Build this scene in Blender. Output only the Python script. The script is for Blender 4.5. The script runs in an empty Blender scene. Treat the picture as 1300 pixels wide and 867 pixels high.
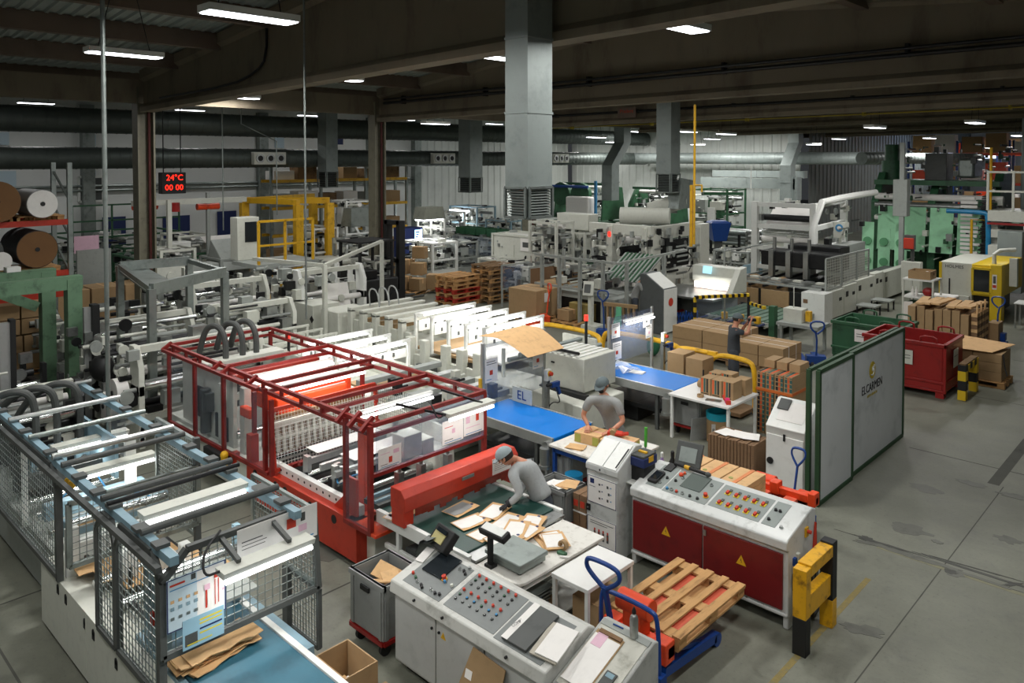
import bpy, bmesh, math, random
from mathutils import Vector, Matrix, Euler
random.seed(7)
SC = bpy.context.scene
COL = SC.collection
PI = math.pi
# ---------------------------------------------------------------- camera model (level-ish camera, shifted lens)
FPX, PPX, PPY, PITCH, HC = 984., 650., 229.5, math.radians(1.66), 5.0
YAW = math.atan2(940, 984)
RV = Vector((math.cos(YAW), math.sin(YAW), 0))
F0 = Vector((-math.sin(YAW), math.cos(YAW), 0))
FW = Vector((F0.x*math.cos(PITCH), F0.y*math.cos(PITCH), -math.sin(PITCH)))
UV = Vector((F0.x*math.sin(PITCH), F0.y*math.sin(PITCH), math.cos(PITCH)))
def ray(px, py): return FW + RV*((px-PPX)/FPX) + UV*((PPY-py)/FPX)
def P(px, py, h=0.):
    d = ray(px, py); t = (h-HC)/d.z
    return Vector((d.x*t, d.y*t, h))
def Q(px, py, X=None, Y=None):
    d = ray(px, py); t = X/d.x if X is not None else Y/d.y
    return Vector((d.x*t, d.y*t, HC+d.z*t))
cam = bpy.data.objects.new('camera', bpy.data.cameras.new('camera')); COL.objects.link(cam)
cam.data.sensor_width = 36; cam.data.lens = FPX/1300*36
cam.data.shift_y = -(433.5-PPY)/1300
cam.data.clip_end = 300
cam.location = (0, 0, HC); cam.rotation_euler = (PI/2-PITCH, 0, YAW)
SC.camera = cam
SC.view_settings.view_transform = 'Standard'; SC.view_settings.look = 'None'
SC.view_settings.exposure = .42; SC.view_settings.gamma = 1; SC.view_settings.use_curve_mapping = False
# ---------------------------------------------------------------- materials
def lin(c):
    c = c/255.
    return c/12.92 if c <= .04045 else ((c+.055)/1.055)**2.4
def rgb(h):
    h = h.lstrip('#')
    return tuple(lin(int(h[i:i+2], 16)) for i in (0, 2, 4)) + (1,)
MC = {}
def mat(name, col, rough=.55, metal=0., var=.12, scale=5., bump=0., spec=.5, tint=None, stretch=None):
    if name in MC: return MC[name]
    m = bpy.data.materials.new(name); m.use_nodes = True; MC[name] = m
    nt = m.node_tree; b = nt.nodes['Principled BSDF']
    c = rgb(col)
    b.inputs['Roughness'].default_value = rough; b.inputs['Metallic'].default_value = metal
    b.inputs['Specular IOR Level'].default_value = spec
    if var > 0:
        tc = nt.nodes.new('ShaderNodeTexCoord'); mp = nt.nodes.new('ShaderNodeMapping')
        no = nt.nodes.new('ShaderNodeTexNoise'); no.inputs['Scale'].default_value = scale
        no.inputs['Detail'].default_value = 5; no.inputs['Roughness'].default_value = .65
        if stretch: mp.inputs['Scale'].default_value = stretch
        rp = nt.nodes.new('ShaderNodeValToRGB')
        d = rgb(tint) if tint else tuple(x*(1-var*2.2) for x in c[:3]) + (1,)
        u = tuple(min(1, x*(1+var*.7)) for x in c[:3]) + (1,)
        rp.color_ramp.elements[0].position = .28; rp.color_ramp.elements[0].color = d
        rp.color_ramp.elements[1].position = .72; rp.color_ramp.elements[1].color = u
        e = rp.color_ramp.elements.new(.47); e.color = c
        nt.links.new(tc.outputs['Object'], mp.inputs[0]); nt.links.new(mp.outputs[0], no.inputs['Vector'])
        nt.links.new(no.outputs['Fac'], rp.inputs[0]); nt.links.new(rp.outputs[0], b.inputs['Base Color'])
        if bump:
            bp = nt.nodes.new('ShaderNodeBump'); bp.inputs['Strength'].default_value = bump
            bp.inputs['Distance'].default_value = .01
            nt.links.new(no.outputs['Fac'], bp.inputs['Height']); nt.links.new(bp.outputs[0], b.inputs['Normal'])
    else:
        b.inputs['Base Color'].default_value = c
    return m
def emit(name, col, s):
    if name in MC: return MC[name]
    m = bpy.data.materials.new(name); m.use_nodes = True; MC[name] = m
    b = m.node_tree.nodes['Principled BSDF']
    b.inputs['Base Color'].default_value = rgb(col)
    b.inputs['Emission Color'].default_value = rgb(col); b.inputs['Emission Strength'].default_value = s
    return m
def clear(name, col, opac, rough=.1, film=False):
    """thin clear sheet: mostly transparent with a glossy coat"""
    m = bpy.data.materials.new(name); m.use_nodes = True; MC[name] = m
    nt = m.node_tree; b = nt.nodes['Principled BSDF']; out = nt.nodes['Material Output']
    b.inputs['Base Color'].default_value = rgb(col); b.inputs['Roughness'].default_value = rough
    t = nt.nodes.new('ShaderNodeBsdfTransparent'); t.inputs[0].default_value = (.95, .96, .97, 1)
    mx = nt.nodes.new('ShaderNodeMixShader')
    no = nt.nodes.new('ShaderNodeTexNoise'); no.inputs['Scale'].default_value = 3.; no.inputs['Detail'].default_value = 4
    tc = nt.nodes.new('ShaderNodeTexCoord'); nt.links.new(tc.outputs['Object'], no.inputs['Vector'])
    ma = nt.nodes.new('ShaderNodeMapRange'); ma.inputs['From Min'].default_value = .3; ma.inputs['From Max'].default_value = .7
    ma.inputs['To Min'].default_value = opac*.6; ma.inputs['To Max'].default_value = min(1, opac*1.5)
    nt.links.new(no.outputs['Fac'], ma.inputs['Value']); nt.links.new(ma.outputs[0], mx.inputs[0])
    nt.links.new(t.outputs[0], mx.inputs[1]); nt.links.new(b.outputs[0], mx.inputs[2]); nt.links.new(mx.outputs[0], out.inputs[0])
    return m
M = dict(
 white=mat('painted_white_steel', '#dfe1dc', .42, var=.02, scale=9, tint='#d6d8d2'),
 cream=mat('cream_machine_paint', '#c8cabf', .48, var=.03, scale=9, tint='#bdbfb5'),
 grey=mat('grey_machine_paint', '#969b96', .5, var=.06, scale=8),
 dgrey=mat('dark_grey_paint', '#4a4d4b', .55, var=.15, scale=4),
 black=mat('black_rubber', '#161717', .6, var=.2, scale=6),
 blackmetal=mat('black_oiled_steel', '#232425', .4, .4, var=.25, scale=6),
 steel=mat('brushed_steel', '#a9acaa', .32, .85, var=.12, scale=8),
 chrome=mat('polished_rollers', '#cfd2d0', .2, .95, var=.06, scale=8),
 galv=mat('galvanised_steel', '#8b938f', .42, .7, var=.18, scale=4),
 alu=mat('aluminium_profile', '#b4b7b5', .38, .6, var=.06, scale=6),
 red=mat('red_machine_paint', '#b5321c', .4, var=.05, scale=6, tint='#9f2917'),
 dred=mat('dark_red_paint', '#8c1714', .42, var=.13, scale=3, tint='#6a1210'),
 cagered=mat('brick_red_tube_paint', '#83201a', .5, var=.14, scale=5, tint='#571712'),
 orange=mat('orange_paint', '#e0471c', .42, var=.1, scale=4, tint='#b23714'),
 yellow=mat('yellow_paint', '#d9a81e', .45, var=.1, scale=4, tint='#a67c14'),
 blue=mat('blue_paint', '#123f86', .38, var=.1, scale=4),
 lblue=mat('light_blue_grey_paint', '#7d9aa6', .5, var=.12, scale=4),
 green=mat('green_machine_paint', '#2d5a3c', .5, var=.18, scale=3, tint='#1c3a28'),
 pgreen=mat('pale_green_post_paint', '#5f7f63', .55, var=.18, scale=4, tint='#3c5340'),
 dgreen=mat('dark_green_frame_paint', '#27452a', .5, var=.1, scale=4),
 teal=mat('teal_conveyor_belt', '#2f5f70', .5, var=.1, scale=1.5, tint='#244a58'),
 gbelt=mat('dark_green_conveyor_belt', '#123d35', .38, var=.12, scale=1.5),
 bbelt=mat('blue_conveyor_belt', '#0474cc', .4, var=.05, scale=1.2, spec=.3),
 kraft=mat('kraft_board', '#a0845f', .85, var=.05, scale=9),
 kraftl=mat('light_kraft_paper', '#cfa877', .8, var=.1, scale=8),
 kraftd=mat('kraft_board_edges', '#7d6146', .9, var=.2, scale=20, stretch=(1, 1, 14)),
 wood=mat('pallet_pine', '#b98f5c', .8, var=.22, scale=3, stretch=(6, 1, 6), tint='#7c5a34'),
 woodd=mat('old_pallet_wood', '#7b6143', .85, var=.25, scale=4, tint='#43331f'),
 woodr=mat('red_pallet_wood', '#a02a18', .75, var=.2, scale=4),
 woodb=mat('blue_pallet_wood', '#1d4a86', .75, var=.2, scale=4),
 paper=mat('white_paper', '#e6e4df', .8, var=.03, scale=10),
 pink=mat('pink_paper', '#dcb6c6', .8, var=.05, scale=10),
 table=mat('worn_white_laminate', '#d9d7cf', .42, var=.06, scale=9, tint='#b3aea2'),
 plastic=mat('grey_plastic_crate', '#8b8e8c', .5, var=.08, scale=5),
 navy=mat('navy_ink', '#1b2a5c', .6, var=0),
 ink=mat('black_ink', '#1d1d1f', .7, var=0),
 redink=mat('red_print', '#c23a24', .7, var=0),
 orink=mat('orange_print', '#d4572a', .7, var=0),
 tealink=mat('teal_print', '#2e5a58', .7, var=0),
 blueink=mat('blue_print', '#3f86b5', .7, var=0),
 yelink=mat('yellow_print', '#d8c832', .7, var=0),
 gold=mat('gold_print', '#b5a02f', .7, var=0),
 skin=mat('skin', '#c2876a', .55, var=.06, scale=12),
 gshirt=mat('heather_grey_jersey', '#8f918f', .9, var=.06, scale=30),
 pshirt=mat('pale_grey_jersey', '#a3a7a7', .9, var=.06, scale=30),
 nshirt=mat('charcoal_jersey', '#3a3f44', .9, var=.08, scale=30),
 cap=mat('grey_cloth_cap', '#93a0a3', .9, var=.08, scale=25),
 capd=mat('slate_cloth_cap', '#5d686a', .9, var=.08, scale=25),
 jeans=mat('dark_work_trousers', '#3a4048', .9, var=.12, scale=20),
 greytrousers=mat('grey_work_trousers', '#767876', .9, var=.1, scale=20),
 hair=mat('dark_hair', '#2a2019', .7, var=.2, scale=40),
 glove=mat('black_glove', '#17181a', .7, var=.1, scale=30),
 wall=mat('white_wall_plaster', '#dcdfdc', .8, var=.03, scale=.6),
 concrete=mat('precast_concrete', '#756c5b', .85, var=.16, scale=.8, bump=.25, stretch=(1.6, 1.6, .5), tint='#594f42'),
 purlin=mat('concrete_purlin', '#63564a', .85, var=.15, scale=1.2),
 deck=mat('roof_deck_sheet', '#8f9893', .5, .1, var=.1, scale=1),
 duct=mat('spiral_duct_zinc', '#59615d', .5, .5, var=.1, scale=2),
 bduct=mat('square_duct_zinc', '#8b9491', .5, .3, var=.1, scale=2.5, tint='#79827f'),
 screen=mat('dark_display_glass', '#20262a', .15, var=0),
 lens=emit('lit_diffuser', '#f4f7ff', 7.),
 tubelit=emit('lit_tube', '#fbfcff', 4.),
 led=emit('red_led', '#ff2412', 2.2),
 redlamp=emit('red_signal_lamp', '#ff2a1e', 2.),
 bluelit=emit('blue_lit_panel', '#a7cfff', 2.2),
 scrlit=emit('pale_lit_screen', '#9fd0e0', .8),
 window=emit('daylit_pane', '#cfe0ff', 3.),
)
M['plexi'] = clear('clear_plexiglass', '#aebccb', .07, .05)
M['plexiw'] = clear('bluish_reflection_plexiglass', '#8d9bb5', .2, .06)  # bluish reflection put into the sheet's own colour and opacity
M['film'] = clear('clear_wrap_film', '#d5dadb', .45, .2)
M['tank'] = mat('translucent_partition_sheet', '#c6cacb', .4, var=.1, scale=1.4, tint='#a9afb0')
# ---------------------------------------------------------------- mesh builder
class B:
    def __init__(s): s.V = []; s.F = []; s.M = []; s.i = 0; s.G = []
    def m(s, i): s.i = i; return s
    def add(s, vs, fs):
        o = len(s.V); s.V += [tuple(v) for v in vs]; s.G.append((o, len(s.V), len(s.F), len(s.F)+len(fs)))
        for f in fs: s.F.append(tuple(o+k for k in f)); s.M.append(s.i)
        return s
    def box(s, x0, x1, y0, y1, z0, z1):
        v = [(x, y, z) for z in (z0, z1) for y in (y0, y1) for x in (x0, x1)]
        return s.add(v, [(0, 2, 3, 1), (4, 5, 7, 6), (0, 1, 5, 4), (2, 6, 7, 3), (0, 4, 6, 2), (1, 3, 7, 5)])
    def cb(s, c, dx, dy, dz): return s.box(c[0]-dx/2, c[0]+dx/2, c[1]-dy/2, c[1]+dy/2, c[2]-dz/2, c[2]+dz/2)
    def rb(s, c, dx, dy, dz, rz=0., rx=0., ry=0.):
        """box centred at c, turned"""
        R = Euler((rx, ry, rz)).to_matrix(); c = Vector(c)
        v = [c + R @ Vector((x*dx/2, y*dy/2, z*dz/2)) for z in (-1, 1) for y in (-1, 1) for x in (-1, 1)]
        return s.add(v, [(0, 2, 3, 1), (4, 5, 7, 6), (0, 1, 5, 4), (2, 6, 7, 3), (0, 4, 6, 2), (1, 3, 7, 5)])
    def bar(s, p, q, w, h=None, up=(0, 0, 1)):
        p, q = Vector(p), Vector(q); h = h or w; d = (q-p).normalized(); up = Vector(up)
        if abs(d.dot(up)) > .98: up = Vector((1, 0, 0))
        a = d.cross(up).normalized()*w/2; b = a.cross(d).normalized()*h/2
        v = [e+sa*a+sb*b for e in (p, q) for sa, sb in ((-1, -1), (1, -1), (1, 1), (-1, 1))]
        return s.add(v, [(0, 1, 2, 3), (7, 6, 5, 4), (0, 4, 5, 1), (1, 5, 6, 2), (2, 6, 7, 3), (3, 7, 4, 0)])
    def cyl(s, p, q, r, n=12, r2=None):
        p, q = Vector(p), Vector(q); d = (q-p).normalized(); r2 = r if r2 is None else r2
        up = Vector((0, 0, 1)) if abs(d.z) < .9 else Vector((1, 0, 0))
        a = d.cross(up).normalized(); b = a.cross(d)
        v = []
        for e, rr in ((p, r), (q, r2)):
            for k in range(n):
                t = 2*PI*k/n; v.append(e + (a*math.cos(t)+b*math.sin(t))*rr)
        f = [(k, (k+1) % n, n+(k+1) % n, n+k) for k in range(n)]
        f += [tuple(range(n-1, -1, -1)), tuple(range(n, 2*n))]
        return s.add(v, f)
    def tube(s, pts, r, n=8, smooth=0):
        pts = [Vector(p) for p in pts]
        for _ in range(smooth):
            o = [pts[0]]
            for a, b in zip(pts, pts[1:]): o += [a*.75+b*.25, a*.25+b*.75]
            pts = o+[pts[-1]]
        v = []; f = []; a = None
        for i, p in enumerate(pts):
            d = ((pts[min(i+1, len(pts)-1)]-pts[max(i-1, 0)])).normalized()
            if a is None:
                up = Vector((0, 0, 1)) if abs(d.z) < .9 else Vector((1, 0, 0)); a = d.cross(up).normalized()
            a = (a - d*a.dot(d)).normalized(); b = d.cross(a)
            v += [p + (a*math.cos(2*PI*k/n)+b*math.sin(2*PI*k/n))*r for k in range(n)]
        for i in range(len(pts)-1):
            f += [(i*n+k, i*n+(k+1) % n, (i+1)*n+(k+1) % n, (i+1)*n+k) for k in range(n)]
        f += [tuple(range(n-1, -1, -1)), tuple((len(pts)-1)*n+k for k in range(n))]
        return s.add(v, f)
    def prism(s, pl, poly, a, b):
        """extrude a 2-D outline: pl 'xz' along y, 'yz' along x, 'xy' along z"""
        g = {'xz': lambda p, t: (p[0], t, p[1]), 'yz': lambda p, t: (t, p[0], p[1]), 'xy': lambda p, t: (p[0], p[1], t)}[pl]
        n = len(poly); v = [g(p, a) for p in poly]+[g(p, b) for p in poly]
        return s.add(v, [tuple(range(n)), tuple(range(2*n-1, n-1, -1))]+[(k, n+k, n+(k+1) % n, (k+1) % n) for k in range(n)])
    def slab(s, a, b, c, d, t):
        a, b, c, d = map(Vector, (a, b, c, d)); n = (b-a).cross(d-a).normalized()*t/2
        v = [p-n for p in (a, b, c, d)]+[p+n for p in (a, b, c, d)]
        return s.add(v, [(3, 2, 1, 0), (4, 5, 6, 7), (0, 1, 5, 4), (1, 2, 6, 5), (2, 3, 7, 6), (3, 0, 4, 7)])
    def mesh(s, o, u, v, pitch, r=.0022):
        """welded wire mesh over the parallelogram o, u, v"""
        o, u, v = map(Vector, (o, u, v)); nu = max(1, round(u.length/pitch)); nv = max(1, round(v.length/pitch))
        for i in range(nu+1): s.bar(o+u*(i/nu), o+u*(i/nu)+v, 2*r)
        for j in range(nv+1): s.bar(o+v*(j/nv), o+v*(j/nv)+u, 2*r)
        return s
    def sph(s, c, rx, ry=None, rz=None, n=14, m=9):
        ry = ry or rx; rz = rz or rx; v = [(c[0], c[1], c[2]+rz)]; f = []
        for i in range(1, m):
            p = PI*i/m
            for k in range(n):
                t = 2*PI*k/n; v.append((c[0]+rx*math.sin(p)*math.cos(t), c[1]+ry*math.sin(p)*math.sin(t), c[2]+rz*math.cos(p)))
        v.append((c[0], c[1], c[2]-rz)); L = len(v)-1
        f += [(0, 1+k, 1+(k+1) % n) for k in range(n)]
        for i in range(m-2):
            f += [(1+i*n+k, 1+(i+1)*n+k, 1+(i+1)*n+(k+1) % n, 1+i*n+(k+1) % n) for k in range(n)]
        f += [(L, 1+(m-2)*n+(k+1) % n, 1+(m-2)*n+k) for k in range(n)]
        return s.add(v, f)
    def lathe(s, c, prof, n=16):
        v = []; f = []
        for r, z in prof: v += [(c[0]+r*math.cos(2*PI*k/n), c[1]+r*math.sin(2*PI*k/n), c[2]+z) for k in range(n)]
        for i in range(len(prof)-1):
            f += [(i*n+k, i*n+(k+1) % n, (i+1)*n+(k+1) % n, (i+1)*n+k) for k in range(n)]
        f += [tuple(range(n-1, -1, -1)), tuple((len(prof)-1)*n+k for k in range(n))]
        return s.add(v, f)
    def hollow(s, x0, x1, y0, y1, z0, z1, t, b=None):
        """open-topped box"""
        b = b or t
        s.box(x0, x1, y0, y1, z0, z0+b); s.box(x0, x0+t, y0, y1, z0+b, z1); s.box(x1-t, x1, y0, y1, z0+b, z1)
        s.box(x0+t, x1-t, y0, y0+t, z0+b, z1); return s.box(x0+t, x1-t, y1-t, y1, z0+b, z1)
    def frame(s, o, u, v, w, d=None):
        """rectangular frame of bars round the parallelogram o, u, v"""
        o, u, v = map(Vector, (o, u, v)); n = u.cross(v).normalized(); d = d or w
        for p, q in ((o, o+u), (o+v, o+u+v), (o, o+v), (o+u, o+u+v)): s.bar(p, q, d if False else w, d, up=n)
        return s
    def split(s):
        """groups of touching primitives, as builders of their own"""
        bx = []
        for a, b, _, _ in s.G:
            v = s.V[a:b]; bx.append([min(p[k] for p in v)-.004 for k in range(3)]+[max(p[k] for p in v)+.004 for k in range(3)])
        g = list(range(len(bx)))
        def root(i):
            while g[i] != i: i = g[i]
            return i
        for i in range(len(bx)):
            for j in range(i):
                if all(bx[i][k] <= bx[j][k+3] and bx[j][k] <= bx[i][k+3] for k in range(3)): g[root(i)] = root(j)
        out = {}
        for i, (a, b, c, d) in enumerate(s.G):
            q = out.setdefault(root(i), B()); o = len(q.V)-a; q.V += s.V[a:b]; q.F += [tuple(k+o for k in f) for f in s.F[c:d]]; q.M += s.M[c:d]
        return list(out.values())
    def make(s, name, mats, parent=None, bev=0, local=False, ang=35):
        if parent is not None and 1 < len(s.G) < 9 and not NOSPLIT.search(name):
            ps = s.split()
            if 1 < len(ps) < 9:
                for p in ps: p.G = []
                return [p.make(name, mats, parent, bev, local, ang) for p in ps][0]
        me = bpy.data.meshes.new(name)
        V = s.V
        if parent is not None and not local:
            L, rz = W[parent.name]; c, n = math.cos(-rz), math.sin(-rz)
            V = [((x-L[0])*c-(y-L[1])*n, (x-L[0])*n+(y-L[1])*c, z-L[2]) for x, y, z in V]
        me.from_pydata(V, [], s.F)
        mats = mats if isinstance(mats, (list, tuple)) else [mats]
        for q in mats: me.materials.append(M[q] if isinstance(q, str) else q)
        me.polygons.foreach_set('material_index', [min(k, len(mats)-1) for k in s.M])
        bm = bmesh.new(); bm.from_mesh(me); bmesh.ops.recalc_face_normals(bm, faces=bm.faces); bm.to_mesh(me); bm.free()
        me.polygons.foreach_set('use_smooth', [True]*len(me.polygons)); me.set_sharp_from_angle(angle=math.radians(ang))
        o = bpy.data.objects.new(name, me); COL.objects.link(o)
        if parent is not None: o.parent = parent; W[o.name] = W[parent.name]
        else: W[o.name] = (Vector((0, 0, 0)), 0.)
        if bev:
            md = o.modifiers.new('edge', 'BEVEL'); md.width = bev; md.segments = 2; md.limit_method = 'ANGLE'; md.angle_limit = math.radians(40)
        return o
import re
NOSPLIT = re.compile('works|letter|louvre|dial|tab|stripe|hazard|vent|slot|sheet|poster|notice|plate|triangle|body|symbol|logo|film|frame_hoop|hand|glove|shoe|wire_mesh|connector|digit|print|strip|rail_post|fan$')
W = {}
def thing(name, loc, label, cat, group=None, rz=0.):
    o = bpy.data.objects.new(name, None); COL.objects.link(o); o.empty_display_size = .2
    o.location = loc; o.rotation_euler = (0, 0, rz); W[o.name] = (Vector(loc), rz)
    o['label'] = label; o['category'] = cat
    if group: o['group'] = group
    return o
def tag(o, label, cat, group=None, kind=None):
    o['label'] = label; o['category'] = cat
    if group: o['group'] = group
    if kind: o['kind'] = kind
    return o
def struct(b, name, mats, **k):
    o = b.make(name, mats, **k); o['kind'] = 'structure'; return o
def solo(b, name, mats, label, cat, group=None, bev=0, loc=None, rz=0., local=False):
    """a thing of one mesh; its origin is put at loc"""
    if loc is None:
        x = [v[0] for v in b.V]; y = [v[1] for v in b.V]; z = [v[2] for v in b.V]
        loc = ((min(x)+max(x))/2, (min(y)+max(y))/2, min(z))
    if not local: b.V = [(v[0]-loc[0], v[1]-loc[1], v[2]-loc[2]) for v in b.V]
    o = b.make(name, mats, bev=bev); o.location = loc; o.rotation_euler = (0, 0, rz); W[o.name] = (Vector(loc), rz)
    return tag(o, label, cat, group)
def dup(root, loc, rz=None, label=None, group=None, scale=None):
    r = root.copy(); COL.objects.link(r); r.location = loc
    if rz is not None: r.rotation_euler = (0, 0, rz)
    if label: r['label'] = label
    if group: r['group'] = group
    if scale: r.scale = scale
    W[r.name] = (Vector(loc), r.rotation_euler[2])
    for ch in list(root.children):
        c = ch.copy(); COL.objects.link(c); c.parent = r
        for g in ch.children:
            d = g.copy(); COL.objects.link(d); d.parent = c
    return r
def text(s, size, mt, parent, name, loc, rot, world=False, ex=.0015, align='CENTER', sx=1.):
    cu = bpy.data.curves.new('txt', 'FONT'); cu.body = s; cu.size = size; cu.extrude = ex; cu.align_x = align; cu.align_y = 'CENTER'; cu.resolution_u = 2
    t = bpy.data.objects.new('txt', cu); COL.objects.link(t)
    bpy.context.view_layer.update()
    me = bpy.data.meshes.new_from_object(t.evaluated_get(bpy.context.evaluated_depsgraph_get()))
    bpy.data.objects.remove(t)
    R = Euler(rot).to_matrix().to_4x4() @ Matrix.Scale(sx, 4, (1, 0, 0))
    me.transform(Matrix.Translation(loc) @ R)
    if parent is not None and world:
        L, rz = W[parent.name]; me.transform(Matrix.Rotation(-rz, 4, 'Z') @ Matrix.Translation(-L))
    me.materials.clear(); me.materials.append(M[mt]); me.name = name
    o = bpy.data.objects.new(name, me); COL.objects.link(o)
    if parent is not None: o.parent = parent; W[o.name] = W[parent.name]
    return o
def lamp(name, loc, sx, sy, power, rot=(0, 0, 0), col=(1, .98, .95), parent=None, spread=None):
    l = bpy.data.lights.new(name, 'AREA'); l.shape = 'RECTANGLE'; l.size = sx; l.size_y = sy; l.energy = power; l.color = col
    if spread: l.spread = spread
    o = bpy.data.objects.new(name, l); COL.objects.link(o); o.rotation_euler = rot
    if parent is not None: o.parent = parent; o.location = Vector(loc)-W[parent.name][0]
    else: o.location = loc
    return o
# ================================================================= THE HALL
def floor_mat():
    m = bpy.data.materials.new('worn_concrete_floor'); m.use_nodes = True; nt = m.node_tree; b = nt.nodes['Principled BSDF']
    tc = nt.nodes.new('ShaderNodeTexCoord')
    def noise(sc, det=6, rough=.6, dist=0.):
        n = nt.nodes.new('ShaderNodeTexNoise'); n.inputs['Scale'].default_value = sc; n.inputs['Detail'].default_value = det
        n.inputs['Roughness'].default_value = rough; n.inputs['Distortion'].default_value = dist
        nt.links.new(tc.outputs['Object'], n.inputs['Vector']); return n
    def ramp(n, stops):
        r = nt.nodes.new('ShaderNodeValToRGB'); el = r.color_ramp.elements
        el[0].position, el[0].color = stops[0][0], rgb(stops[0][1]); el[1].position, el[1].color = stops[-1][0], rgb(stops[-1][1])
        for p, c in stops[1:-1]: e = el.new(p); e.color = rgb(c)
        nt.links.new(n.outputs['Fac'], r.inputs[0]); return r
    def mul(a, c, f=1.):
        x = nt.nodes.new('ShaderNodeMix'); x.data_type = 'RGBA'; x.blend_type = 'MULTIPLY'; x.inputs[0].default_value = f
        nt.links.new(a, x.inputs[6]); nt.links.new(c, x.inputs[7]); return x.outputs[2]
    a = ramp(noise(.35, 8, .62), [(.3, '#64665a'), (.5, '#77796c'), (.7, '#858779')])
    c = ramp(noise(2.2, 8, .7, .6), [(.32, '#8a8a86'), (.45, '#dedede'), (.7, '#ffffff')])
    d = ramp(noise(22., 4, .8), [(.3, '#8f8f8f'), (.42, '#f0f0f0'), (.7, '#ffffff')])
    e = mul(mul(a.outputs[0], c.outputs[0], .55), d.outputs[0], .5)
    nt.links.new(e, b.inputs['Base Color']); b.inputs['Roughness'].default_value = .42
    rr = nt.nodes.new('ShaderNodeMapRange'); rr.inputs['To Min'].default_value = .3; rr.inputs['To Max'].default_value = .6
    nt.links.new(c.outputs[0], rr.inputs['Value']); nt.links.new(rr.outputs[0], b.inputs['Roughness'])
    return m
M['floor'] = floor_mat()
M['streak'] = mat('floor_rubber_streak', '#43443f', .6, var=.2, scale=6); M['joint'] = mat('floor_joint_filler', '#44453e', .8, var=.2, scale=3)
M['stain'] = mat('floor_oil_stain', '#595a52', .5, var=.15, scale=6)
M['fyellow'] = mat('worn_yellow_line', '#7d6f3f', .7, var=.3, scale=14, tint='#66685c')
M['fwhite'] = mat('worn_pale_line', '#77765f', .7, var=.2, scale=9, tint='#66685c')
struct(B().box(-62, 14, -7, 92, -.2, 0), 'floor', 'floor')
j = B().box(-2.65, -2.637, 3, 13.6, 0, .0008).box(-2.86, -2.7, 13.6, 16.2, 0, .0008).box(-2.82, -2.79, 16.2, 60, 0, .0008)
for y in (2.0, 6.05, 14.35, 18.4, 22.4): j.box(-12 if y < 6 else -4.2, 6, y-.012, y+.012, 0, .0009)
for x in (-12.6, -10.05, -7.6): j.box(x-.012, x+.012, -3, 5.3, 0, .001)
struct(j, 'floor_joint_line', 'joint')
struct(B().box(-3.24, -3.175, 6.0, 9.5, 0, .0012), 'floor_marking_line', 'fyellow')
struct(B().box(-3.4, -.2, 10.33, 10.4, 0, .0012), 'floor_marking_strip', 'fwhite')
def stain(x, y, rx, ry, rz=0, seed=0):
    r = random.Random(seed); n = 22; p = []
    for k in range(n):
        t = 2*PI*k/n; q = 1+r.uniform(-.28, .28)
        u, v = rx*q*math.cos(t), ry*q*math.sin(t); p.append((x+u*math.cos(rz)-v*math.sin(rz), y+u*math.sin(rz)+v*math.cos(rz)))
    return p
sb = B()
for k, (px, py, rx, ry, rz) in enumerate([(1175, 620, .22, .14, 0), (1280, 685, .16, .1, 0), (1155, 672, .24, .16, 0), (1235, 614, .2, .1, 0), (1212, 727, .12, .09, 0),
        (1095, 800, .2, .1, .4), (1150, 704, .34, .05, 0), (1180, 712, .4, .04, 0), (1245, 735, .4, .035, 0), (1105, 690, .2, .05, .3), (1288, 630, .2, .09, 0), (420, 700, .3, .2, 0), (1190, 688, .07, .05, 0), (360, 790, .12, .1, 0)]):
    p = P(px, py); sb.prism('xy', stain(p.x, p.y, rx, ry, rz, k), .0002, .0016+.0002*k)
struct(sb, 'floor_stain_patch', 'stain')
sb = B()
for k, (px, py, rx, ry, rz) in enumerate([(1120, 690, .5, .018, .05), (1150, 702, .45, .03, .0), (1215, 718, .5, .03, 0), (1262, 733, .5, .025, .0), (1240, 722, .45, .014, .1), (1207, 726, .07, .06, 0), (1285, 742, .12, .03, .9), (1100, 684, .1, .06, 0)]):
    p = P(px, py); sb.prism('xy', stain(p.x, p.y, rx, ry, rz, 50+k), .0002, .0024+.0002*k)
struct(sb, 'floor_streak_marking', 'streak')
# ---- walls
wl = B().box(-38.2, -38, -7, 31, 0, 9)
struct(wl, 'wall_left', 'wall')
struct(B().box(-38.2, 14, -7.2, -7, 0, 9), 'wall_back', 'wall')
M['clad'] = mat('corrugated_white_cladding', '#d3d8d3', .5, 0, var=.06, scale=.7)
M['cladd'] = mat('corrugated_shaded_cladding', '#6d736f', .6, .1, var=.1, scale=.7)  # darker copy of the cladding, the recess wall's shade is in its colour
def clad(name, axis, c, a, b, z1, mt, per=.5, d=.05):
    v = []; n = int((b-a)/per); pts = []
    for k in range(n):
        t = a+k*per; pts += [(t, 0), (t+per*.55, 0), (t+per*.66, d), (t+per*.89, d)]
    pts.append((a+n*per, 0))
    bb = B(); V = []; F = []
    for t, o in pts:
        for z in (0, z1): V.append((c+o, t, z) if axis == 'y' else (t, c-o, z))
    for k in range(len(pts)-1): F.append((2*k, 2*k+2, 2*k+3, 2*k+1))
    bb.add(V, F); return struct(bb, name, mt, ang=10)
clad('wall_far_left', 'y', -38, 31, 46.5, 9, 'clad', .6)
clad('wall_far', 'x', 46.5, -38, -19.5, 9, 'clad', .6)
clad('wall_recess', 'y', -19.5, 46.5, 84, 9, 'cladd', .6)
struct(B().box(-30, 14, 84, 84.2, 0, 9), 'wall_end', 'wall')
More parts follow.
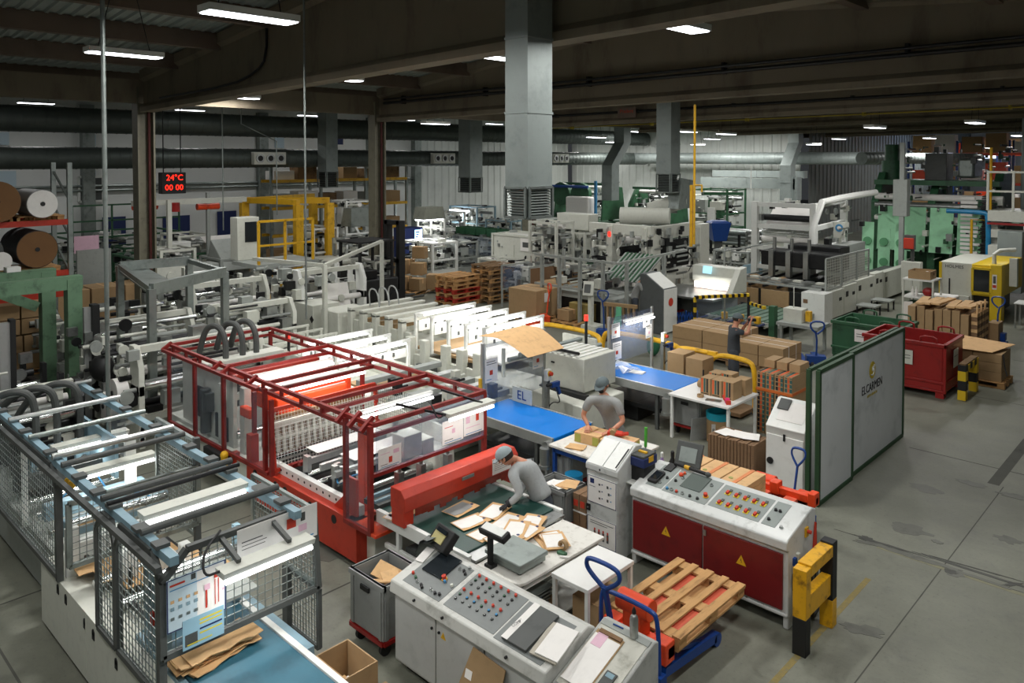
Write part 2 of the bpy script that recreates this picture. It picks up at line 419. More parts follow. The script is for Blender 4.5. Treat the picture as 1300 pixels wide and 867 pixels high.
# pilasters, pipes, doors on the plaster wall
for y in (2, 7.3, 12.0, 20.5, 27.5, 30.9):
    struct(B().box(-38, -37.6, y-.25, y+.25, 0, 7.4), 'wall_pillar', 'galv')
def wallq(px, py): return Q(px, py, X=-37.95)
for k, (px, w, h) in enumerate([(145, 1.0, 2.3), (224, 1.3, 2.2), (288, 1.0, 2.3)]):
    y = wallq(px, 300).y
    d = B().box(-37.96, -37.9, y-w/2, y+w/2, 0, h); o = struct(d, 'door_%d' % (k+1), 'navy')
pw = B()
for y0, y1, z in ((-5, 30.8, 3.55), (-5, 30.8, 3.75)): pw.cyl((-37.85, y0, z), (-37.85, y1, z), .06, 8)
solo(pw, 'wall_pipe', 'galv', 'twin grey service pipes running along the white plaster wall', 'pipe')
for k, (px, py, w, h, lab) in enumerate([(115, 240, 1.0, 1.1, 'small white framed wall opening above the pipes near the paper roll rack'), (430, 178, .6, .6, 'small blue notice high on the white wall')]):
    c = wallq(px, py); t = thing('wall_hatch' if k == 0 else 'wall_notice', (-37.9, c.y, c.z-h/2), lab, 'hatch' if k == 0 else 'sign')
    B().frame((-37.9, c.y-w/2, c.z-h/2), (0, w, 0), (0, 0, h), .1).make('frame', 'white', t)
    B().box(-37.93, -37.88, c.y-w/2, c.y+w/2, c.z-h/2, c.z+h/2).make('panel', 'dgrey' if k == 0 else 'navy', t)
for k, (px0, px1, y0, y1) in enumerate([(0, 20, 217, 248), (103, 121, 171, 185), (0, 11, 168, 184), (103, 121, 216, 227), (349, 360, 170, 188)]):
    a = wallq(px0, y1); c = wallq(px1, y0)
    t = B().box(-37.97, -37.9, a.y, c.y, a.z, c.z); o = struct(t, 'window_%d' % (k+1), mat('pale_window_pane', '#bcd0da', .3, var=0))
# ---- roof: ribbed deck sloping from a ridge, concrete beams and purlins
RX = [(-62, 7.6), (-38, 8.2), (-22.5, 7.15), (-10, 8.5), (14, 6.4)]
def rz(x):
    for (a, za), (b, zb) in zip(RX, RX[1:]):
        if a <= x <= b: return za+(zb-za)*(x-a)/(b-a)
    return RX[-1][1]
V = []; F = []; ys = []; y = -7.
while y < 92: ys += [(y, 0), (y+.12, 0), (y+.155, -.045), (y+.215, -.045), (y+.25, 0)][:4]; y += .25
nx = len(RX)
for yy, o in ys:
    for x, z in RX: V.append((x, yy, z+.35+o))
for i in range(len(ys)-1):
    for k in range(nx-1): F.append((i*nx+k, i*nx+k+1, (i+1)*nx+k+1, (i+1)*nx+k))
struct(B().add(V, F), 'ceiling', 'deck', ang=10)
for k, x in enumerate([-35, -31.5, -28, -25, -20.3, -17.9, -15.5, -13.1, -10.7, -8.3, -5.9, -3.5, -1.1, 1.3, 4]):
    z = rz(x)+.33
    o = struct(B().prism('xz', [(x-.07, z), (x+.07, z), (x+.11, z-.12), (x+.11, z-.4), (x-.11, z-.4), (x-.11, z-.12)], -7, 60), 'ceiling_purlin_beam', 'purlin')
BY = [8.7+8.1*k for k in range(6)]
for k, y in enumerate(BY):
    s = .025 if k == 0 else .01
    zb = lambda x: 6.3+s*(x+22.5)
    xs = [-22.5, -16, -10, -4, 2, 8, 14]; V = []; F = []
    prof = lambda x: [(-.2, zb(x)), (.2, zb(x)), (.2, zb(x)+.13), (.09, zb(x)+.24), (.09, rz(x)-.02), (.2, rz(x)+.06), (.2, rz(x)+.3), (-.2, rz(x)+.3), (-.2, rz(x)+.06), (-.09, rz(x)-.02), (-.09, zb(x)+.24), (-.2, zb(x)+.13)]
    for x in xs: V += [(x, y+o, z) for o, z in prof(x)]
    for i in range(len(xs)-1): F += [(i*12+q, i*12+(q+1) % 12, (i+1)*12+(q+1) % 12, (i+1)*12+q) for q in range(12)]
    F += [tuple(range(12)), tuple(len(V)-12+q for q in range(12))]
    struct(B().add(V, F), 'ceiling_beam', 'concrete', ang=20)
    # steel H column under the beam end
    c = B(); hw = .24
    x0 = -22.75
    c.m(0).box(x0-.02, x0, y-hw, y-hw+.0, 0, .01)
    c = B().box(x0-.2, x0+.2, y-hw, y-hw+.05, 0, 7.0).box(x0-.2, x0+.2, y+hw-.05, y+hw, 0, 7.0).box(x0-.03, x0+.03, y-hw+.05, y+hw-.05, 0, 7.0)
    c.m(1).cyl((x0+.12, y+.1, 0), (x0+.12, y+.1, 6.3), .04, 8)
    if k < 3: struct(c, 'column_%d' % (k+1), [mat('column_olive_grey', '#6d6a59', .6, var=.15), mat('rust_red_pipe', '#4c1a15', .6)])
struct(B().box(-22.9, -22.6, -7, 60, 6.55, 7.2), 'ceiling_edge_beam', 'concrete')
# conduits and cable trays along the second and third beam
for k, (y, z, r, mt, lab) in enumerate([(16.55, 6.92, .05, 'blackmetal', 'black conduit clipped along the lower face of the second concrete beam'),
        (16.55, 7.05, .035, 'blackmetal', 'thin black conduit above the thicker one on the second concrete beam'),
        (24.6, 6.75, .05, 'blackmetal', 'black conduit along the third concrete beam'),
        (25.6, 6.3, .02, 'gold', 'yellow gas pipe hung beyond the third concrete beam')]):
    b = B().cyl((-22, y, z), (10, y, z+.25), r, 8)
    for x in range(-21, 10, 4): b.box(x-.03, x+.03, y-.02, y+.2, z-.07+.3*(x+22)/32, z+.07+.3*(x+22)/32)
    solo(b, 'conduit_pipe', mt, lab, 'pipe')
b = B().tube([(-15.6, 8.58, 8.2), (-15.6, 8.58, 7.2), (-15.9, 8.5, 6.9), (-17, 8.46, 6.68), (-21, 8.46, 6.6)], .03, 6, 1)
solo(b, 'conduit_pipe', 'blackmetal', 'bent black cable conduit on the face of the first concrete beam', 'pipe')
# ---- spiral ducts along the left wall
def spiral(name, p, q, r, lab, mt='duct'):
    p, q = Vector(p), Vector(q); L = (q-p).length; b = B().cyl(p, q, r, 20); n = int(L/.35)
    for k in range(n+1):
        c = p+(q-p)*(k/n); d = (q-p).normalized()*.012
        b.cyl(c-d, c+d, r+.012, 20)
    return solo(b, name, mt, lab, 'duct')
spiral('spiral_duct', (-31, -6, 5.03), (-31, 46, 4.97), .4, 'lower round spiral duct with stale zinc rings running along the white wall')
spiral('spiral_duct', (-31, -6, 6.4), (-31, 46, 6.35), .46, 'upper round spiral duct just under the roof along the white wall')
spiral('spiral_duct', (-31, 44.6, 5.0), (-14.2, 44.6, 5.0), .36, 'bright spiral duct in front of the ribbed white cladding', 'bduct')
spiral('spiral_duct', (-13.4, 38, 5.0), (-11.3, 50.5, 5.0), .28, 'spiral duct above the green printing press by the storage racks', 'bduct')
# three-hole fan boxes on the lower duct
for px, lab in ((341, 'cream box with three round fans on the duct, above the yellow gantry'), (562, 'cream box with three round fans on the duct, by the second steel column'), (710, 'cream box with three round fans beyond the big square duct')):
    c = Q(px, 201, X=-30.5)
    t = thing('fan_box', (c.x, c.y, c.z-.3), lab, 'fan box')
    B().box(c.x-.1, c.x+.15, c.y-.75, c.y+.75, c.z-.27, c.z+.27).make('body', 'cream', t, .02)
    for d in (-.48, 0, .48):
        f = B().cyl((c.x+.14, c.y+d, c.z), (c.x+.2, c.y+d, c.z), .19, 14).m(1).cyl((c.x+.19, c.y+d, c.z), (c.x+.205, c.y+d, c.z), .12, 14); f.make('fan', ['steel', 'black'], t)
# ---- square ducts hanging from the roof with louvre grilles
def sqduct(x0, x1, y0, y1, zb, zt, lab, lou=.42, mt='bduct'):
    t = thing('square_duct', ((x0+x1)/2, (y0+y1)/2, zb), lab, 'duct')
    b = B(); z = zt; L = 1.05
    b.box(x0, x1, y0, y1, zb+lou, zt)
    z = zb+lou
    while z < zt: b.box(x0-.012, x1+.012, y0-.012, y1+.012, z-.015, z+.015); z += L
    b.box(x0-.015, x1+.015, y0-.015, y1+.015, zb-.02, zb)
    b.make('body', mt, t)
    for s in range(2):
        g = B(); n = 11
        if s == 0:
            g.frame((x0+.02, y0-.02, zb), (x1-x0-.04, 0, 0), (0, 0, lou), .035)
            for k in range(n): g.rb(((x0+x1)/2, y0+.01, zb+lou*(k+.5)/n), x1-x0-.08, .045, .006, rx=.6)
        else:
            g.frame((x1+.02, y0+.02, zb), (0, y1-y0-.04, 0), (0, 0, lou), .035)
            for k in range(n): g.rb((x1-.01, (y0+y1)/2, zb+lou*(k+.5)/n), .045, y1-y0-.08, .006, ry=.6)
        g.m(1).box(x0+.05, x1-.05, y0+.05, y1-.05, zb+.01, zb+lou-.01)
        g.make('louvre_grille', ['galv', 'black'], t)
    return t
sqduct(-7.68, -7.25, 7.9, 8.42, 4.17, rz(-7.5)+.33, 'big square zinc air duct hanging in front of the first concrete beam')
sqduct(-15.35, -14.75, 23.5, 24.1, 3.8, rz(-15)+.33, 'square zinc air duct hanging in front of the third concrete beam, above the cream press', .65)
sqduct(-27.3, -26.5, 24.9, 25.7, 3.4, rz(-27)+.33, 'dark square air duct hanging in front of the spiral ducts', .7)
sqduct(-30.6, -29.9, 19.3, 19.9, 3.7, rz(-30)+.33, 'dark square air duct close to the white wall behind the yellow gantry', .7)
def elbow(x, y, lab, s=1.):
    b = B().box(x-.35*s, x+.35*s, y-.35*s, y+.35*s, 2.6, 4.6).prism('yz', [(y-.35*s, 4.6), (y+.35*s, 4.6), (y+1.5*s, 5.9), (y+.8*s, 5.9)], x-.35*s, x+.35*s).box(x-.35*s, x+.35*s, y+.8*s, y+1.5*s, 5.9, rz(x)+.33)
    b.box(x-.38*s, x+.38*s, y-.38*s, y+.38*s, 3.6, 3.66)
    return solo(b, 'duct_elbow', 'bduct', lab, 'duct')
c = Q(775, 215, Y=36); elbow(c.x, 36, 'cranked square duct rising from the green machine behind the cream press')
c = Q(1000, 215, Y=43); elbow(c.x, 43, 'cranked square duct rising beside the ribbed cladding', .9)
# flat horizontal ducts in front of the cladding
b = B(); 
for (xa, xb, ya, yb, Y) in ((905, 1020, 216, 224, 44), (890, 1010, 225, 237, 43)):
    p, q = Q(xa, yb, Y=Y), Q(xb, ya, Y=Y); b.box(p.x, q.x, Y, Y+.5, p.z, Q(xa, ya, Y=Y).z)
    for k in range(3): x = p.x+(q.x-p.x)*k/2; b.box(x-.03, x+.03, Y-.015, Y+.515, p.z-.015, Q(xa, ya, Y=Y).z+.015)
p = Q(1012, 238, Y=43); b.box(p.x-.9, p.x, 43, 43.6, 2.6, Q(1012, 225, Y=43).z)
solo(b, 'flat_duct', 'bduct', 'flat zinc ducts turning down in front of the ribbed cladding', 'duct')
# ---- light fittings
N0 = None
def fitting(x, y, z, power, lab, rot=0., w=.34, L=1.25):
    t = thing('ceiling_light', (x, y, z), lab, 'light', 'hanging light fittings', rot)
    B().box(-w/2, w/2, -L/2, L/2, .02, .11).make('housing', 'white', t, local=True)
    B().box(-w/2+.025, w/2-.025, -L/2+.025, L/2-.025, .005, .022).make('diffuser', 'lens', t, local=True)
    h = B()
    for s in (-1, 1): h.cyl((0, s*L*.35, .1), (0, s*L*.12, max(.3, rz(x)+.1-z)), .008, 6)
    h.make('suspension_wire', 'blackmetal', t, local=True)
    l = lamp('light_source', (0, 0, 0), w*.9, L*.96, power, parent=None); l.parent = t; l.location = (0, 0, -.004)
    return t
NP = 95
for x, y, lab in [(-9.4, 4.95, 'lit strip fitting at the top edge, hung below the ribbed roof'), (-14.4, 5.2, 'lit strip fitting crossed by the hanging rod, near the first beam'),
        (-15.3, 10.2, 'lit strip fitting just beyond the first concrete beam, over the red cage'), (-9.95, 9.75, 'lit strip fitting half hidden by the big square duct'),
        (-5.8, 9.4, 'brightest lit panel in front of the second concrete beam'), (-22.0, 10.9, 'small distant lit fitting beside the first steel column')]:
    fitting(x, y, 6.8, NP*(.75 if x < -12 else 1.4 if x < -8 else 1.1), lab)
for x, y in [(-1.6, 4.9), (-1.4, 10.), (-5.6, .6), (-10., .2), (-1.2, .4), (2.8, 7.5)]:
    fitting(x, y, 6.8, NP*.8, 'unseen strip fitting added above the viewer to light the foreground')  # extra fittings out of view, added to light the foreground
for x, y in [(-4.6, 18.6), (-9.4, 18.8), (-14.2, 19.), (-19, 19)]: fitting(x, y, 7.15, NP*(.7 if x < -12 else 1.1), 'unseen strip fitting added above the second beam flange for its light')  # added where the beam hides them, only for the light they give
for px, py, z, lab in [(553, 158, 6.3, 'lit fitting under the upper spiral duct'), (757, 175, 6.0, 'lit fitting beyond the big square duct, topmost of three'), (778, 181, 6.0, 'lit fitting beyond the big square duct, middle of three'), (757, 188, 5.8, 'lit fitting beyond the big square duct, lowest of three'),
        (922, 171, 6.0, 'lit fitting past the yellow pipe, upper one'), (904, 177, 6.0, 'lit fitting crossed by the yellow pipe'), (871, 168, 6.0, 'small lit fitting beside the third square duct'), (886, 184, 5.8, 'low lit fitting by the cranked duct'),
        (1111, 163, 6.0, 'lit fitting before the dark end bay, upper one'), (1065, 177, 6.0, 'long lit fitting before the dark end bay'), (1033, 184, 5.7, 'lowest lit fitting before the ribbed cladding'), (1238, 157, 6.1, 'lit fitting near the far storage racks, upper one'),
        (1292, 173, 6.0, 'lit fitting at the picture edge over the cream gantry'), (1180, 176, 6.0, 'lit fitting above the green press'), (1195, 188, 5.8, 'wide lit shade above the green press'), (300, 125, 6.6, 'lit fitting between the first and second column')]:
    c = P(px, py, z); d = c.length
    fitting(c.x, c.y, z, NP*(.9 if d < 50 else 1.), lab)
for x, y in [(-34, 3), (-34, 9), (-34, 15), (-34, 21), (-34, 27), (-34, 34), (-27, 14), (-27, 6)]: fitting(x, y, 7.1, NP*.33, 'unseen fitting added above the spiral ducts to brighten the white wall')  # out-of-sight fittings added to brighten the white wall
for x, y in [(-34, 42), (-29, 42), (-24.5, 42), (-21.5, 42), (-14, 57), (-5, 57), (-9, 60)]: fitting(x, y, 6.7, NP*1.5, 'unseen fitting added behind the far beams to brighten cladding and racks')  # out-of-sight fittings added to brighten the far cladding and racks
w = bpy.data.worlds.new('World'); SC.world = w; w.use_nodes = True
w.node_tree.nodes['Background'].inputs[0].default_value = (.75, .8, .85, 1); w.node_tree.nodes['Background'].inputs[1].default_value = .03
# ---- hanging rods and other verticals
for px, lab in ((127, 'thick steel rod hanging from the roof in front of the paper roll rack'), (386, 'thin steel rod hanging from the roof over the red cage'), (283, 'thin grey hanging rod before the yellow gantry'), (351, 'short bent hanging rod near the yellow gantry')):
    c = {127: Q(138, 540, Y=3.6), 386: Q(389, 420, Y=8.0), 283: Q(284, 330, Y=12), 351: Q(352, 300, Y=14)}[px]
    z0 = {127: 1.25, 386: 1.9, 283: 2.6, 351: 3.0}[px]; r = {127: .03, 386: .02, 283: .02, 351: .02}[px]
    b = B()
    if px == 351: b.tube([(c.x, c.y, z0), (c.x, c.y, 5.6), (c.x-.6, c.y-1., 6.2), (c.x-.6, c.y-1., 7.2)], r, 8)
    else: b.cyl((c.x, c.y, z0), (c.x, c.y, rz(c.x)+.3), r, 10)
    solo(b, 'hanging_rod', 'galv', lab, 'rod')
c = Q(881, 310, Y=20.5)
b = B().cyl((c.x, c.y, Q(881, 310, Y=20.5).z), (c.x, c.y, 6.6), .035, 8).cyl((c.x-.1, c.y, 2.35), (c.x-.1, c.y, 4.2), .05, 8).tube([(c.x, c.y, 4.2), (c.x+.25, c.y, 4.2), (c.x+.25, c.y, 4.0)], .03, 8)
solo(b, 'gas_pipe', 'yellow', 'bright yellow vertical pipe dropping in front of the cream printing press', 'pipe')
# digital clock thermometer hanging by the first column
c = Q(221, 232, X=-27)
t = thing('clock_display', (c.x, c.y, c.z-.35), 'black hanging clock box showing red temperature and time digits', 'clock')
B().box(c.x-.3, c.x, c.y-.42, c.y+.42, c.z-.38, c.z+.36).make('case', 'black', t, .02)
text('24°C', .28, 'led', t, 'temperature_digit', (c.x+.012, c.y+.02, c.z+.17), (PI/2, 0, PI/2), world=True)
text('00 00', .28, 'led', t, 'time_digit', (c.x+.012, c.y, c.z-.17), (PI/2, 0, PI/2), world=True)
b = B()
for s in (-.3, .3): b.cyl((c.x-.15, c.y+s, c.z+.36), (c.x-.15, c.y+s, 7.2), .02, 6)
b.make('hanger', 'blackmetal', t)
# red warning sign on the third beam
c = Q(796, 143, Y=24.55)
t = thing('beam_sign', (c.x, c.y, c.z-.2), 'small pale sign with red lettering on the third concrete beam', 'sign')
B().box(c.x-.42, c.x+.42, c.y-.03, c.y, c.z-.2, c.z+.2).make('panel', mat('dusty_sign', '#6d5d52', .8), t)
text('Praders', .2, 'redink', t, 'lettering', (c.x, c.y-.035, c.z+.05), (PI/2, 0, 0), world=True)
# ================================================================= LEFT LINE: guarded bag line with teal outfeed belt
LX = thing('guarded_bag_line', (-7.6, 3.0, 0), 'bag making line inside grey wire mesh guards with teal outfeed belt', 'machine')
b = B().box(-9.3, -4.0, 2.43, 2.47, .05, .68).box(-9.3, -4.0, 3.5, 3.54, .05, .68).box(-9.3, -9.26, 2.47, 3.5, .05, .68).box(-9.3, -4.0, 2.43, 2.62, .68, .7).box(-9.3, -7.1, 2.62, 3.54, .66, .69)
for x in (-7.9, -6.2): b.box(x-.006, x+.006, 2.424, 2.43, .06, .68)
for px, py in ((73, 749), (83, 762), (107, 793), (118, 807), (147, 844)):
    c = Q(px, py, Y=2.425); b.m(1).cyl((c.x, 2.424, c.z+.03), (c.x, 2.44, c.z+.03), .03, 12).box(c.x-.03, c.x+.03, 2.424, 2.44, c.z-.04, c.z+.03)
b.make('base_panel', ['cream', 'black'], LX)
B().box(-13.4, -9.32, 2.62, 3.5, .05, .62).make('rear_base', 'grey', LX, .01)
B().box(-7.15, -4.0, 2.66, 3.47, .70, .755).make('conveyor_belt', 'teal', LX, .01)
b = B().box(-7.15, -4.0, 3.475, 3.53, .70, .765).m(1).box(-7.15, -5.85, 3.53, 3.62, .66, .74).box(-7.15, -4.0, 2.6, 2.655, .7, .74)
b.make('belt_edge', ['white', 'lblue'], LX)
# rails above the guards
b = B()
for y in (2.46, 3.53): b.box(-11.5, -5.95, y-.035, y+.035, 1.86, 1.93)
b.m(1).bar((-11.6, 2.36, 1.84), (-6.0, 2.36, 1.84), .045)
for x in (-10.9, -9.9, -9.0, -8.1, -7.6, -7.2, -6.6, -6.2):
    for y in (2.46, 3.53): b.box(x-.06, x+.06, y-.06, y+.05, 1.93, 1.96)
b.make('top_rail', ['lblue', 'dgrey'], LX)
for x, r, mt in ((-11.4, .025, 'steel'), (-10.35, .03, 'steel'), (-9.55, .028, 'galv'), (-8.75, .035, 'steel'), (-8.45, .03, 'dgrey'), (-7.35, .03, 'dgrey'), (-7.2, .022, 'blackmetal'), (-6.45, .03, 'dgrey')):
    B().cyl((x, 2.4, 1.97), (x, 3.62, 1.97), r, 10).make('cross_tube', mt, LX)
def guard(nm, poly, pl, c, w=.05, pitch=.05, extra=()):
    """wire guard panel: closed outline poly in plane pl at offset c"""
    g = {'xz': lambda p: Vector((p[0], c, p[1])), 'yz': lambda p: Vector((c, p[0], p[1]))}[pl]
    fr = B(); n = len(poly)
    for k in range(n): fr.bar(g(poly[k]), g(poly[(k+1) % n]), w)
    f = fr.make('guard_frame', nm, LX)
    m = B(); us = [p[0] for p in poly]; vs = [p[1] for p in poly]
    def span(val, ax):
        out = []
        for k in range(n):
            p, q = poly[k], poly[(k+1) % n]
            if (p[ax]-val)*(q[ax]-val) < 0:
                t = (val-p[ax])/(q[ax]-p[ax]); out.append(p[1-ax]+(q[1-ax]-p[1-ax])*t)
        return (min(out), max(out)) if len(out) > 1 else None
    for ax, lo, hi in ((0, min(us), max(us)), (1, min(vs), max(vs))):
        k = lo+pitch/2
        while k < hi:
            s = span(k, ax)
            if s: m.bar(g((k, s[0]) if ax == 0 else (s[0], k)), g((k, s[1]) if ax == 0 else (s[1], k)), .0065)
            k += pitch
    m.make('wire_mesh', 'galv', f); return f
guard('dgrey', [(-11.3, .75), (-8.69, .75), (-8.69, 1.66), (-8.85, 1.86), (-11.3, 1.86)], 'xz', 2.43, .05, .07)
guard('dgrey', [(-7.55, .72), (-7.1, .72), (-7.1, 1.6), (-7.2, 1.82), (-7.4, 1.82), (-7.55, 1.64)], 'xz', 2.43, .045, .065)
guard('dgrey', [(-7.06, .72), (-6.14, .72), (-6.14, 1.68), (-6.3, 1.86), (-6.95, 1.86), (-7.06, 1.62)], 'xz', 2.43, .05, .07)
guard('dgrey', [(2.42, 1.08), (3.82, 1.08), (3.78, 1.74), (3.58, 1.88), (2.62, 1.88), (2.42, 1.68)], 'yz', -6.1, .05, .07)
guard('dgrey', [(-6.72, .5), (-6.12, .5), (-6.12, 1.05), (-6.72, 1.05)], 'xz', 3.84, .04)
guard('galv', [(-9.5, .8), (-8.42, .8), (-8.42, 1.86), (-9.5, 1.86)], 'xz', 3.74, .04)
guard('galv', [(2.44, .95), (3.74, .95), (3.74, 1.58), (2.44, 1.58)], 'yz', -8.4, .045, .065)
guard('galv', [(-7.3, 1.1), (-6.15, 1.1), (-6.15, 1.78), (-7.3, 1.78)], 'xz', 3.82, .035)
b = B().bar((-8.42, 3.74, 0), (-8.42, 3.74, 1.9), .06).bar((-6.14, 2.43, .05), (-6.14, 2.43, 1.7), .06).bar((-8.7, 2.44, .7), (-8.7, 2.44, 1.7), .06).bar((-6.6, 3.8, .0), (-6.6, 3.8, 1.1), .05)
b.make('guard_post', 'dgrey', LX)
b = B()
for k in range(4): b.sph((-8.62+.05*k, 2.5, 1.72+.02*(k % 2)), .035, .035, .045, 8, 6)
b.make('rag_tie', 'yellow', LX)
# inside works: cross beams, rollers, sheets, motors
for x, z, mt in ((-10.7, 1.05, 'dgrey'), (-9.9, .95, 'lblue'), (-9.2, 1.0, 'lblue'), (-9.05, .8, 'white')):
    B().box(x-.06, x+.06, 2.62, 3.72, z-.09, z+.09).make('cross_beam', mt, LX, .008)
for x, z, r in ((-10.4, .92, .035), (-10.1, .85, .05), (-9.6, .8, .05), (-8.9, 1.15, .045), (-8.2, .78, .05), (-7.7, .76, .05)):
    B().cyl((x, 2.6, z), (x, 3.6, z), r, 14).make('roller', 'chrome', LX)
b = B()
for y in (2.75, 3.0, 3.25, 3.5):
    b.box(-8.9, -7.2, y-.02, y+.02, .74, .78)
b.make('guide_strip', 'blackmetal', LX)
rr = random.Random(3)
for k in range(5):
    x = -8.6+.3*k; B().rb((x, 2.95+.12*k, .8+.004*k), .34, .8, .006, rr.uniform(-.1, .1)).make('kraft_sheet', 'kraftl', LX)
B().box(-8.2, -7.5, 3.1, 3.25, .82, 1.02).box(-8.15, -8.0, 2.8, 2.95, .82, 1.1).box(-7.9, -7.8, 3.3, 3.4, .82, 1.06).make('feeder_block', 'white', LX, .01)
b = B()
for k in range(7): b.cyl((-7.9, 2.7+.14*k, .8), (-7.9, 2.7+.14*k, .98), .018, 8)
b.make('suction_cup', 'black', LX)
b = B().box(-7.0, -6.5, 2.62, 2.66, .75, 1.45).box(-7.0, -6.94, 3.44, 3.5, .75, 1.5).m(1).cyl((-6.9, 2.6, 1.3), (-6.9, 3.5, 1.3), .06, 14).m(2).box(-6.8, -6.4, 2.7, 3.4, 1.12, 1.14)
b.make('outfeed_frame', ['lblue', 'chrome', 'grey'], LX)
b = B().m(0).box(-6.75, -6.72, 2.58, 2.64, 1.0, 1.12).box(-6.75, -6.72, 2.66, 2.72, .98, 1.05); b.make('red_knob', 'redink', LX)
for y in (2.9, 3.14, 3.42):
    mo = B().box(-11.3, -11.12, y-.09, y+.09, .85, 1.27); mo = mo.make('motor_housing', 'lblue', LX, .012)
    f = B()
    for z in (.95, 1.06, 1.17): f.cyl((-11.12, y, z), (-11.09, y, z), .035, 12)
    f.make('dial', 'chrome', mo)
    h = [(-11.2, y, 1.25), (-11.2, y, 1.75), (-11.2, y-.06, 2.02), (-11.35, y-.3, 2.05), (-11.7, y-.55, 1.75), (-12.0, y-.65, 1.2)]
    B().tube(h, .045, 10, 3).make('hose', 'dgrey', mo)
b = B()
for k in range(16):
    x = -13.2+.14*k; b.box(x, x+.07, 2.7+rr.uniform(0, .3), 3.3+rr.uniform(0, .2), .62, .8+rr.uniform(0, .3))
b.make('unwind_works', 'blackmetal', LX)
B().box(-10.3, -10.26, 2.5, 2.56, .7, 1.75).box(-9.9, -9.84, 3.5, 3.62, .6, 1.6).box(-8.75, -8.69, 2.5, 2.62, .7, 1.2).make('side_bracket', 'white', LX)
b = B().box(-11.5, -10.2, 3.5, 3.54, 1.0, 1.5).m(1).box(-10.3, -9.9, 3.5, 3.53, 1.35, 1.86); b.make('rear_screen', ['lblue', 'plexi'], LX)
for q in ([(-10.2, 2.9, .95), (-10.1, 3.2, 1.25), (-10.0, 3.35, .95)], [(-9.3, 3.2, 1.0), (-9.2, 3.4, 1.2), (-9.15, 3.55, 1.05)]):
    B().tube(q, .01, 6, 2).make('air_hose', 'blueink', LX)
def tube_lamp(parent, x, y0, y1, z, power, tilt=0, house='cream', lit=True):
    w = .35 if house == 'white' else 1
    b = B().prism('xz', [(x-.08*w, z+.05), (x+.08*w, z+.05), (x+.06*w, z), (x-.06*w, z)], y0, y1); o = b.make('lamp_housing', house, parent)
    B().cyl((x+.05, y0+.02, z-.03), (x+.05, y1-.02, z-.03), .02, 10).make('fluorescent_tube', 'tubelit', o)
    lamp('tube_light', (x+.05, (y0+y1)/2, z-.045), .06, abs(y1-y0)*.95, power, parent=parent)
    return o
tube_lamp(LX, -10.75, 2.95, 3.85, 1.36, 10)
tube_lamp(LX, -9.75, 2.9, 3.8, 1.33, 10)
tube_lamp(LX, -6.85, 2.55, 3.5, 1.9, 10)
b = B().bar((-6.12, 2.9, 1.88), (-5.78, 2.9, 1.79), .035).bar((-6.12, 3.35, 1.88), (-5.78, 3.35, 1.79), .035); b.make('lamp_arm', 'dgrey', LX)
tube_lamp(LX, -5.78, 2.74, 3.55, 1.72, 9)
B().tube([(-5.78, 2.74, 1.77), (-5.8, 2.62, 1.76), (-5.9, 2.66, 1.9), (-6.1, 2.9, 1.93)], .01, 6, 2).make('lamp_cable', 'black', LX)
# posters on the front guard
def poster(name, parent, o, u, v, n, base, items, lab=None):
    """flat notice on plane (o,u,v) facing n; items = (u0,v0,u1,v1,mat)"""
    o, u, v, n = map(Vector, (o, u, v, n)); b = B(); ms = [base]
    def q(u0, v0, u1, v1, h): 
        p = [o+u*a+v*c+n*h for a, c in ((u0, v0), (u1, v0), (u1, v1), (u0, v1))]; b.add(p, [(0, 1, 2, 3)])
    t = .004; p = [o+u*a+v*c+n*h for h in (0, t) for a, c in ((0, 0), (1, 0), (1, 1), (0, 1))]
    b.add(p, [(0, 1, 2, 3), (4, 5, 6, 7), (0, 1, 5, 4), (1, 2, 6, 5), (2, 3, 7, 6), (3, 0, 4, 7)])
    for ii, (u0, v0, u1, v1, mt) in enumerate(items):
        if mt not in ms: ms.append(mt)
        b.m(ms.index(mt)); q(u0, v0, u1, v1, t+.0008+.00025*ii)
    x = b.make(name, ms, parent)
    if lab: x['label'] = lab
    return x
it = [(0, 0, .02, 1, 'navy'), (.98, 0, 1, 1, 'navy'), (0, .98, 1, 1, 'navy'), (0, 0, 1, .02, 'navy'), (.05, .86, .3, .9, 'redink'), (.05, .78, .95, .8, 'blueink'), (.4, .86, .48, .97, 'dgrey')]
for k in range(4): it += [(.06+.13*k, .54, .12+.13*k, .6, 'kraftl'), (.06+.13*k, .4, .12+.13*k, .47, 'lblue'), (.06+.13*k, .22, .12+.13*k, .28, 'galv')]
it += [(.64, .2, .67, .6, 'redink'), (.68, .22, .71, .55, 'paper'), (.62, .55, .72, .66, 'pink'), (.8, .2, .815, .7, 'redink'), (.86, .22, .875, .7, 'redink'), (.79, .72, .9, .82, 'redink'), (.93, .42, .97, .47, 'pink')]
poster('safety_poster', LX, (-6.06, 2.44, 1.28), (0, .48, 0), (0, 0, .42), (1, 0, 0), mat('poster_pale_blue', '#bfd3dc', .7, var=.03), [(.5, .04, .97, .97, 'paper')]+it)
it = [(.05, .1, .35, .5, 'dgrey'), (.4, .8, .95, .86, 'yelink'), (.4, .68, .95, .73, 'yelink'), (.4, .5, .95, .56, 'navy'), (.4, .36, .95, .41, 'yelink'), (.1, .12, .7, .16, 'yelink')]
poster('safety_poster', LX, (-6.055, 2.56, 1.09), (0, .34, 0), (0, 0, .24), (1, 0, 0), mat('pale_blue_print', '#8fb6c8', .7, var=.04), it)
it = [(.6, .5, .72, .8, 'redink'), (.78, .6, .84, .85, 'dgrey'), (.75, .3, .86, .5, 'pink'), (.5, .06, .95, .1, 'blueink'), (.05, .6, .3, .63, 'dgrey'), (.05, .5, .35, .52, 'dgrey'), (.05, .4, .33, .42, 'dgrey')]
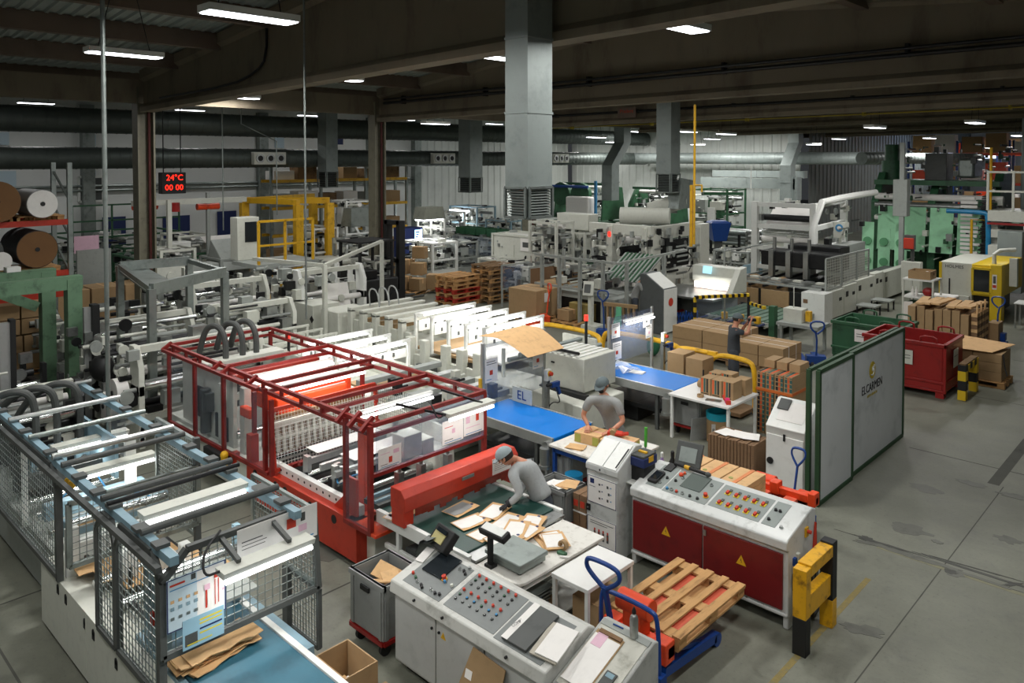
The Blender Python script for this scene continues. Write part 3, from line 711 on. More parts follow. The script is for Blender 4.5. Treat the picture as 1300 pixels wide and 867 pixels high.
poster('notice_board', LX, (-6.05, 3.02, 1.6), (0, .76, 0), (0, 0, .3), (1, 0, 0), 'paper', it)
# folded kraft bags lying on the teal belt
t = thing('kraft_bag_pile', (-6.35, 2.95, .757), 'fanned bundle of flat brown kraft bags on the teal belt', 'paper bags')
rr = random.Random(5)
for k in range(11):
    b = B(); dx, dy, a = rr.uniform(-.05, .05), rr.uniform(-.06, .06), rr.uniform(-.16, .16)+.1
    z = .004+.01*k; n = 8; V = []
    for i in range(n+1):
        for j in range(3):
            u = -.32+.64*i/n; v = -.13+.13*j; c, s = math.cos(a), math.sin(a)
            V.append((dx+v*c-u*s, dy+v*s+u*c, z+.012*math.sin(i*1.9+k)*(j != 1)+.012))
    F = [(i*3+j, i*3+j+1, i*3+j+4, i*3+j+3) for i in range(n) for j in range(2)]
    m = len(V); V += [(x, y, zz-.008) for x, y, zz in V]; F += [tuple(q+m for q in reversed(f)) for f in F]
    ed = [(i*3, (i+1)*3) for i in range(n)]+[((i+1)*3+2, i*3+2) for i in range(n)]+[(1, 0), (2, 1), (n*3, n*3+1), (n*3+1, n*3+2)]
    F += [(p, q, q+m, p+m) for p, q in ed]
    b.add(V, F).make('kraft_bag', 'kraftl', t, local=True, ang=60)

# ================================================================= RED CAGED MACHINE
RM = thing('red_caged_machine', (-10.3, 6.3, 0), 'long paper converting machine in a red tube cage with clear panels', 'machine')
b = B().box(-10.36, -7.77, 5.4, 5.46, .08, .56).box(-10.36, -7.77, 5.38, 5.56, .56, .6)
b.box(-7.81, -7.77, 5.46, 5.8, .08, .6)
for px, py in ((324, 601), (350, 616), (362, 623), (394, 642), (424, 659)):
    c = Q(px, py, Y=5.4); b.m(1).cyl((c.x, 5.392, c.z), (c.x, 5.41, c.z), .055, 16)
b.m(0).box(-9.2, -9.19, 5.395, 5.4, .1, .55)
b.make('side_skirt', ['red', 'black'], RM, .006)
b = B().box(-13.1, -10.4, 5.45, 7.25, .06, .55).box(-7.77, -7.6, 5.55, 7.2, .05, .6).box(-13.4, -12.4, 5.5, 6.0, .5, .62); b.make('rear_base', 'cream', RM, .01)
B().box(-10.36, -7.82, 5.47, 7.25, .06, .5).make('inner_base', 'blackmetal', RM)
b = B().box(-10.5, -10.36, 5.4, 5.52, .1, 1.0).box(-11.0, -10.9, 5.42, 5.5, .1, .6); b.make('red_post', 'red', RM)
# cage: twin tube rails, cross tubes and posts
ZT, ZL = 1.86, 1.74
cg = B()
for y in (5.4, 7.22):
    cg.bar((-13.1, y, ZT), (-7.4, y, ZT), .05); cg.bar((-13.1, y, ZL), (-7.4, y, ZL), .045)
    for k in range(12): x = -13.0+.5*k; cg.bar((x, y, ZL), (x, y, ZT), .04)
for x in (-13.1, -11.15, -9.9, -8.6, -7.42):
    cg.bar((x, 5.4, ZT), (x, 7.22, ZT), .05); cg.bar((x, 5.4, ZL), (x, 7.22, ZL), .045)
cg.bar((-13.1, 5.26, 1.8), (-9.9, 5.26, 1.8), .045)
for x in (-13.1, -11.3, -11.0, -10.2): cg.bar((x, 5.26, 1.8), (x, 5.42, 1.9), .05)
for x in (-8.0, -7.75, -7.5): cg.bar((x, 5.28, 1.79), (x, 5.46, 1.93), .05)
cg.make('cage_rail', 'cagered', RM)
for x, y, z0, z1 in ((-13.08, 5.36, .56, 1.82), (-12.1, 5.36, .56, 1.82), (-11.12, 5.36, .56, 1.82), (-9.88, 5.36, .6, 1.8), (-9.74, 5.38, .6, 1.66), (-7.95, 5.38, .55, 1.84), (-7.42, 5.36, .56, 1.86), (-7.42, 7.22, .9, 1.86), (-10.45, 5.5, .55, 1.6), (-13.08, 7.22, .56, 1.8), (-10.2, 7.22, .56, 1.8)):
    B().bar((x, y, z0), (x, y, z1), .055).make('cage_post', 'cagered', RM)
cg = B().bar((-13.08, 5.36, .58), (-9.8, 5.36, .62), .05).bar((-7.42, 5.36, 1.26), (-7.42, 7.22, 1.26), .045).bar((-7.95, 5.36, .58), (-7.42, 5.36, .58), .05)
cg.make('cage_sill', 'cagered', RM)
B().box(-7.95, -7.3, 5.34, 5.75, .56, .6).make('corner_plate', 'orange', RM, .006)
for nm, x0, x1, z0, z1 in (('side_panel', -13.05, -12.13, .6, 1.78), ('side_panel', -12.07, -11.15, .6, 1.78), ('side_panel', -11.09, -9.91, .63, 1.76), ('side_panel', -7.92, -7.45, .6, 1.8)):
    B().box(x0, x1, 5.355, 5.36, z0, z1).make(nm, 'plexi', RM)
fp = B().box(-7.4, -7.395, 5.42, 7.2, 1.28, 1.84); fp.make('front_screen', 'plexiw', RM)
poster('instruction_sheet', RM, (-7.39, 5.45, 1.32), (0, .34, 0), (0, 0, .24), (1, 0, 0), 'paper', [(.1, .15, .4, .18, 'dgrey'), (.45, .2, .6, .5, 'redink'), (.1, .7, .5, .73, 'pink'), (.65, .6, .9, .8, 'pink'), (.1, .05, .9, .08, 'blueink')])
poster('instruction_sheet', RM, (-7.39, 6.45, 1.34), (0, .36, 0), (0, 0, .3), (1, 0, 0), 'paper', [(.1, .15, .5, .18, 'dgrey'), (.45, .4, .6, .6, 'pink'), (.1, .7, .5, .73, 'redink'), (.1, .05, .9, .08, 'blueink')])
poster('instruction_sheet', RM, (-7.388, 6.82, 1.36), (0, .36, 0), (0, 0, .32), (1, 0, 0), 'paper', [(.1, .5, .3, .8, 'pink'), (.6, .5, .75, .85, 'redink'), (.1, .3, .8, .33, 'pink'), (.1, .05, .9, .08, 'blueink')])
# lamp reaching out over the front screen
b = B().bar((-7.75, 6.0, 1.9), (-7.15, 6.3, 1.83), .025).bar((-7.75, 6.75, 1.92), (-7.12, 6.9, 1.85), .025); b.make('lamp_arm', 'blackmetal', RM)
tube_lamp(RM, -7.15, 6.3, 7.1, 1.8, 3)
B().tube([(-7.15, 6.3, 1.84), (-7.2, 6.2, 1.78), (-7.3, 6.22, 1.92), (-7.5, 6.3, 1.93)], .01, 6, 2).make('lamp_cable', 'black', RM)
# works inside the cage
b = B().box(-13.0, -11.2, 5.55, 5.62, .55, 1.62).box(-13.0, -11.2, 7.02, 7.1, .55, 1.6).box(-11.0, -10.85, 5.55, 5.7, .55, 1.55).box(-11.6, -11.4, 5.5, 5.55, .55, 1.5)
b.m(1).box(-11.75, -11.35, 5.52, 5.549, .62, 1.0).box(-12.4, -12.1, 5.52, 5.549, .8, 1.3)
b.make('side_frame', ['cream', 'blackmetal'], RM, .008)
B().cyl((-11.95, 5.46, .65), (-11.95, 5.46, 1.35), .08, 12).box(-12.05, -11.8, 5.4, 5.54, 1.0, 1.3).make('drive_motor', 'dgrey', RM, .01)
c = Q(347, 660, Y=5.3)
B().cyl((-10.95, 5.28, .42), (-10.95, 5.28, .58), .05, 12).sph((-10.95, 5.28, .6), .06).make('yellow_plug', 'yellow', RM)
B().box(-11.6, -11.0, 5.25, 5.42, .38, .58).make('gearbox', 'black', RM, .02)
B().box(-12.5, -12.2, 5.6, 7.0, 1.52, 1.66).make('suction_duct', 'cream', RM, .01)
B().box(-12.2, -11.6, 5.65, 7.05, 1.3, 1.45).make('press_beam', 'dgrey', RM)
for y in (6.0, 6.3, 6.55):
    B().tube([(-12.35, y, 1.64), (-12.35, y, 2.0), (-12.5, y-.05, 2.2), (-12.75, y-.15, 2.15), (-12.9, y-.2, 1.7)], .05, 10, 3).make('hose', 'dgrey', RM)
# orange printing bridge, white rails, guide rollers
b = B().box(-10.75, -10.25, 5.6, 7.05, 1.34, 1.58).box(-10.3, -10.15, 5.7, 6.9, 1.26, 1.5).box(-10.9, -10.6, 5.5, 5.6, 1.15, 1.3); b.make('bridge_cover', 'orange', RM, .02)
b = B().box(-10.6, -10.45, 5.62, 7.0, 1.582, 1.6).box(-10.22, -10.2, 5.75, 6.9, 1.502, 1.51); b.make('bridge_strip', 'white', RM)
for x, z, mt in ((-11.5, 1.55, 'white'), (-11.3, 1.62, 'red'), (-11.05, 1.58, 'white'), (-10.95, 1.5, 'chrome')):
    B().box(x-.05, x+.05, 5.6, 7.1, z-.04, z+.04).make('transverse_rail', mt, RM)
for y in (5.75, 6.1):
    b = B().cyl((-10.5, y, .62), (-10.5, y, 1.25), .04, 10).box(-10.6, -10.4, y-.06, y+.06, .7, .95); b.make('lifting_column', 'steel', RM)
for x, z, r in ((-11.2, .75, .06), (-10.9, .85, .05), (-10.1, .72, .06), (-9.2, .7, .045), (-8.95, .66, .045), (-8.2, .72, .05)):
    B().cyl((x, 5.6, z), (x, 7.1, z), r, 14).make('roller', 'chrome', RM)
# tilted red mesh gate across the bed
g = B().frame((-9.74, 5.42, .66), (0, 1.78, 0), (-.1, 0, .82), .05); gf = g.make('mesh_gate', 'red', RM)
B().mesh((-9.74, 5.44, .68), (0, 1.74, 0), (-.1, 0, .8), .05, .0025).make('wire_mesh', 'white', gf)
b = B()
for k in range(15): b.cyl((-9.95, 5.6+.1*k, .82), (-10.0, 5.6+.1*k, 1.2), .028, 8)
b.box(-10.02, -9.96, 5.55, 7.1, .98, 1.03).box(-10.02, -9.96, 5.55, 7.1, 1.16, 1.24).m(1).box(-10.1, -10.05, 5.55, 7.1, .7, 1.3); b.make('gluing_head', ['cream', 'woodd'], RM)
for k, z in enumerate((.72, .8)): B().bar((-9.6+.2*k, 5.6, z), (-9.6+.2*k, 7.1, z), .07, .05).make('guide_bar', 'cagered', RM)
b = B()
for x in (-9.25, -8.95, -8.6): b.box(x-.03, x+.03, 5.65, 7.15, .82, .9)
b.box(-9.3, -9.18, 5.6, 5.66, .6, .95).box(-9.0, -8.7, 6.0, 7.0, .91, .915)
b.make('feed_rail', 'alu', RM)
B().rb((-9.4, 6.4, .935), .3, 1.2, .006, .0).rb((-8.85, 6.5, .93), .35, 1.0, .006, .03).make('sheet_stock', 'paper', RM)
b = B().box(-10.1, -7.85, 5.5, 5.58, .56, .72)
for k in range(15): b.m(1).cyl((-10.0+.15*k, 5.497, .66), (-10.0+.15*k, 5.51, .66), .018, 8)
b.make('perforated_rail', ['white', 'black'], RM)
b = B(); rr = random.Random(11)
for k in range(10):
    x, y = -8.9+rr.uniform(0, .8), 5.65+rr.uniform(0, .4); b.m(k % 3).box(x, x+rr.uniform(.04, .12), y, y+rr.uniform(.04, .1), .6, .72+rr.uniform(0, .28))
b.m(0).tube([(-8.6, 5.7, .7), (-8.4, 5.6, .85), (-8.2, 5.65, .95), (-8.1, 5.8, .8)], .014, 6, 2)
b.make('pneumatic_valve', ['white', 'blackmetal', 'steel'], RM)
B().tube([(-8.7, 5.75, .8), (-8.5, 5.62, .75), (-8.25, 5.66, .95), (-8.12, 5.75, .98)], .012, 6, 2).make('air_hose', 'blueink', RM)
B().prism('xz', [(-8.35, .6), (-7.85, .6), (-7.85, 1.06), (-8.05, 1.06), (-8.12, .8)], 5.46, 5.5).make('gusset_plate', 'red', RM, .005)
B().box(-8.05, -7.9, 5.62, 5.75, .6, 1.7).make('red_column', 'orange', RM, .01)
b = B().box(-8.1, -7.85, 6.2, 6.5, 1.1, 1.4).box(-8.15, -7.9, 6.55, 6.75, 1.05, 1.25).m(1).cyl((-8.1, 6.25, 1.4), (-8.1, 6.25, 1.55), .04, 10)
b.make('control_box', ['cream', 'grey'], RM, .01)
b = B().box(-7.75, -7.45, 5.5, 7.15, .8, .86).m(1).box(-7.7, -7.66, 5.5, 7.15, .86, .9).box(-7.55, -7.52, 5.5, 7.15, .86, .89); b.make('exit_lip', ['dgrey', 'lblue'], RM)
for y in (5.9, 6.25, 6.7): B().box(-7.62, -7.52, y-.04, y+.04, .88, 1.12).cyl((-7.57, y, 1.1), (-7.57, y, 1.22), .025, 8).make('clamp', 'steel', RM)
tube_lamp(RM, -10.85, 5.7, 7.1, 1.68, 10, house='white')
tube_lamp(RM, -9.98, 5.7, 7.1, 1.7, 10, house='white')
tube_lamp(RM, -8.3, 5.8, 7.05, 1.68, 6, house='white')
b = B().box(-9.6, -8.0, 6.95, 7.2, .55, .95).box(-9.8, -8.2, 7.2, 7.24, .95, 1.2).m(1).mesh((-9.9, 7.2, 1.0), (1.2, 0, 0), (0, 0, .5), .05)
b.make('far_side_frame', ['cream', 'galv'], RM)
# ---- green outfeed belt with the red swing beam
GB = thing('outfeed_conveyor', (-6.6, 6.2, 0), 'dark green outfeed belt on a white frame at the red cage front', 'conveyor')
B().box(-7.45, -5.95, 5.52, 6.95, .76, .82).make('belt', 'gbelt', GB, .01)
b = B().box(-7.45, -5.85, 5.46, 5.515, .68, .83).box(-7.45, -5.85, 6.955, 7.01, .68, .83).box(-7.3, -5.9, 5.47, 5.51, .42, .48); b.make('side_rail', 'white', GB, .005)
for x in (-7.05, -5.95):
    for y in (5.49, 6.98): B().bar((x, y, 0), (x, y, .7), .05).make('leg', 'white', GB)
B().box(-5.95, -5.78, 5.5, 6.95, .77, .8).make('transfer_plate', 'steel', GB)
B().cyl((-6.3, 5.4, .55), (-6.3, 5.52, .55), .09, 14).box(-7.0, -6.6, 5.55, 5.9, .3, .5).make('drive_motor', 'dgrey', GB)
SB = thing('swing_beam', (-6.95, 6.3, .82), 'red box beam bridging the green belt with a white notice', 'guard')
B().prism('xz', [(-7.12, .98), (-6.86, .98), (-6.86, 1.14), (-6.93, 1.22), (-7.12, 1.22)], 5.42, 7.3).make('beam', 'red', SB, .008)
B().prism('xz', [(-7.1, .8), (-6.87, .8), (-6.87, .99), (-7.1, .99)], 5.42, 5.56).box(-7.1, -6.87, 7.15, 7.3, .8, .98).make('foot', 'red', SB, .006)
b = B(); V = []; n = 16; rr = random.Random(9)
for k in range(n): b.box(-6.868, -6.862, 5.58+1.5*k/n, 5.58+1.5*(k+1)/n, .9+rr.uniform(-.03, .03), 1.0)
b.make('curtain', mat('dark_red_curtain', '#7c2a1c', .25, var=.25, scale=6), SB)
poster('notice', SB, (-6.858, 6.82, 1.0), (0, .34, 0), (0, 0, .2), (1, 0, 0), 'paper', [(.2, .75, .8, .79, 'dgrey'), (.1, .6, .9, .62, 'dgrey'), (.1, .48, .9, .5, 'dgrey'), (.1, .36, .8, .38, 'dgrey'), (.1, .24, .85, .26, 'dgrey')], 'white notice')
b = B().box(-6.858, -6.85, 6.3, 6.5, 1.09, 1.13); b.make('name_plate', 'steel', SB)
# envelopes and bags on the green belt
rr = random.Random(21)
spots = [(510, 652, .2, 'white windowed bag lying half under the red beam foot'), (585, 646, .1, 'wrapped grey padded bag on the green belt beside the red beam'), (598, 663, -.1, 'open kraft envelope with white sheet on the green belt edge'), (628, 650, .3, 'kraft envelope by the gloved hand of the stooping worker'),
         (618, 676, .0, 'kraft envelope overlapping others near the scale'), (645, 662, .2, 'kraft envelope with white insert under the gloved hand'), (640, 684, -.2, 'kraft envelope hanging over the transfer plate near the scale post'), (655, 672, .5, 'white sheet between two kraft envelopes near the table'), (675, 663, .4, 'curled kraft envelope at the far belt corner'), (668, 675, .1, 'white sheet with kraft edge lying on the transfer plate')]
for k, (px, py, a, lab) in enumerate(spots):
    z = .824 if py < 680 else .83; c = P(px, py, z); z += .004*(k % 4)
    t = thing('kraft_envelope', (c.x, c.y, z), lab, 'envelope', 'envelopes on the green belt', a)
    b = B().box(-.13, .13, -.2, .2, 0, .003); b.make('envelope_back', 'kraftl', t, local=True)
    b = B().prism('xy', [(-.11, -.19), (.07, -.19), (.1, -.1), (.08, .12), (.02, .15), (-.1, .14)], .003, .006).m(1).cyl((.03, .165, .002), (.03, .165, .0045), .02, 12); b.make('white_sheet', ['paper' if k != 1 else 'plastic', 'navy'], t, local=True)
# ================================================================= MIDDLE: two folder lines with lit boards, blue belts
def comb_line(root, xs, y0, y1, zt, zb, lit, nm='lit_station', col='white'):
    for k, x in enumerate(xs):
        b = B().bar((x, y0, zt), (x, y1, zt), .05).bar((x, y0+.05, zb-.4), (x, y0+.05, zt), .06).bar((x, y1-.05, zb-.2), (x, y1-.05, zt+.02), .06)
        b.box(x-.02, x+.02, y0+.12, y1-.12, zb, zt-.16)
        s = b.make(nm, col, root)
        d = B()
        for q in range(5): y = y0+.3+(y1-y0-.5)*q/5; d.box(x+.021, x+.035, y, y+.05, zb+.06, zb+.14)
        d.make('stop_tab', 'dgrey', s)
        if lit:
            B().cyl((x+.12, y0+.2, zt-.03), (x+.12, y1-.2, zt-.03), .02, 8).make('fluorescent_tube', 'tubelit', s)
            lamp('tube_light', (x+.12, (y0+y1)/2, zt-.07), .06, (y1-y0)*.8, lit, parent=root)
def rollers(root, xs, y0, y1, z, r=.045, mt='chrome', nm='roller'):
    for x in xs: B().cyl((x, y0, z), (x, y1, z), r, 12).make(nm, mt, root)
L1 = thing('folder_gluer_line', (-12, 9.1, 0), 'pale folding line with three bright lit boards behind the red cage', 'machine')
b = B().box(-16.6, -9.4, 8.05, 8.15, .3, .74).box(-16.6, -9.4, 9.95, 10.05, .3, .74).box(-16.6, -9.4, 8.15, 9.95, .3, .4); b.make('side_frame', 'cream', L1, .01)
for x in (-16, -14, -12, -9.8): B().box(x-.1, x+.1, 8.1, 10.0, 0, .32).make('pedestal', 'cream', L1, .01)
comb_line(L1, (-13.75, -13.1, -12.45), 8.15, 10.0, 1.28, .95, 5)
B().box(-12.2, -11.5, 8.3, 9.8, .76, .8).make('board_sheet', 'kraft', L1)
for k, (x, z) in enumerate([(-11.55, .95), (-11.1, .86), (-10.6, .82), (-10.15, .84), (-9.7, .8)]):
    B().box(x-.09, x+.09, 8.1, 10.0, z-.05, z+.05).make('transverse_bar', 'grey' if k % 2 == 0 else 'alu', L1, .008)
rollers(L1, (-11.3, -10.85, -10.4, -9.9), 8.2, 9.9, .74)
b = B(); rr = random.Random(4)
for k in range(9):
    x, y = -11.4+.22*k, 8.3+rr.uniform(0, 1.4); b.m(k % 2).box(x, x+.12, y, y+.14, .8, .95+rr.uniform(0, .12)).cyl((x+.06, y, .92), (x+.06, y+.3, .92), .025, 8)
b.make('gripper_head', ['blackmetal', 'cream'], L1)
comb_line(L1, (-16.3, -15.7, -15.1, -14.5), 8.15, 10.0, 1.0, .75, 0, 'grey_station', 'cream')
B().cyl((-13.95, 8.1, 1.0), (-13.95, 8.1, 1.35), .03, 8).m(1).cyl((-13.95, 8.1, 1.35), (-13.95, 8.1, 1.46), .035, 10).make('signal_lamp', ['black', 'redlamp'], L1)
# line 2
L2 = thing('folder_gluer_line', (-13.5, 11.9, 0), 'pale folding line with five bright lit boards behind the draped screen', 'machine')
b = B().box(-16.2, -11.25, 10.95, 11.05, .12, .62).box(-16.2, -11.25, 12.8, 12.9, .12, .62).box(-16.2, -11.25, 11.05, 12.8, .12, .5); b.make('side_frame', 'cream', L2, .01)
comb_line(L2, (-13.55, -13.0, -12.45, -11.9, -11.35), 11.0, 12.9, 1.5, 1.1, 5)
for x in (-13.6, -13.1, -12.4, -11.9, -11.4): B().box(x-.1, x+.1, 10.86, 11.0, .35, 1.0).make('cream_pillar', 'cream', L2, .012)
B().box(-12.6, -11.0, 11.2, 12.6, .78, .82).make('board_sheet', 'paper', L2)
B().box(-13.6, -11.2, 11.1, 12.7, .7, .76).make('board_pile', 'kraft', L2)
for x in (-16.0, -15.5, -15.0, -14.5, -14.0):
    b = B().bar((x, 10.95, 1.28), (x, 12.9, 1.28), .16, .1).box(x-.08, x+.08, 10.95, 11.08, .5, 1.28).box(x-.08, x+.08, 12.78, 12.9, .5, 1.28); b.box(x+.1, x+.3, 11.0, 11.06, .7, 1.05)
    b.make('portal_frame', 'cream', L2, .01)
for x in (-15.75, -15.2, -14.7): B().box(x-.05, x+.05, 11.3, 12.6, .95, 1.05).make('kraft_stack', 'kraft', L2)
for y in (11.5, 11.8, 12.1): B().tube([(-15.9, y, 1.3), (-15.95, y, 1.75), (-15.6, y, 1.75), (-15.5, y, 1.3)], .02, 6, 2).make('loop_hose', 'alu', L2)
for x in (-13.1, -12.7): B().box(x-.08, x+.08, 10.75, 10.88, .3, .5).cyl((x, 10.7, .4), (x, 10.78, .4), .06, 10).make('motor', 'dgrey', L2)
B().box(-17.2, -16.4, 10.9, 11.9, .1, 1.15).make('gearbox_cover', 'cream', L2, .02)
B().box(-18.3, -17.4, 10.8, 11.6, .1, 1.2).m(1).cyl((-17.45, 10.79, .85), (-17.45, 10.8, .85), .1, 4).make('control_cabinet', ['cream', 'black'], L2, .02)
# grey white covers ending line 2
CV = thing('stacker_unit', (-9.2, 11.3, 0), 'smooth pale grey covered stacker unit between the two blue belts', 'machine')
b = B().prism('xz', [(-9.95, .08), (-8.45, .08), (-8.45, .62), (-9.95, .7)], 10.62, 11.9); lo = b.make('lower_cover', 'cream', CV, .02)
B().box(-9.72, -8.72, 11.02, 12.0, .72, 1.34).make('upper_cover', 'cream', CV, .02)
B().box(-11.2, -10.0, 10.62, 11.6, .08, .62).make('lower_cover', 'cream', CV, .02)
b = B().box(-9.5, -9.42, 11.01, 11.02, 1.15, 1.18).box(-9.3, -9.22, 10.61, 10.62, .5, .53).box(-10.6, -10.52, 10.61, 10.62, .45, .48).box(-9.7, -8.6, 10.9, 11.02, .64, .72); b.make('latch', 'black', CV)
b = B()
for k in range(6): b.box(-9.66+.15*k, -9.6+.15*k, 11.02, 11.95, 1.34, 1.36)
b.m(1).cyl((-9.5, 11.1, 1.4), (-8.9, 11.1, 1.4), .03, 8); b.make('louvre', ['white', 'blackmetal'], CV)
for x, z in ((-10.6, 1.0), (-10.3, 1.15), (-10.0, 1.02)): B().cyl((x, 11.0, z), (x, 13.2, z), .05, 12).make('roller', 'galv', CV)
B().box(-10.8, -9.9, 12.9, 12.96, .6, 1.2).box(-10.8, -10.74, 11.0, 11.05, .6, 1.2).make('roller_frame', 'cream', CV)
PT = thing('portal_marking', (0, 0, 0), 'x', 'x'); bpy.data.objects.remove(PT)
# blue belts
def belt(name, x0, x1, y0, y1, z, lab):
    t = thing(name, ((x0+x1)/2, (y0+y1)/2, 0), lab, 'conveyor')
    B().box(x0, x1, y0+.04, y1-.04, z-.06, z).make('belt', 'bbelt', t, .012)
    B().box(x0, x1, y0, y0+.04, z-.14, z+.005).box(x0, x1, y1-.04, y1, z-.14, z+.005).make('side_rail', 'alu', t)
    b = B().cyl((x1-.05, y0-.1, z-.1), (x1-.05, y0+.06, z-.1), .07, 14).cyl((x1-.05, y0-.1, z-.38), (x1-.05, y0-.1, z-.12), .085, 14).cyl((x1-.05, y0-.1, z-.42), (x1-.05, y0-.1, z-.37), .1, 14); b.make('gear_motor', 'steel', t)
    for x in (x0+.25, x1-.35):
        for y in (y0+.06, y1-.06): B().bar((x, y, 0), (x, y, z-.1), .06).make('leg', 'dgrey', t)
    B().box(x0+.2, x1-.3, y0+.1, y1-.1, z-.5, z-.42).make('drip_tray', 'blackmetal', t)
    return t
belt('packing_conveyor', -9.34, -7.5, 8.72, 9.72, .8, 'blue belt conveyor behind the stooping worker, ending at the packing table')
belt('packing_conveyor', -9.38, -7.5, 12.04, 13.1, .8, 'blue belt conveyor behind the box taping worker, ending at the white table')
def screen(x, y0, y1, z0, z1, lab, papers, tube):
    t = thing('clear_screen', (x, (y0+y1)/2, 0), lab, 'screen')
    for y in (y0, y1): B().bar((x, y, 0), (x, y, z1+.03), .05).make('post', 'alu', t)
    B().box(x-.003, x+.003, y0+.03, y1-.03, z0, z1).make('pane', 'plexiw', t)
    for i, (a, z, w, h, tx) in enumerate(papers):
        poster('notice', t, (x+.006, y0+a, z), (0, w, 0), (0, 0, h), (1, 0, 0), 'paper', [(.1, .75+.1*k-.6*(k > 1)*0, .9-.1*k, .78+.1*k, 'dgrey') for k in range(2)]+[(.35, .3, .6, .5, tx), (.1, .1, .5, .13, 'blueink')])
    if tube:
        tube_lamp(t, x+.12, y0+.35, y1-.15, z1-.12, 14, house='white')
    return t
s1 = screen(-9.3, 9.02, 10.58, .82, 1.86, 'clear screen at the end of the nearer blue belt, draped with kraft board', [(.05, 1.2, .3, .4, 'redink'), (1.25, 1.2, .28, .36, 'redink')], False)
B().bar((-9.31, 8.98, .5), (-9.31, 8.98, 1.3), .05).make('yellow_strip', 'yellow', s1)
s2 = screen(-9.3, 12.56, 14.1, .85, 1.78, 'clear screen with lit tube at the end of the farther blue belt', [(.08, 1.35, .28, .3, 'redink'), (.12, .9, .3, .36, 'redink'), (1.2, 1.4, .26, .3, 'dgrey'), (1.3, 1.15, .26, .28, 'pink')], True)
# kraft board draped over screen 1
b = B(); n = 10; V = []
for i in range(n+1):
    u = i/n; x = -9.75+.95*u; z = 1.94-.34*max(0, u-.35)**1.3*1.6-.05*(1-u)
    for y in (9.35+.35*u*0, 10.55): V.append((x, y+.25*u*(y < 10), z+.0))
b.add(V+[(x, y, z-.006) for x, y, z in V], [(2*i, 2*i+1, 2*i+3, 2*i+2) for i in range(n)]+[(2*i+2+2*n+2, 2*i+3+2*n+2, 2*i+1+2*n+2, 2*i+2*n+2) for i in range(n)]+[(2*i, 2*i+2, 2*i+4+2*n, 2*i+2+2*n) for i in range(n)]+[(2*i+3, 2*i+1, 2*i+3+2*n, 2*i+5+2*n) for i in range(n)]+[(0, 2*n+2, 2*n+3, 1), (2*n, 2*n+1, 4*n+3, 4*n+2)])
solo(b, 'kraft_board_sheet', 'kraftl', 'bowed sheet of pale kraft board resting on the clear screen top', 'cardboard')
# control post with air gun beside screen 1
for x, y, lab in ((-8.85, 10.15, 'grey post with red and yellow emergency button and blue air gun by the nearer belt'), (-8.95, 14.0, 'grey post with orange button and blue tape guns at the farther belt')):
    t = thing('button_post', (x, y, 0), lab, 'control post')
    B().bar((x, y, 0), (x, y, 1.25), .07).make('post', 'steel', t)
    B().box(x-.02, x+.06, y-.06, y+.06, 1.12, 1.32).make('button_box', 'white', t, .01)
    B().cyl((x+.06, y, 1.25), (x+.12, y, 1.25), .035, 12).m(1).cyl((x+.06, y, 1.25), (x+.075, y, 1.25), .05, 12).make('emergency_button', ['redink', 'yellow'], t)
    b = B().rb((x+.1, y+.1, 1.05), .07, .2, .09).rb((x+.1, y+.18, .95), .06, .06, .2, rx=.4).m(1).cyl((x+.1, y, 1.07), (x+.1, y-.12, 1.07), .03, 8); b.make('air_gun', ['blue', 'black'], t, .008)
    B().tube([(x+.1, y+.15, .9), (x+.15, y+.2, .7), (x+.08, y+.05, .75), (x, y, .6)], .01, 6, 2).make('cable', 'black', t)
# EL sign board standing at the nearer belt
t = thing('letter_board', (-8.95, 9.65, .806), 'white board with blue letters standing at the far edge of the nearer blue belt', 'sign')
B().box(-9.2, -8.75, 9.64, 9.66, .806, 1.06).make('panel', 'cream', t)
text('EL', .22, 'blue', t, 'lettering', (-8.98, 9.635, .93), (PI/2, 0, 0), world=True)
# yellow hoop rails beyond line 2
def hoop(pts, lab, nm='guard_rail', r=.055):
    return solo(B().tube(pts, r, 10, 3), nm, 'yellow', lab, 'rail')
hoop([(-12.5, 14.0, 0), (-12.5, 14.0, .95), (-12.2, 14.0, 1.02), (-10.75, 14.0, 1.02), (-10.5, 13.9, .9), (-10.5, 13.9, 0)], 'yellow tube hoop rail behind the lit boards, by the stacker unit')
hoop([(-10.85, 14.4, 0), (-10.85, 14.4, .9), (-10.6, 14.4, 1.02), (-8.95, 14.4, 1.02), (-8.7, 14.4, .85), (-8.7, 14.4, 0)], 'yellow tube hoop rail behind the clear screen with the lit tube')
hoop([(-17.0, 14.0, 0), (-17.0, 14.0, .7), (-16.8, 14.0, .75), (-15.0, 14.0, .72)], 'low yellow rail by the black forklift')
# signal lamp on a post by screen 1
t = thing('signal_post', (-9.6, 12.2, 0), 'thin black post topped with a red signal lamp beside the draped screen', 'lamp')
B().cyl((-9.6, 12.2, 1.3), (-9.6, 12.2, 1.75), .03, 8).bar((-9.6, 12.2, 0), (-9.6, 12.2, 1.3), .04).make('post', 'black', t)
B().cyl((-9.6, 12.2, 1.75), (-9.6, 12.2, 1.86), .04, 12).make('lamp_cap', 'redlamp', t)
# objects on the farther blue belt
t = thing('crumpled_sheet', (-9.0, 12.55, .801), 'crumpled clear film lying on the farther blue belt under the screen', 'film')
b = B(); rr = random.Random(2); V = [(-9.25+.12*i, 12.3+.12*j, .805+rr.uniform(0, .14)) for i in range(6) for j in range(5)]
b.add(V, [(i*5+j, i*5+j+1, i*5+j+6, i*5+j+5) for i in range(5) for j in range(4)]); b.make('film', 'film', t, ang=80)
solo(B().rb((-8.65, 12.6, .81), .3, .2, .02, .2), 'paper_pad', 'paper', 'white paper pad lying on the farther blue belt', 'paper')
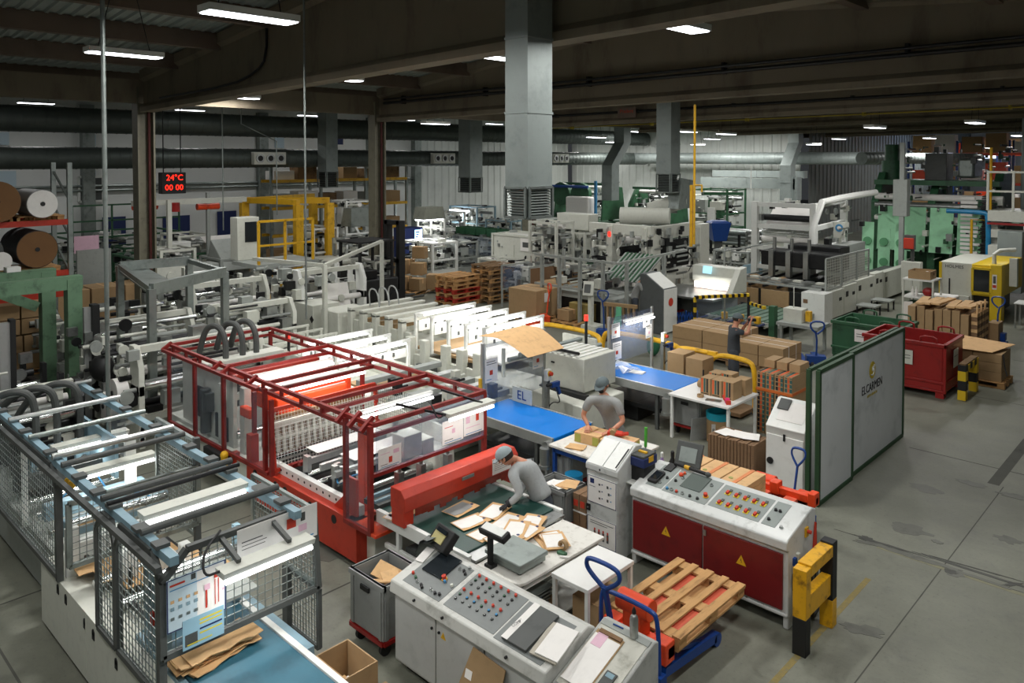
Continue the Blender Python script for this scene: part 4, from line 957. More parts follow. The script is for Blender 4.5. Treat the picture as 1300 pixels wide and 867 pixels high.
# crates and trolleys below the tables
def crate(x, y, z, sx, sy, sz, lab, rz=0., mt='plastic', dolly=True, fill=None):
    t = thing('plastic_crate', (x, y, z), lab, 'crate', None, rz); h = .2 if dolly else 0
    b = B().hollow(-sx/2, sx/2, -sy/2, sy/2, h, h+sz, .025)
    b.box(-sx/2-.015, sx/2+.015, -sy/2-.015, -sy/2+.03, h+sz-.05, h+sz).box(-sx/2-.015, sx/2+.015, sy/2-.03, sy/2+.015, h+sz-.05, h+sz).box(-sx/2-.015, -sx/2+.03, -sy/2, sy/2, h+sz-.05, h+sz).box(sx/2-.03, sx/2+.015, -sy/2, sy/2, h+sz-.05, h+sz)
    for s in (-1, 1):
        for q in (-.42, .42): b.box(s*sx/2-.012, s*sx/2+.012, q*sy-.02, q*sy+.02, h, h+sz-.05).box(q*sx-.02, q*sx+.02, s*sy/2-.012, s*sy/2+.012, h, h+sz-.05)
    b.make('tub', mt, t, local=True)
    b = B().box(-.07, .07, -sy/2-.03, -sy/2-.012, h+sz-.13, h+sz-.08); b.make('handle', 'black', t, local=True)
    if dolly:
        B().frame((-sx/2, -sy/2, h-.03), (sx, 0, 0), (0, sy, 0), .04).make('dolly', 'dred', t, local=True)
        for a in (-1, 1):
            for c in (-1, 1): B().cyl((a*(sx/2-.08)-.02, c*(sy/2-.08), .065), (a*(sx/2-.08)+.02, c*(sy/2-.08), .065), .065, 14).box(a*(sx/2-.08)-.03, a*(sx/2-.08)+.03, c*(sy/2-.08)-.02, c*(sy/2-.08)+.02, .08, h-.04).make('caster', 'black', t, local=True)
    return t
crate(-7.42, 9.05, 0, .5, .6, .5, 'tall grey plastic crate on red dolly beneath the packing table')
crate(-7.62, 8.35, 0, .3, .4, .32, 'small dark grey crate on the floor below the nearer belt motor', mt='grey', dolly=False)
crate(-7.3, 12.5, 0, .55, .7, .5, 'grey plastic crate on red dolly beneath the white table')
solo(B().hollow(-8.95, -8.35, 12.2, 12.8, .02, .38, .02), 'black_bin', 'black', 'open black bin on the floor beneath the farther blue belt', 'bin')
solo(B().rb((-8.0, 10.75, .012), .4, .3, .02, .5), 'floor_scrap', 'film', 'scrap of clear film on the floor behind the box taping worker', 'scrap')
# ================================================================= FOREGROUND: tables, consoles, lift trucks
# ---- worn white packing table with the weighing scale
T1 = thing('work_table', (-5.47, 6.2, 0), 'worn white table with rounded corner holding the weighing scale', 'table')
b = B().prism('xy', [(-5.77, 5.5), (-5.27, 5.5), (-5.19, 5.53), (-5.16, 5.6), (-5.16, 6.9), (-5.77, 6.9)], .735, .77); b.make('table_top', 'table', T1, .006)
for x in (-5.72, -5.22):
    for y in (5.58, 6.82): B().bar((x, y, 0), (x, y, .735), .04).make('leg', 'white', T1)
B().frame((-5.72, 5.58, .68), (.5, 0, 0), (0, 1.24, 0), .04).make('apron_frame', 'white', T1)
B().box(-5.72, -5.2, 5.58, 6.85, .16, .18).make('lower_shelf', 'white', T1)
T2 = thing('work_table', (-4.9, 6.35, 0), 'small clean white table beside the pallet lift truck', 'table')
B().box(-5.13, -4.65, 5.95, 6.74, .7, .745).make('table_top', mat('clean_white_top', '#e0e0dc', .4, var=.03), T2, .006)
for x in (-5.1, -4.68):
    for y in (5.98, 6.71): B().bar((x, y, 0), (x, y, .7), .04).make('leg', 'white', T2)
B().box(-5.12, -4.66, 5.97, 6.72, .14, .16).make('lower_shelf', 'white', T2)
for k in range(5):
    solo(B().box(-5.68+.015*k, -5.24+.015*k, 5.62, 6.05, .345+.05*k, .36+.05*k), 'grey_tray', 'galv', 'grey metal tray in the layered pile under the scale table', 'tray', 'grey trays under the scale table')
solo(B().box(-5.65, -5.25, 5.6, 6.2, .181, .34), 'carton', 'kraft', 'kraft carton with green edge under the grey trays', 'box', bev=.004)
solo(B().box(-5.05, -4.72, 6.2, 6.68, .161, .45), 'carton', 'kraft', 'old brown carton on the lower shelf of the small white table', 'box', bev=.004)
# scale
t = thing('weighing_scale', (-5.5, 5.8, .77), 'bench weighing scale with grey platform and black display on a post', 'scale')
B().box(-5.74, -5.27, 5.63, 6.03, .79, .85).box(-5.76, -5.25, 5.61, 6.05, .85, .895).make('platform', 'galv', t, .01)
B().bar((-5.63, 5.57, .77), (-5.63, 5.57, 1.12), .045).box(-5.68, -5.58, 5.53, 5.62, .77, .8).make('post', 'black', t)
d = B().rb((-5.58, 5.58, 1.14), .36, .12, .07, rx=.35).make('display', 'black', t, .01)
B().rb((-5.58, 5.572, 1.178), .3, .09, .006, rx=.35).make('display_lid', 'white', d)
for x in (-5.7, -5.31):
    for y in (5.67, 5.99): B().cyl((x, y, .77), (x, y, .79), .02, 8).make('foot', 'black', t)
# tape roll, pens and kraft envelopes on the table
rr = random.Random(31)
for k in range(6):
    z = .772+.006*k
    t = thing('kraft_envelope', (-5.5+rr.uniform(-.05, .05), 6.42+rr.uniform(-.05, .05), z), 'kraft envelope in the loose heap beside the scale', 'envelope', 'envelopes heaped beside the scale', rr.uniform(.9, 1.5))
    B().box(-.12, .12, -.17, .17, 0, .005).make('envelope_back', 'kraftl', t, local=True)
    if k > 3: B().box(-.11, .11, -.13, .15, .0052, .008).make('white_sheet', 'paper', t, local=True)
def tape(x, y, z, r, w, lab, mt='kraft', flat=False, rz=0.):
    b = B(); n = 20; V = []
    for k in range(n):
        c, s = math.cos(2*PI*k/n), math.sin(2*PI*k/n)
        for rad in (r*.55, r):
            for h in (0, w): V.append((rad*c, rad*s, h) if flat else (rad*c, h-w/2, rad*s+r))
    F = []
    for k in range(n):
        a, q = 4*k, 4*((k+1) % n); F += [(a+2, q+2, q+3, a+3), (a, a+1, q+1, q), (a, q, q+2, a+2), (a+1, a+3, q+3, q+1)]
    b.add(V, F); return solo(b, 'tape_roll', mt, lab, 'tape', loc=(x, y, z), rz=rz, local=True)
tape(-5.3, 6.35, .772, .055, .05, 'brown tape roll standing by the envelope heap beside the scale', 'kraft')
solo(B().cyl((-5.22, 6.2, .785), (-5.14, 6.25, .785), .013, 10), 'marker_pen', 'paper', 'white marker pen lying at the table edge beside the tape roll', 'pen')
solo(B().box(-5.3, -5.2, 6.24, 6.3, .771, .8), 'tape_dispenser', 'green', 'small green tape dispenser beside the scale', 'tape dispenser', bev=.005)
# ---- pale console with button panel, by the scale table
C2 = thing('control_console', (-4.97, 4.85, 0), 'pale grey control console with rows of red buttons beside the scale table', 'console')
prof = [(4.6, .1), (5.15, .1), (5.2, 1.0), (5.1, 1.05), (4.55, .91), (4.53, .8), (4.6, .78)]
b = B().prism('yz', prof, -5.98, -3.98).m(1).box(-5.9, -4.05, 4.68, 5.1, 0, .1); b.make('body', [mat('console_grey_white', '#c3c4be', .5, var=.06, tint='#9a9b94'), 'black'], C2, .012)
for k, (x0, x1) in enumerate(((-5.95, -5.36), (-5.34, -4.72), (-4.7, -4.02))):
    d = B().box(x0, x1, 4.585, 4.6, .13, .76).make('door', mat('console_door_grey', '#b4b6b3', .5, var=.06), C2, .004)
    B().cyl((x1-.04 if k != 1 else x0+.04, 4.57, .66), (x1-.04 if k != 1 else x0+.04, 4.586, .66), .012, 8).make('lock', 'black', d)
def slope2(x, v, h=0.):  # point on the sloped top of console 2, v = 0 front .. 1 back
    y = 4.55+.55*v; z = .91+.14*v; n = Vector((0, -.2467, .969)); return Vector((x, y, z))+n*h
def onslope(fn, x0, x1, v0, v1, h0, h1):
    b = B(); p = [fn(x, v, h) for h in (h0, h1) for x, v in ((x0, v0), (x1, v0), (x1, v1), (x0, v1))]
    return b.add(p, [(3, 2, 1, 0), (4, 5, 6, 7), (0, 1, 5, 4), (1, 2, 6, 5), (2, 3, 7, 6), (3, 0, 4, 7)])
M['panelgrey'] = mat('panel_grey', '#737876', .45, var=.06)
for x0, x1, v0, v1 in ((-5.86, -5.33, .1, .92), (-5.27, -4.62, .1, .92), (-4.6, -4.06, .06, .9)):
    onslope(slope2, x0, x1, v0, v1, -.004, .004).make('button_panel', 'panelgrey', C2)
onslope(slope2, -5.8, -5.52, .45, .96, .004, .02).make('display_screen', 'screen', C2, .004)
def button(fn, x, v, mt, par, r=.014, h=.03, sq=False):
    a, c = fn(x, v, .003), fn(x, v, h)
    b = B().cyl(fn(x, v, .002), fn(x, v, .01), r*1.35, 12).m(1).cyl(a, c, r, 10)
    b.make('push_button', ['chrome' if not sq else 'black', mt], par)
rr = random.Random(8)
for i in range(6):
    for j, (mt, v) in enumerate((('redink', .86), ('green' if i % 2 == 0 else 'blackmetal', .76), ('chrome', .66), ('redink', .5), ('green' if i in (0, 3) else 'blueink', .4), ('chrome', .3))):
        button(slope2, -5.22+.095*i, v, mt, C2, .013 if mt == 'redink' else .011, .028 if mt == 'redink' else .018, mt != 'redink')
for x, v, mt in ((-5.83, .3, 'redink'), (-5.76, .25, 'green'), (-5.7, .2, 'chrome'), (-5.63, .18, 'black'), (-5.5, .2, 'chrome'), (-5.43, .18, 'black'), (-5.38, .2, 'black'), (-5.46, .8, 'chrome'), (-5.4, .8, 'black'), (-5.36, .76, 'black'), (-5.36, .45, 'cream'), (-5.46, .45, 'blueink'), (-5.6, .15, 'black'), (-5.38, .9, 'steel')):
    button(slope2, x, v, mt, C2)
b = B().cyl(slope2(-5.5, .5, .003), slope2(-5.5, .5, .012), .03, 14).m(1).cyl(slope2(-5.5, .5, .012), slope2(-5.5, .5, .045), .022, 14); b.make('emergency_button', ['yellow', 'redink'], C2)
for x in (-5.6, -5.2, -4.4): B().cyl((x, 4.52, .86), (x, 4.545, .86), .012, 8).make('screw', 'black', C2)
def warn(par, o, u, v, n):
    o, u, v, n = map(Vector, (o, u, v, n)); b = B()
    b.add([o+n*.002, o+u+n*.002, o+u*.5+v+n*.002, o, o+u, o+u*.5+v], [(0, 1, 2), (3, 5, 4), (0, 3, 4, 1), (1, 4, 5, 2), (2, 5, 3, 0)])
    c = o+u*.5+n*.003; b.m(1).add([c+v*.7-u*.02, c+v*.4-u*.07, c+v*.42+u*.03, c+v*.14+u*.0, c+v*.36+u*.08, c+v*.36-u*.02+v*.05], [(0, 1, 2), (2, 3, 4)])
    b.make('warning_triangle', ['yellow', 'ink'], par)
warn(C2, (-5.28, 4.584, .62), (.07, 0, 0), (0, 0, .065), (0, -1, 0))
# things on console 2
t = thing('scale_terminal', tuple(slope2(-5.82, .98)), 'black keypad terminal with yellow keys tilted on the pale console', 'terminal', None, -.15)
B().rb((0, 0, .12), .3, .09, .22, rx=-.75).make('case', 'black', t, .012, local=True)
B().rb((-.02, -.045, .145), .18, .01, .1, rx=-.75).make('keypad', mat('pale_keypad', '#b9b078', .6, var=0), t, local=True)
B().rb((0, -.01, .205), .16, .008, .04, rx=-.75).make('display', 'screen', t, local=True)
B().box(-.06, .06, -.02, .08, 0, .07).make('foot', 'black', t, .005, local=True)
t = thing('cloth_rag', tuple(slope2(-5.97, .95)), 'crumpled grey cloth rag hanging over the console corner by the keypad terminal', 'rag')
b = B(); rr = random.Random(4); V = [(-.14+.06*i+rr.uniform(-.01, .01), -.1+.06*j, .03+.1*(i/4)+rr.uniform(0, .03)-.12*(i == 0)) for i in range(5) for j in range(5)]
b.add(V+[(x, y, z-.03) for x, y, z in V], [(i*5+j, i*5+j+1, i*5+j+6, i*5+j+5) for i in range(4) for j in range(4)]+[(25+i*5+j+5, 25+i*5+j+6, 25+i*5+j+1, 25+i*5+j) for i in range(4) for j in range(4)])
b.make('cloth', 'galv', t, local=True, ang=80)
t = thing('ring_binder', tuple(slope2(-4.38, .45, .006)), 'closed dark grey ring binder with a pale spine label lying on the pale console', 'binder')
b = onslope(lambda x, v, h: slope2(x, v, h), -4.52, -4.24, .1, .88, .007, .035); b.make('cover', 'dgrey', t, .004)
onslope(slope2, -4.52, -4.45, .1, .88, .0352, .038).make('label', 'paper', t)
text('COMPANIES', .04, 'dgrey', t, 'lettering', tuple(slope2(-4.485, .48, .039)), (.249, 0, PI/2), world=True, ex=.0005)
t = thing('document_folder', tuple(slope2(-4.1, .45, .006)), 'open beige folder of papers at the end of the pale console', 'folder', None, .12)
V = B().rb((0, 0, .014), .26, .36, .014, rx=.249); V.make('cover', mat('beige_folder', '#aaa597', .7), t, local=True)
B().rb((.03, 0, .03), .22, .34, .012, rx=.249).make('paper_sheet', 'paper', t, local=True)
solo(B().rb(tuple(slope2(-5.93, .72, .012)), .1, .2, .006, .2, rx=.249), 'paper_slip', 'paper', 'small white paper slip at the console corner under the rag', 'paper')
# leaning punched kraft board in front of the console
t = thing('kraft_offcut', (-4.7, 4.45, 0), 'kraft offcut board with barcode label leaning on the pale console front', 'cardboard')
B().slab((-4.98, 4.42, .2), (-4.45, 4.42, .2), (-4.43, 4.56, .72), (-4.82, 4.56, .75), .012).make('board', 'kraft', t)
B().slab((-4.9, 4.42, 0), (-4.5, 4.42, 0), (-4.5, 4.42, .2), (-4.9, 4.42, .2), .01).make('lower_flap', 'kraft', t)
B().slab((-4.86, 4.49, .5), (-4.78, 4.49, .5), (-4.78, 4.51, .57), (-4.86, 4.51, .57), .004).make('label', 'paper', t)
# grey crate on dolly beside the console, with kraft scraps
crate(-6.42, 4.83, 0, .56, .5, .55, 'grey plastic crate of kraft scraps on castors at the pale console end')
for k, (dx, dy, a) in enumerate(((-.05, .05, .3), (.1, .0, -.4), (.02, -.1, 1.2))):
    B_ = B().rb((-6.42+dx, 4.83+dy, .66), .3, .18, .012, a, .5-.4*k, .2); solo(B_, 'kraft_scrap', 'kraftl', 'folded kraft scrap lying in the grey crate by the pale console', 'scrap', 'kraft scraps in the grey crate')
# open carton at the bottom edge
t = thing('open_carton', (-5.5, 3.72, 0), 'open kraft carton with striped side holding paper scraps, by the teal belt end', 'box', None, 0)
B().hollow(-5.72, -5.28, 3.55, 3.88, .2, .74, .012).make('box_wall', 'kraft', t)
b = B().box(-5.725, -5.72, 3.58, 3.62, .24, .72).m(1).box(-5.725, -5.72, 3.65, 3.69, .24, .72); b.make('printed_stripe', ['orink', 'tealink'], t)
b = B()
for k, mt in enumerate(('orink', 'tealink', 'ink')): b.m(k).box(-5.7+.06*k, -5.665+.06*k, 3.545, 3.55, .22, .72)
b.make('printed_stripe', ['orink', 'tealink', 'ink'], t)
solo(B().box(-5.74, -5.26, 3.55, 3.89, .0, .199), 'carton_stand', 'woodd', 'low wooden base under the open striped carton', 'stand')
for k in range(4): solo(B().rb((-5.6+.07*k, 3.71+.03*(k % 2), .45+.01*k), .14, .2, .012, .3*k, .2), 'paper_scrap', 'paper' if k % 2 else 'kraftl', 'paper scrap inside the open striped carton', 'scrap', 'scraps in the open striped carton')
solo(B().hollow(-5.24, -4.92, 3.6, 3.93, .0, .56, .012), 'carton', 'kraft', 'second kraft carton behind the open striped carton', 'box')
# ---- slanted desk with clipboard
D = thing('writing_desk', (-3.7, 5.0, 0), 'grey slanted writing desk with clipboard and bottle in front of the lift truck', 'desk')
b = B().prism('yz', [(4.6, .0), (5.36, .0), (5.36, 1.03), (5.3, 1.05), (4.62, .82), (4.58, .78)], -3.97, -3.45); b.make('body', mat('desk_grey', '#a9aba6', .55, var=.14, scale=4, tint='#787a76'), D, .012)
def slope3(x, v, h=0.): return Vector((x, 4.62+.68*v, .82+.23*v))+Vector((0, -.32, .947))*h
onslope(slope3, -3.94, -3.48, .02, .9, .0, .006).make('writing_top', mat('worn_desk_top', '#bdbdb2', .55, var=.14, scale=5, tint='#8a897d'), D)
onslope(slope3, -3.95, -3.47, .9, .98, .0, .012).make('pen_tray', 'grey', D)
t = thing('clipboard', tuple(slope3(-3.78, .45, .008)), 'clipboard holding white and pink sheets on the slanted desk', 'clipboard')
onslope(slope3, -3.93, -3.66, .1, .82, .009, .014).make('board', 'kraft', t); onslope(slope3, -3.925, -3.67, .08, .76, .0142, .018).make('paper_sheet', 'paper', t)
onslope(slope3, -3.9, -3.8, .6, .78, .0182, .02).make('pink_note', 'pink', t); onslope(slope3, -3.9, -3.68, .78, .83, .0142, .03).make('clip', 'kraftd', t)
t = thing('calculator', tuple(slope3(-3.58, .3, .007)), 'small dark calculator on the slanted desk', 'calculator')
onslope(slope3, -3.63, -3.53, .18, .42, .007, .022).make('case', 'dgrey', t, .003); onslope(slope3, -3.615, -3.545, .34, .4, .0222, .024).make('display', 'lblue', t)
c = slope3(-3.62, .93, .012)
t = thing('water_bottle', tuple(c), 'silver metal water bottle with black cap standing on the slanted desk', 'bottle')
B().lathe((0, 0, 0), [(.034, 0), (.036, .01), (.036, .15), (.03, .175), (.016, .19), (.016, .2)]).make('bottle_body', 'steel', t, local=True)
B().lathe((0, 0, 0), [(.018, .2), (.018, .22), (.006, .25)], 12).make('cap', 'black', t, local=True)
t = thing('pen', tuple(slope3(-3.8, .94, .02)), 'blue pen in the tray of the slanted desk', 'pen')
B().cyl((-3.84, 5.262, 1.057), (-3.74, 5.266, 1.057), .006, 8).make('barrel', 'blue', t)
# ---- lift truck with pallet
def lift_truck(loc, rz, lab, zf=.3, wide=0.):
    """local frame: forks reach +y, handle at -y"""
    t = thing('lift_truck', loc, lab, 'pallet truck', None, rz)
    for x in (-.18, .18):
        b = B().prism('yz', [(-.05, zf-.06), (-.05, zf), (1.1, zf), (1.2, zf-.02), (1.2, zf-.04), (1.1, zf-.06)], x-.075, x+.075); b.make('fork', mat('fork_salmon', '#de6a50', .5, var=.08), t, local=True)
    B().box(-.36, .36, -.2, -.08, zf-.1, zf+.02).box(-.36, -.2, -.24, -.08, zf-.14, zf+.06).box(.2, .36, -.24, -.08, zf-.14, zf+.06).make('carriage', 'orange', t, .01, local=True)
    m = B().cyl((-.18+.3*bool(wide), -.2, zf+(.06 if wide else .3)), (.18+.22*bool(wide), -.2, zf+(.06 if wide else .3)), .1-.02*bool(wide), 18).box(-.1+.3*bool(wide), .1+.3*bool(wide), -.28, -.1, zf-.1, zf+(.03 if wide else .26)); m.make('motor_cover', 'orange', t, .008, local=True)
    for x in (-.3, .3):
        b = B().bar((x, -.2, .2), (x, .75, .1), .08, .09).bar((x, .1, zf-.12), (x*.9, .6, .1), .05).cyl((x-.04, .78, .07), (x+.04, .78, .07), .07, 14); b.make('support_leg', 'blue', t, local=True)
    B().bar((-.38, -.3, .18), (.38, -.3, .18), .1).make('cross_beam', 'blue', t, local=True)
    if not wide: B().tube([(-.33, -.3, .18), (-.33, -.32, zf+.34), (-.25, -.33, zf+.4), (.25, -.33, zf+.4), (.33, -.32, zf+.34), (.33, -.3, .18)], .022, 8, 2).make('frame_hoop', 'blue', t, local=True)
    if wide: B().box(-.5, .5, -.12, -.03, zf-.02, zf+.08).box(-.5, -.4, -.15, .0, zf-.04, zf+.13).box(.0, .12, -.15, .0, zf-.02, zf+.14).box(.42, .52, -.15, .0, zf-.04, zf+.13).make('guard_bar', 'orange', t, .01, local=True)
    for x in (-.33, .33): B().cyl((x-.03, -.34, .08), (x+.03, -.34, .08), .08, 14).make('wheel', 'black', t, local=True)
    h = B().bar((-.15, -.3, .2), (-.15, -.5, .95), .04).tube([(-.15, -.49, .92), (-.33, -.52, 1.06), (-.35, -.53, 1.14), (-.3, -.54, 1.2), (0, -.54, 1.2), (.05, -.53, 1.14), (.03, -.52, 1.06), (-.15, -.49, .92)], .022, 8, 2)
    o = h.make('handle', 'blue', t, local=True)
    if wide: o.scale = (.5, .9, .85)
    return t
def pallet(loc, rz, lab, mt='wood', L=1.2, Wd=.8, group=None, thin=False):
    t = thing('wooden_pallet', loc, lab, 'pallet', group, rz); rr = random.Random(lab)
    for k, x in enumerate((-.36, -.18, 0, .18, .36)):
        w = (.06 if k % 2 == 0 else .05)*(.8 if thin else 1); B().box(x*Wd/.8-w, x*Wd/.8+w, -L/2, L/2, .122, .144).make('top_board', mt, t, .003, local=True)
    for y in (-L/2+.07, 0, L/2-.07): B().box(-Wd/2, Wd/2, y-.07, y+.07, .1, .122).make('cross_board', mt, t, local=True)
    for y in (-L/2+.07, 0, L/2-.07):
        for x in (-.33, 0, .33): B().box(x*Wd/.8-.06, x*Wd/.8+.06, y-.07, y+.07, .022, .1).make('block', mt, t, local=True)
    for x in (-.33, 0, .33): B().box(x*Wd/.8-.05, x*Wd/.8+.05, -L/2, L/2, 0, .022).make('bottom_board', mt, t, local=True)
    return t
lift_truck((-4.2, 6.32, 0), 0, 'blue and orange lift truck carrying the raised empty pallet', .42)
pallet((-4.22, 6.93, .33), 0, 'pale pine pallet raised on the lift truck forks', 'wood', 1.3, .82, thin=True)
lift_truck((-4.5, 9.85, 0), PI, 'blue and orange lift truck behind the red door console, holding flat kraft bundles', .52, 1.)
# ---- red door console
C1 = thing('control_console', (-4.45, 8.2, 0), 'long white control console with dark red doors and tool tray', 'console')
WC = mat('console_white', '#c6c9c6', .35, var=.05, tint='#9ea19d')
b = B().prism('yz', [(7.86, .13), (8.52, .13), (8.55, 1.08), (8.45, 1.12), (7.86, .98), (7.81, .95), (7.81, .86), (7.86, .84)], -5.46, -3.46).box(-5.46, -5.4, 7.86, 8.5, 0, .14).box(-3.52, -3.46, 7.86, 8.5, 0, .14)
b.box(-5.46, -3.46, 7.84, 7.87, .13, .17); b.make('body', WC, C1, .012)
for x0, x1 in ((-5.43, -4.48), (-4.46, -3.52)):
    d = B().box(x0, x1, 7.835, 7.86, .2, .8).make('door', mat('console_door_red', '#6f1214', .45, var=.06, tint='#5e0f11'), C1, .004)
    warn(d, ((x0+x1)/2-.06, 7.834, .52), (.12, 0, 0), (0, 0, .11), (0, -1, 0))
B().box(-4.45, -4.42, 7.82, 7.836, .7, .76).make('lock', 'steel', C1)
def slope1(x, v, h=0.): return Vector((x, 7.86+.59*v, .98+.14*v))+Vector((0, -.231, .973))*h
for x0, x1, v0, v1 in ((-5.32, -5.1, .15, .9), (-5.08, -4.5, .12, .9), (-4.47, -3.85, .15, .88), (-3.82, -3.66, .15, .88)):
    onslope(slope1, x0, x1, v0, v1, -.004, .004).make('button_panel', mat('panel_sage', '#858d89', .45, var=.05), C1)
onslope(slope1, -4.93, -4.66, .4, .9, .004, .014).make('display_screen', mat('touch_screen', '#5f6763', .2, var=0), C1, .003)
for i in range(5):
    for j in range(2):
        x, v = -4.37+.11*i, .32+.34*j
        b = onslope(slope1, x-.03, x+.03, v-.07, v+.07, .004, .01); b.m(1); q = onslope(slope1, x-.014, x+.014, v-.06, v+.02, .01, .035)
        b.i = 1; b.add(q.V, q.F); b.i = 2; q = onslope(slope1, x+.0, x+.03, v+.03, v+.1, .01, .02); b.add(q.V, q.F); b.make('rotary_switch', ['yelink', 'redink', 'dgrey'], C1)
for x, v, mt in ((-5.03, .2, 'blueink'), (-4.97, .2, 'chrome'), (-4.9, .2, 'redink'), (-4.82, .2, 'chrome'), (-4.72, .2, 'black'), (-4.62, .2, 'black'), (-5.02, .5, 'black'), (-4.97, .65, 'chrome'), (-5.0, .8, 'orink'), (-4.6, .7, 'chrome'), (-5.27, .25, 'blueink'), (-5.22, .25, 'blueink'), (-5.17, .3, 'chrome'), (-5.14, .5, 'black'), (-3.77, .6, 'black'), (-3.72, .6, 'black'), (-3.77, .3, 'black'), (-5.24, .6, 'chrome'), (-5.3, .25, 'blueink'), (-3.6, .2, 'steel')):
    button(slope1, x, v, mt, C1, .016)
b = B().cyl(slope1(-4.56, .35, .003), slope1(-4.56, .35, .012), .034, 14).m(1).cyl(slope1(-4.56, .35, .012), slope1(-4.56, .35, .05), .024, 14); b.make('emergency_button', ['yellow', 'redink'], C1)
b = B().box(-3.46, -3.44, 8.25, 8.32, .86, .96).m(1).cyl((-3.44, 8.285, .92), (-3.4, 8.285, .92), .02, 12); b.make('emergency_stop', ['yellow', 'redink'], C1)
b = B().box(-3.46, -3.43, 7.95, 8.0, .66, .74).m(1).box(-3.46, -3.43, 8.03, 8.08, .68, .76); b.make('power_socket', ['blue', 'cream'], C1)
for k in range(5):
    B().box(-3.455, -3.36, 7.93+.1*k, 8.0+.1*k, .4, .58).cyl((-3.4, 7.965+.1*k, .2), (-3.4, 7.965+.1*k, .4), .02, 8).make('plug_connector', 'dgrey', C1, .005)
B().tube([(-3.4, 8.0, .42), (-3.3, 8.1, .2), (-3.35, 8.2, .03), (-3.4, 8.5, .02)], .025, 8, 2).make('cable', 'black', C1)
B().prism('yz', [(8.44, .55), (8.53, .55), (8.5, .95)], -3.455, -3.43).make('red_flag', 'redink', C1)
# things on the red door console
solo(onslope(slope1, -5.28, -5.17, .72, .98, .005, .02), 'black_handset', 'black', 'small black handset at the back edge of the red door console', 'handset', bev=.003)
t = thing('gauge_device', tuple(slope1(-5.25, .35, .005)), 'black meter with blue plugs at the corner of the red door console', 'meter'); onslope(slope1, -5.32, -5.2, .22, .6, .006, .04).make('case', 'black', t, .004); onslope(slope1, -5.31, -5.21, .3, .55, .0402, .042).make('dial', 'screen', t)
t = thing('tablet_case', (-5.1, 8.58, 1.1), 'tilted tablet in a padded dark frame behind the red door console', 'tablet')
B().rb((-5.1, 8.6, 1.24), .34, .05, .3, .15, -.45).make('case', 'dgrey', t, .01); B().rb((-5.1, 8.575, 1.24), .22, .02, .18, .15, -.45).make('screen', 'galv', t); B().box(-5.2, -5.0, 8.5, 8.6, 1.105, 1.13).make('stand', 'black', t)
t = thing('grease_gun', (-4.95, 8.42, 1.12), 'long dark tool with yellow band lying at the back edge of the red door console', 'tool'); B().cyl((-5.2, 8.42, 1.15), (-4.75, 8.4, 1.15), .022, 10).m(1).cyl((-5.05, 8.415, 1.15), (-4.98, 8.41, 1.15), .026, 10).make('barrel', ['black', 'yellow'], t); B().sph((-4.72, 8.4, 1.15), .04, .03, .03).make('nozzle', 'dgrey', t)
solo(B().sph((-5.02, 8.28, 1.1), .03, .03, .026), 'orange_ball_knob', 'orange', 'orange ball knob lying on the tool tray of the console', 'knob')
# ---- white kiosk cabinet with instruction posters
K = thing('kiosk_cabinet', (-5.82, 8.0, 0), 'white sloped top kiosk cabinet with two instruction posters', 'cabinet')
b = B().prism('yz', [(7.75, .0), (8.25, 0), (8.25, 1.34), (8.12, 1.36), (7.72, 1.13), (7.72, 1.05), (7.75, 1.05)], -6.08, -5.58); b.make('body', WC, K, .012)
B().box(-6.06, -5.6, 7.738, 7.75, .05, .98).make('door', WC, K, .004)
B().box(-6.07, -6.01, 7.725, 7.74, .52, .6).m(1).cyl((-6.04, 7.715, .56), (-6.04, 7.725, .56), .012, 8).make('door_lock', ['black', 'steel'], K)
def slopek(x, v, h=0.): return Vector((x, 7.72+.4*v, 1.13+.23*v))+Vector((0, -.5, .866))*h
onslope(slopek, -6.05, -5.82, .02, .95, .001, .008).make('top_lid', 'white', K); onslope(slopek, -5.8, -5.61, .02, .95, .001, .012).make('top_lid', 'white', K)
onslope(slopek, -5.64, -5.62, .1, .8, .013, .016).make('slot', 'black', K); B().cyl((-5.85, 7.715, 1.09), (-5.85, 7.722, 1.09), .012, 8).make('lock', 'black', K)
bd = [(0, 0, .02, 1, 'navy'), (.98, 0, 1, 1, 'navy'), (0, .98, 1, 1, 'navy'), (0, 0, 1, .02, 'navy')]
it = bd+[(.1, .72, .24, .9, 'navy'), (.06, .6, .28, .62, 'dgrey')]
for k in range(3): it += [(.4, .2+.26*k, .46, .27+.26*k, 'dgrey'), (.5, .24+.26*k, .54, .28+.26*k, 'navy'), (.68+.04*(k % 2), .2+.25*k, .74+.04*(k % 2), .3+.25*k, 'dgrey'), (.8, .24+.25*k, .84, .28+.25*k, 'blueink')]
poster('instruction_poster', K, (-6.055, 7.736, .64), (.45, 0, 0), (0, 0, .34), (0, -1, 0), 'paper', it)
it = bd+[(.1, .84, .9, .86, 'dgrey'), (.1, .76, .7, .78, 'dgrey')]
for k in range(4): it += [(.24+.15*k, .5, .29+.15*k, .6, 'redink'), (.23+.15*k, .2, .3+.15*k, .5, 'dgrey'), (.25+.15*k, .3, .27+.15*k, .45, 'orink')]
poster('posture_poster', K, (-6.055, 7.736, .12), (.45, 0, 0), (0, 0, .34), (0, -1, 0), 'paper', it)
t = thing('tool_shelf', (-5.52, 8.2, 0), 'thin white bracket shelf between the kiosk cabinet and the red door console', 'shelf'); B().prism('yz', [(7.95, .95), (8.35, .95), (8.35, .6)], -5.57, -5.55).box(-5.575, -5.47, 7.9, 8.4, .95, .965).make('bracket', 'white', t)
t = thing('tool_box', (-5.52, 8.1, .966), 'dark navy toolbox with yellow handle between kiosk cabinet and console', 'toolbox')
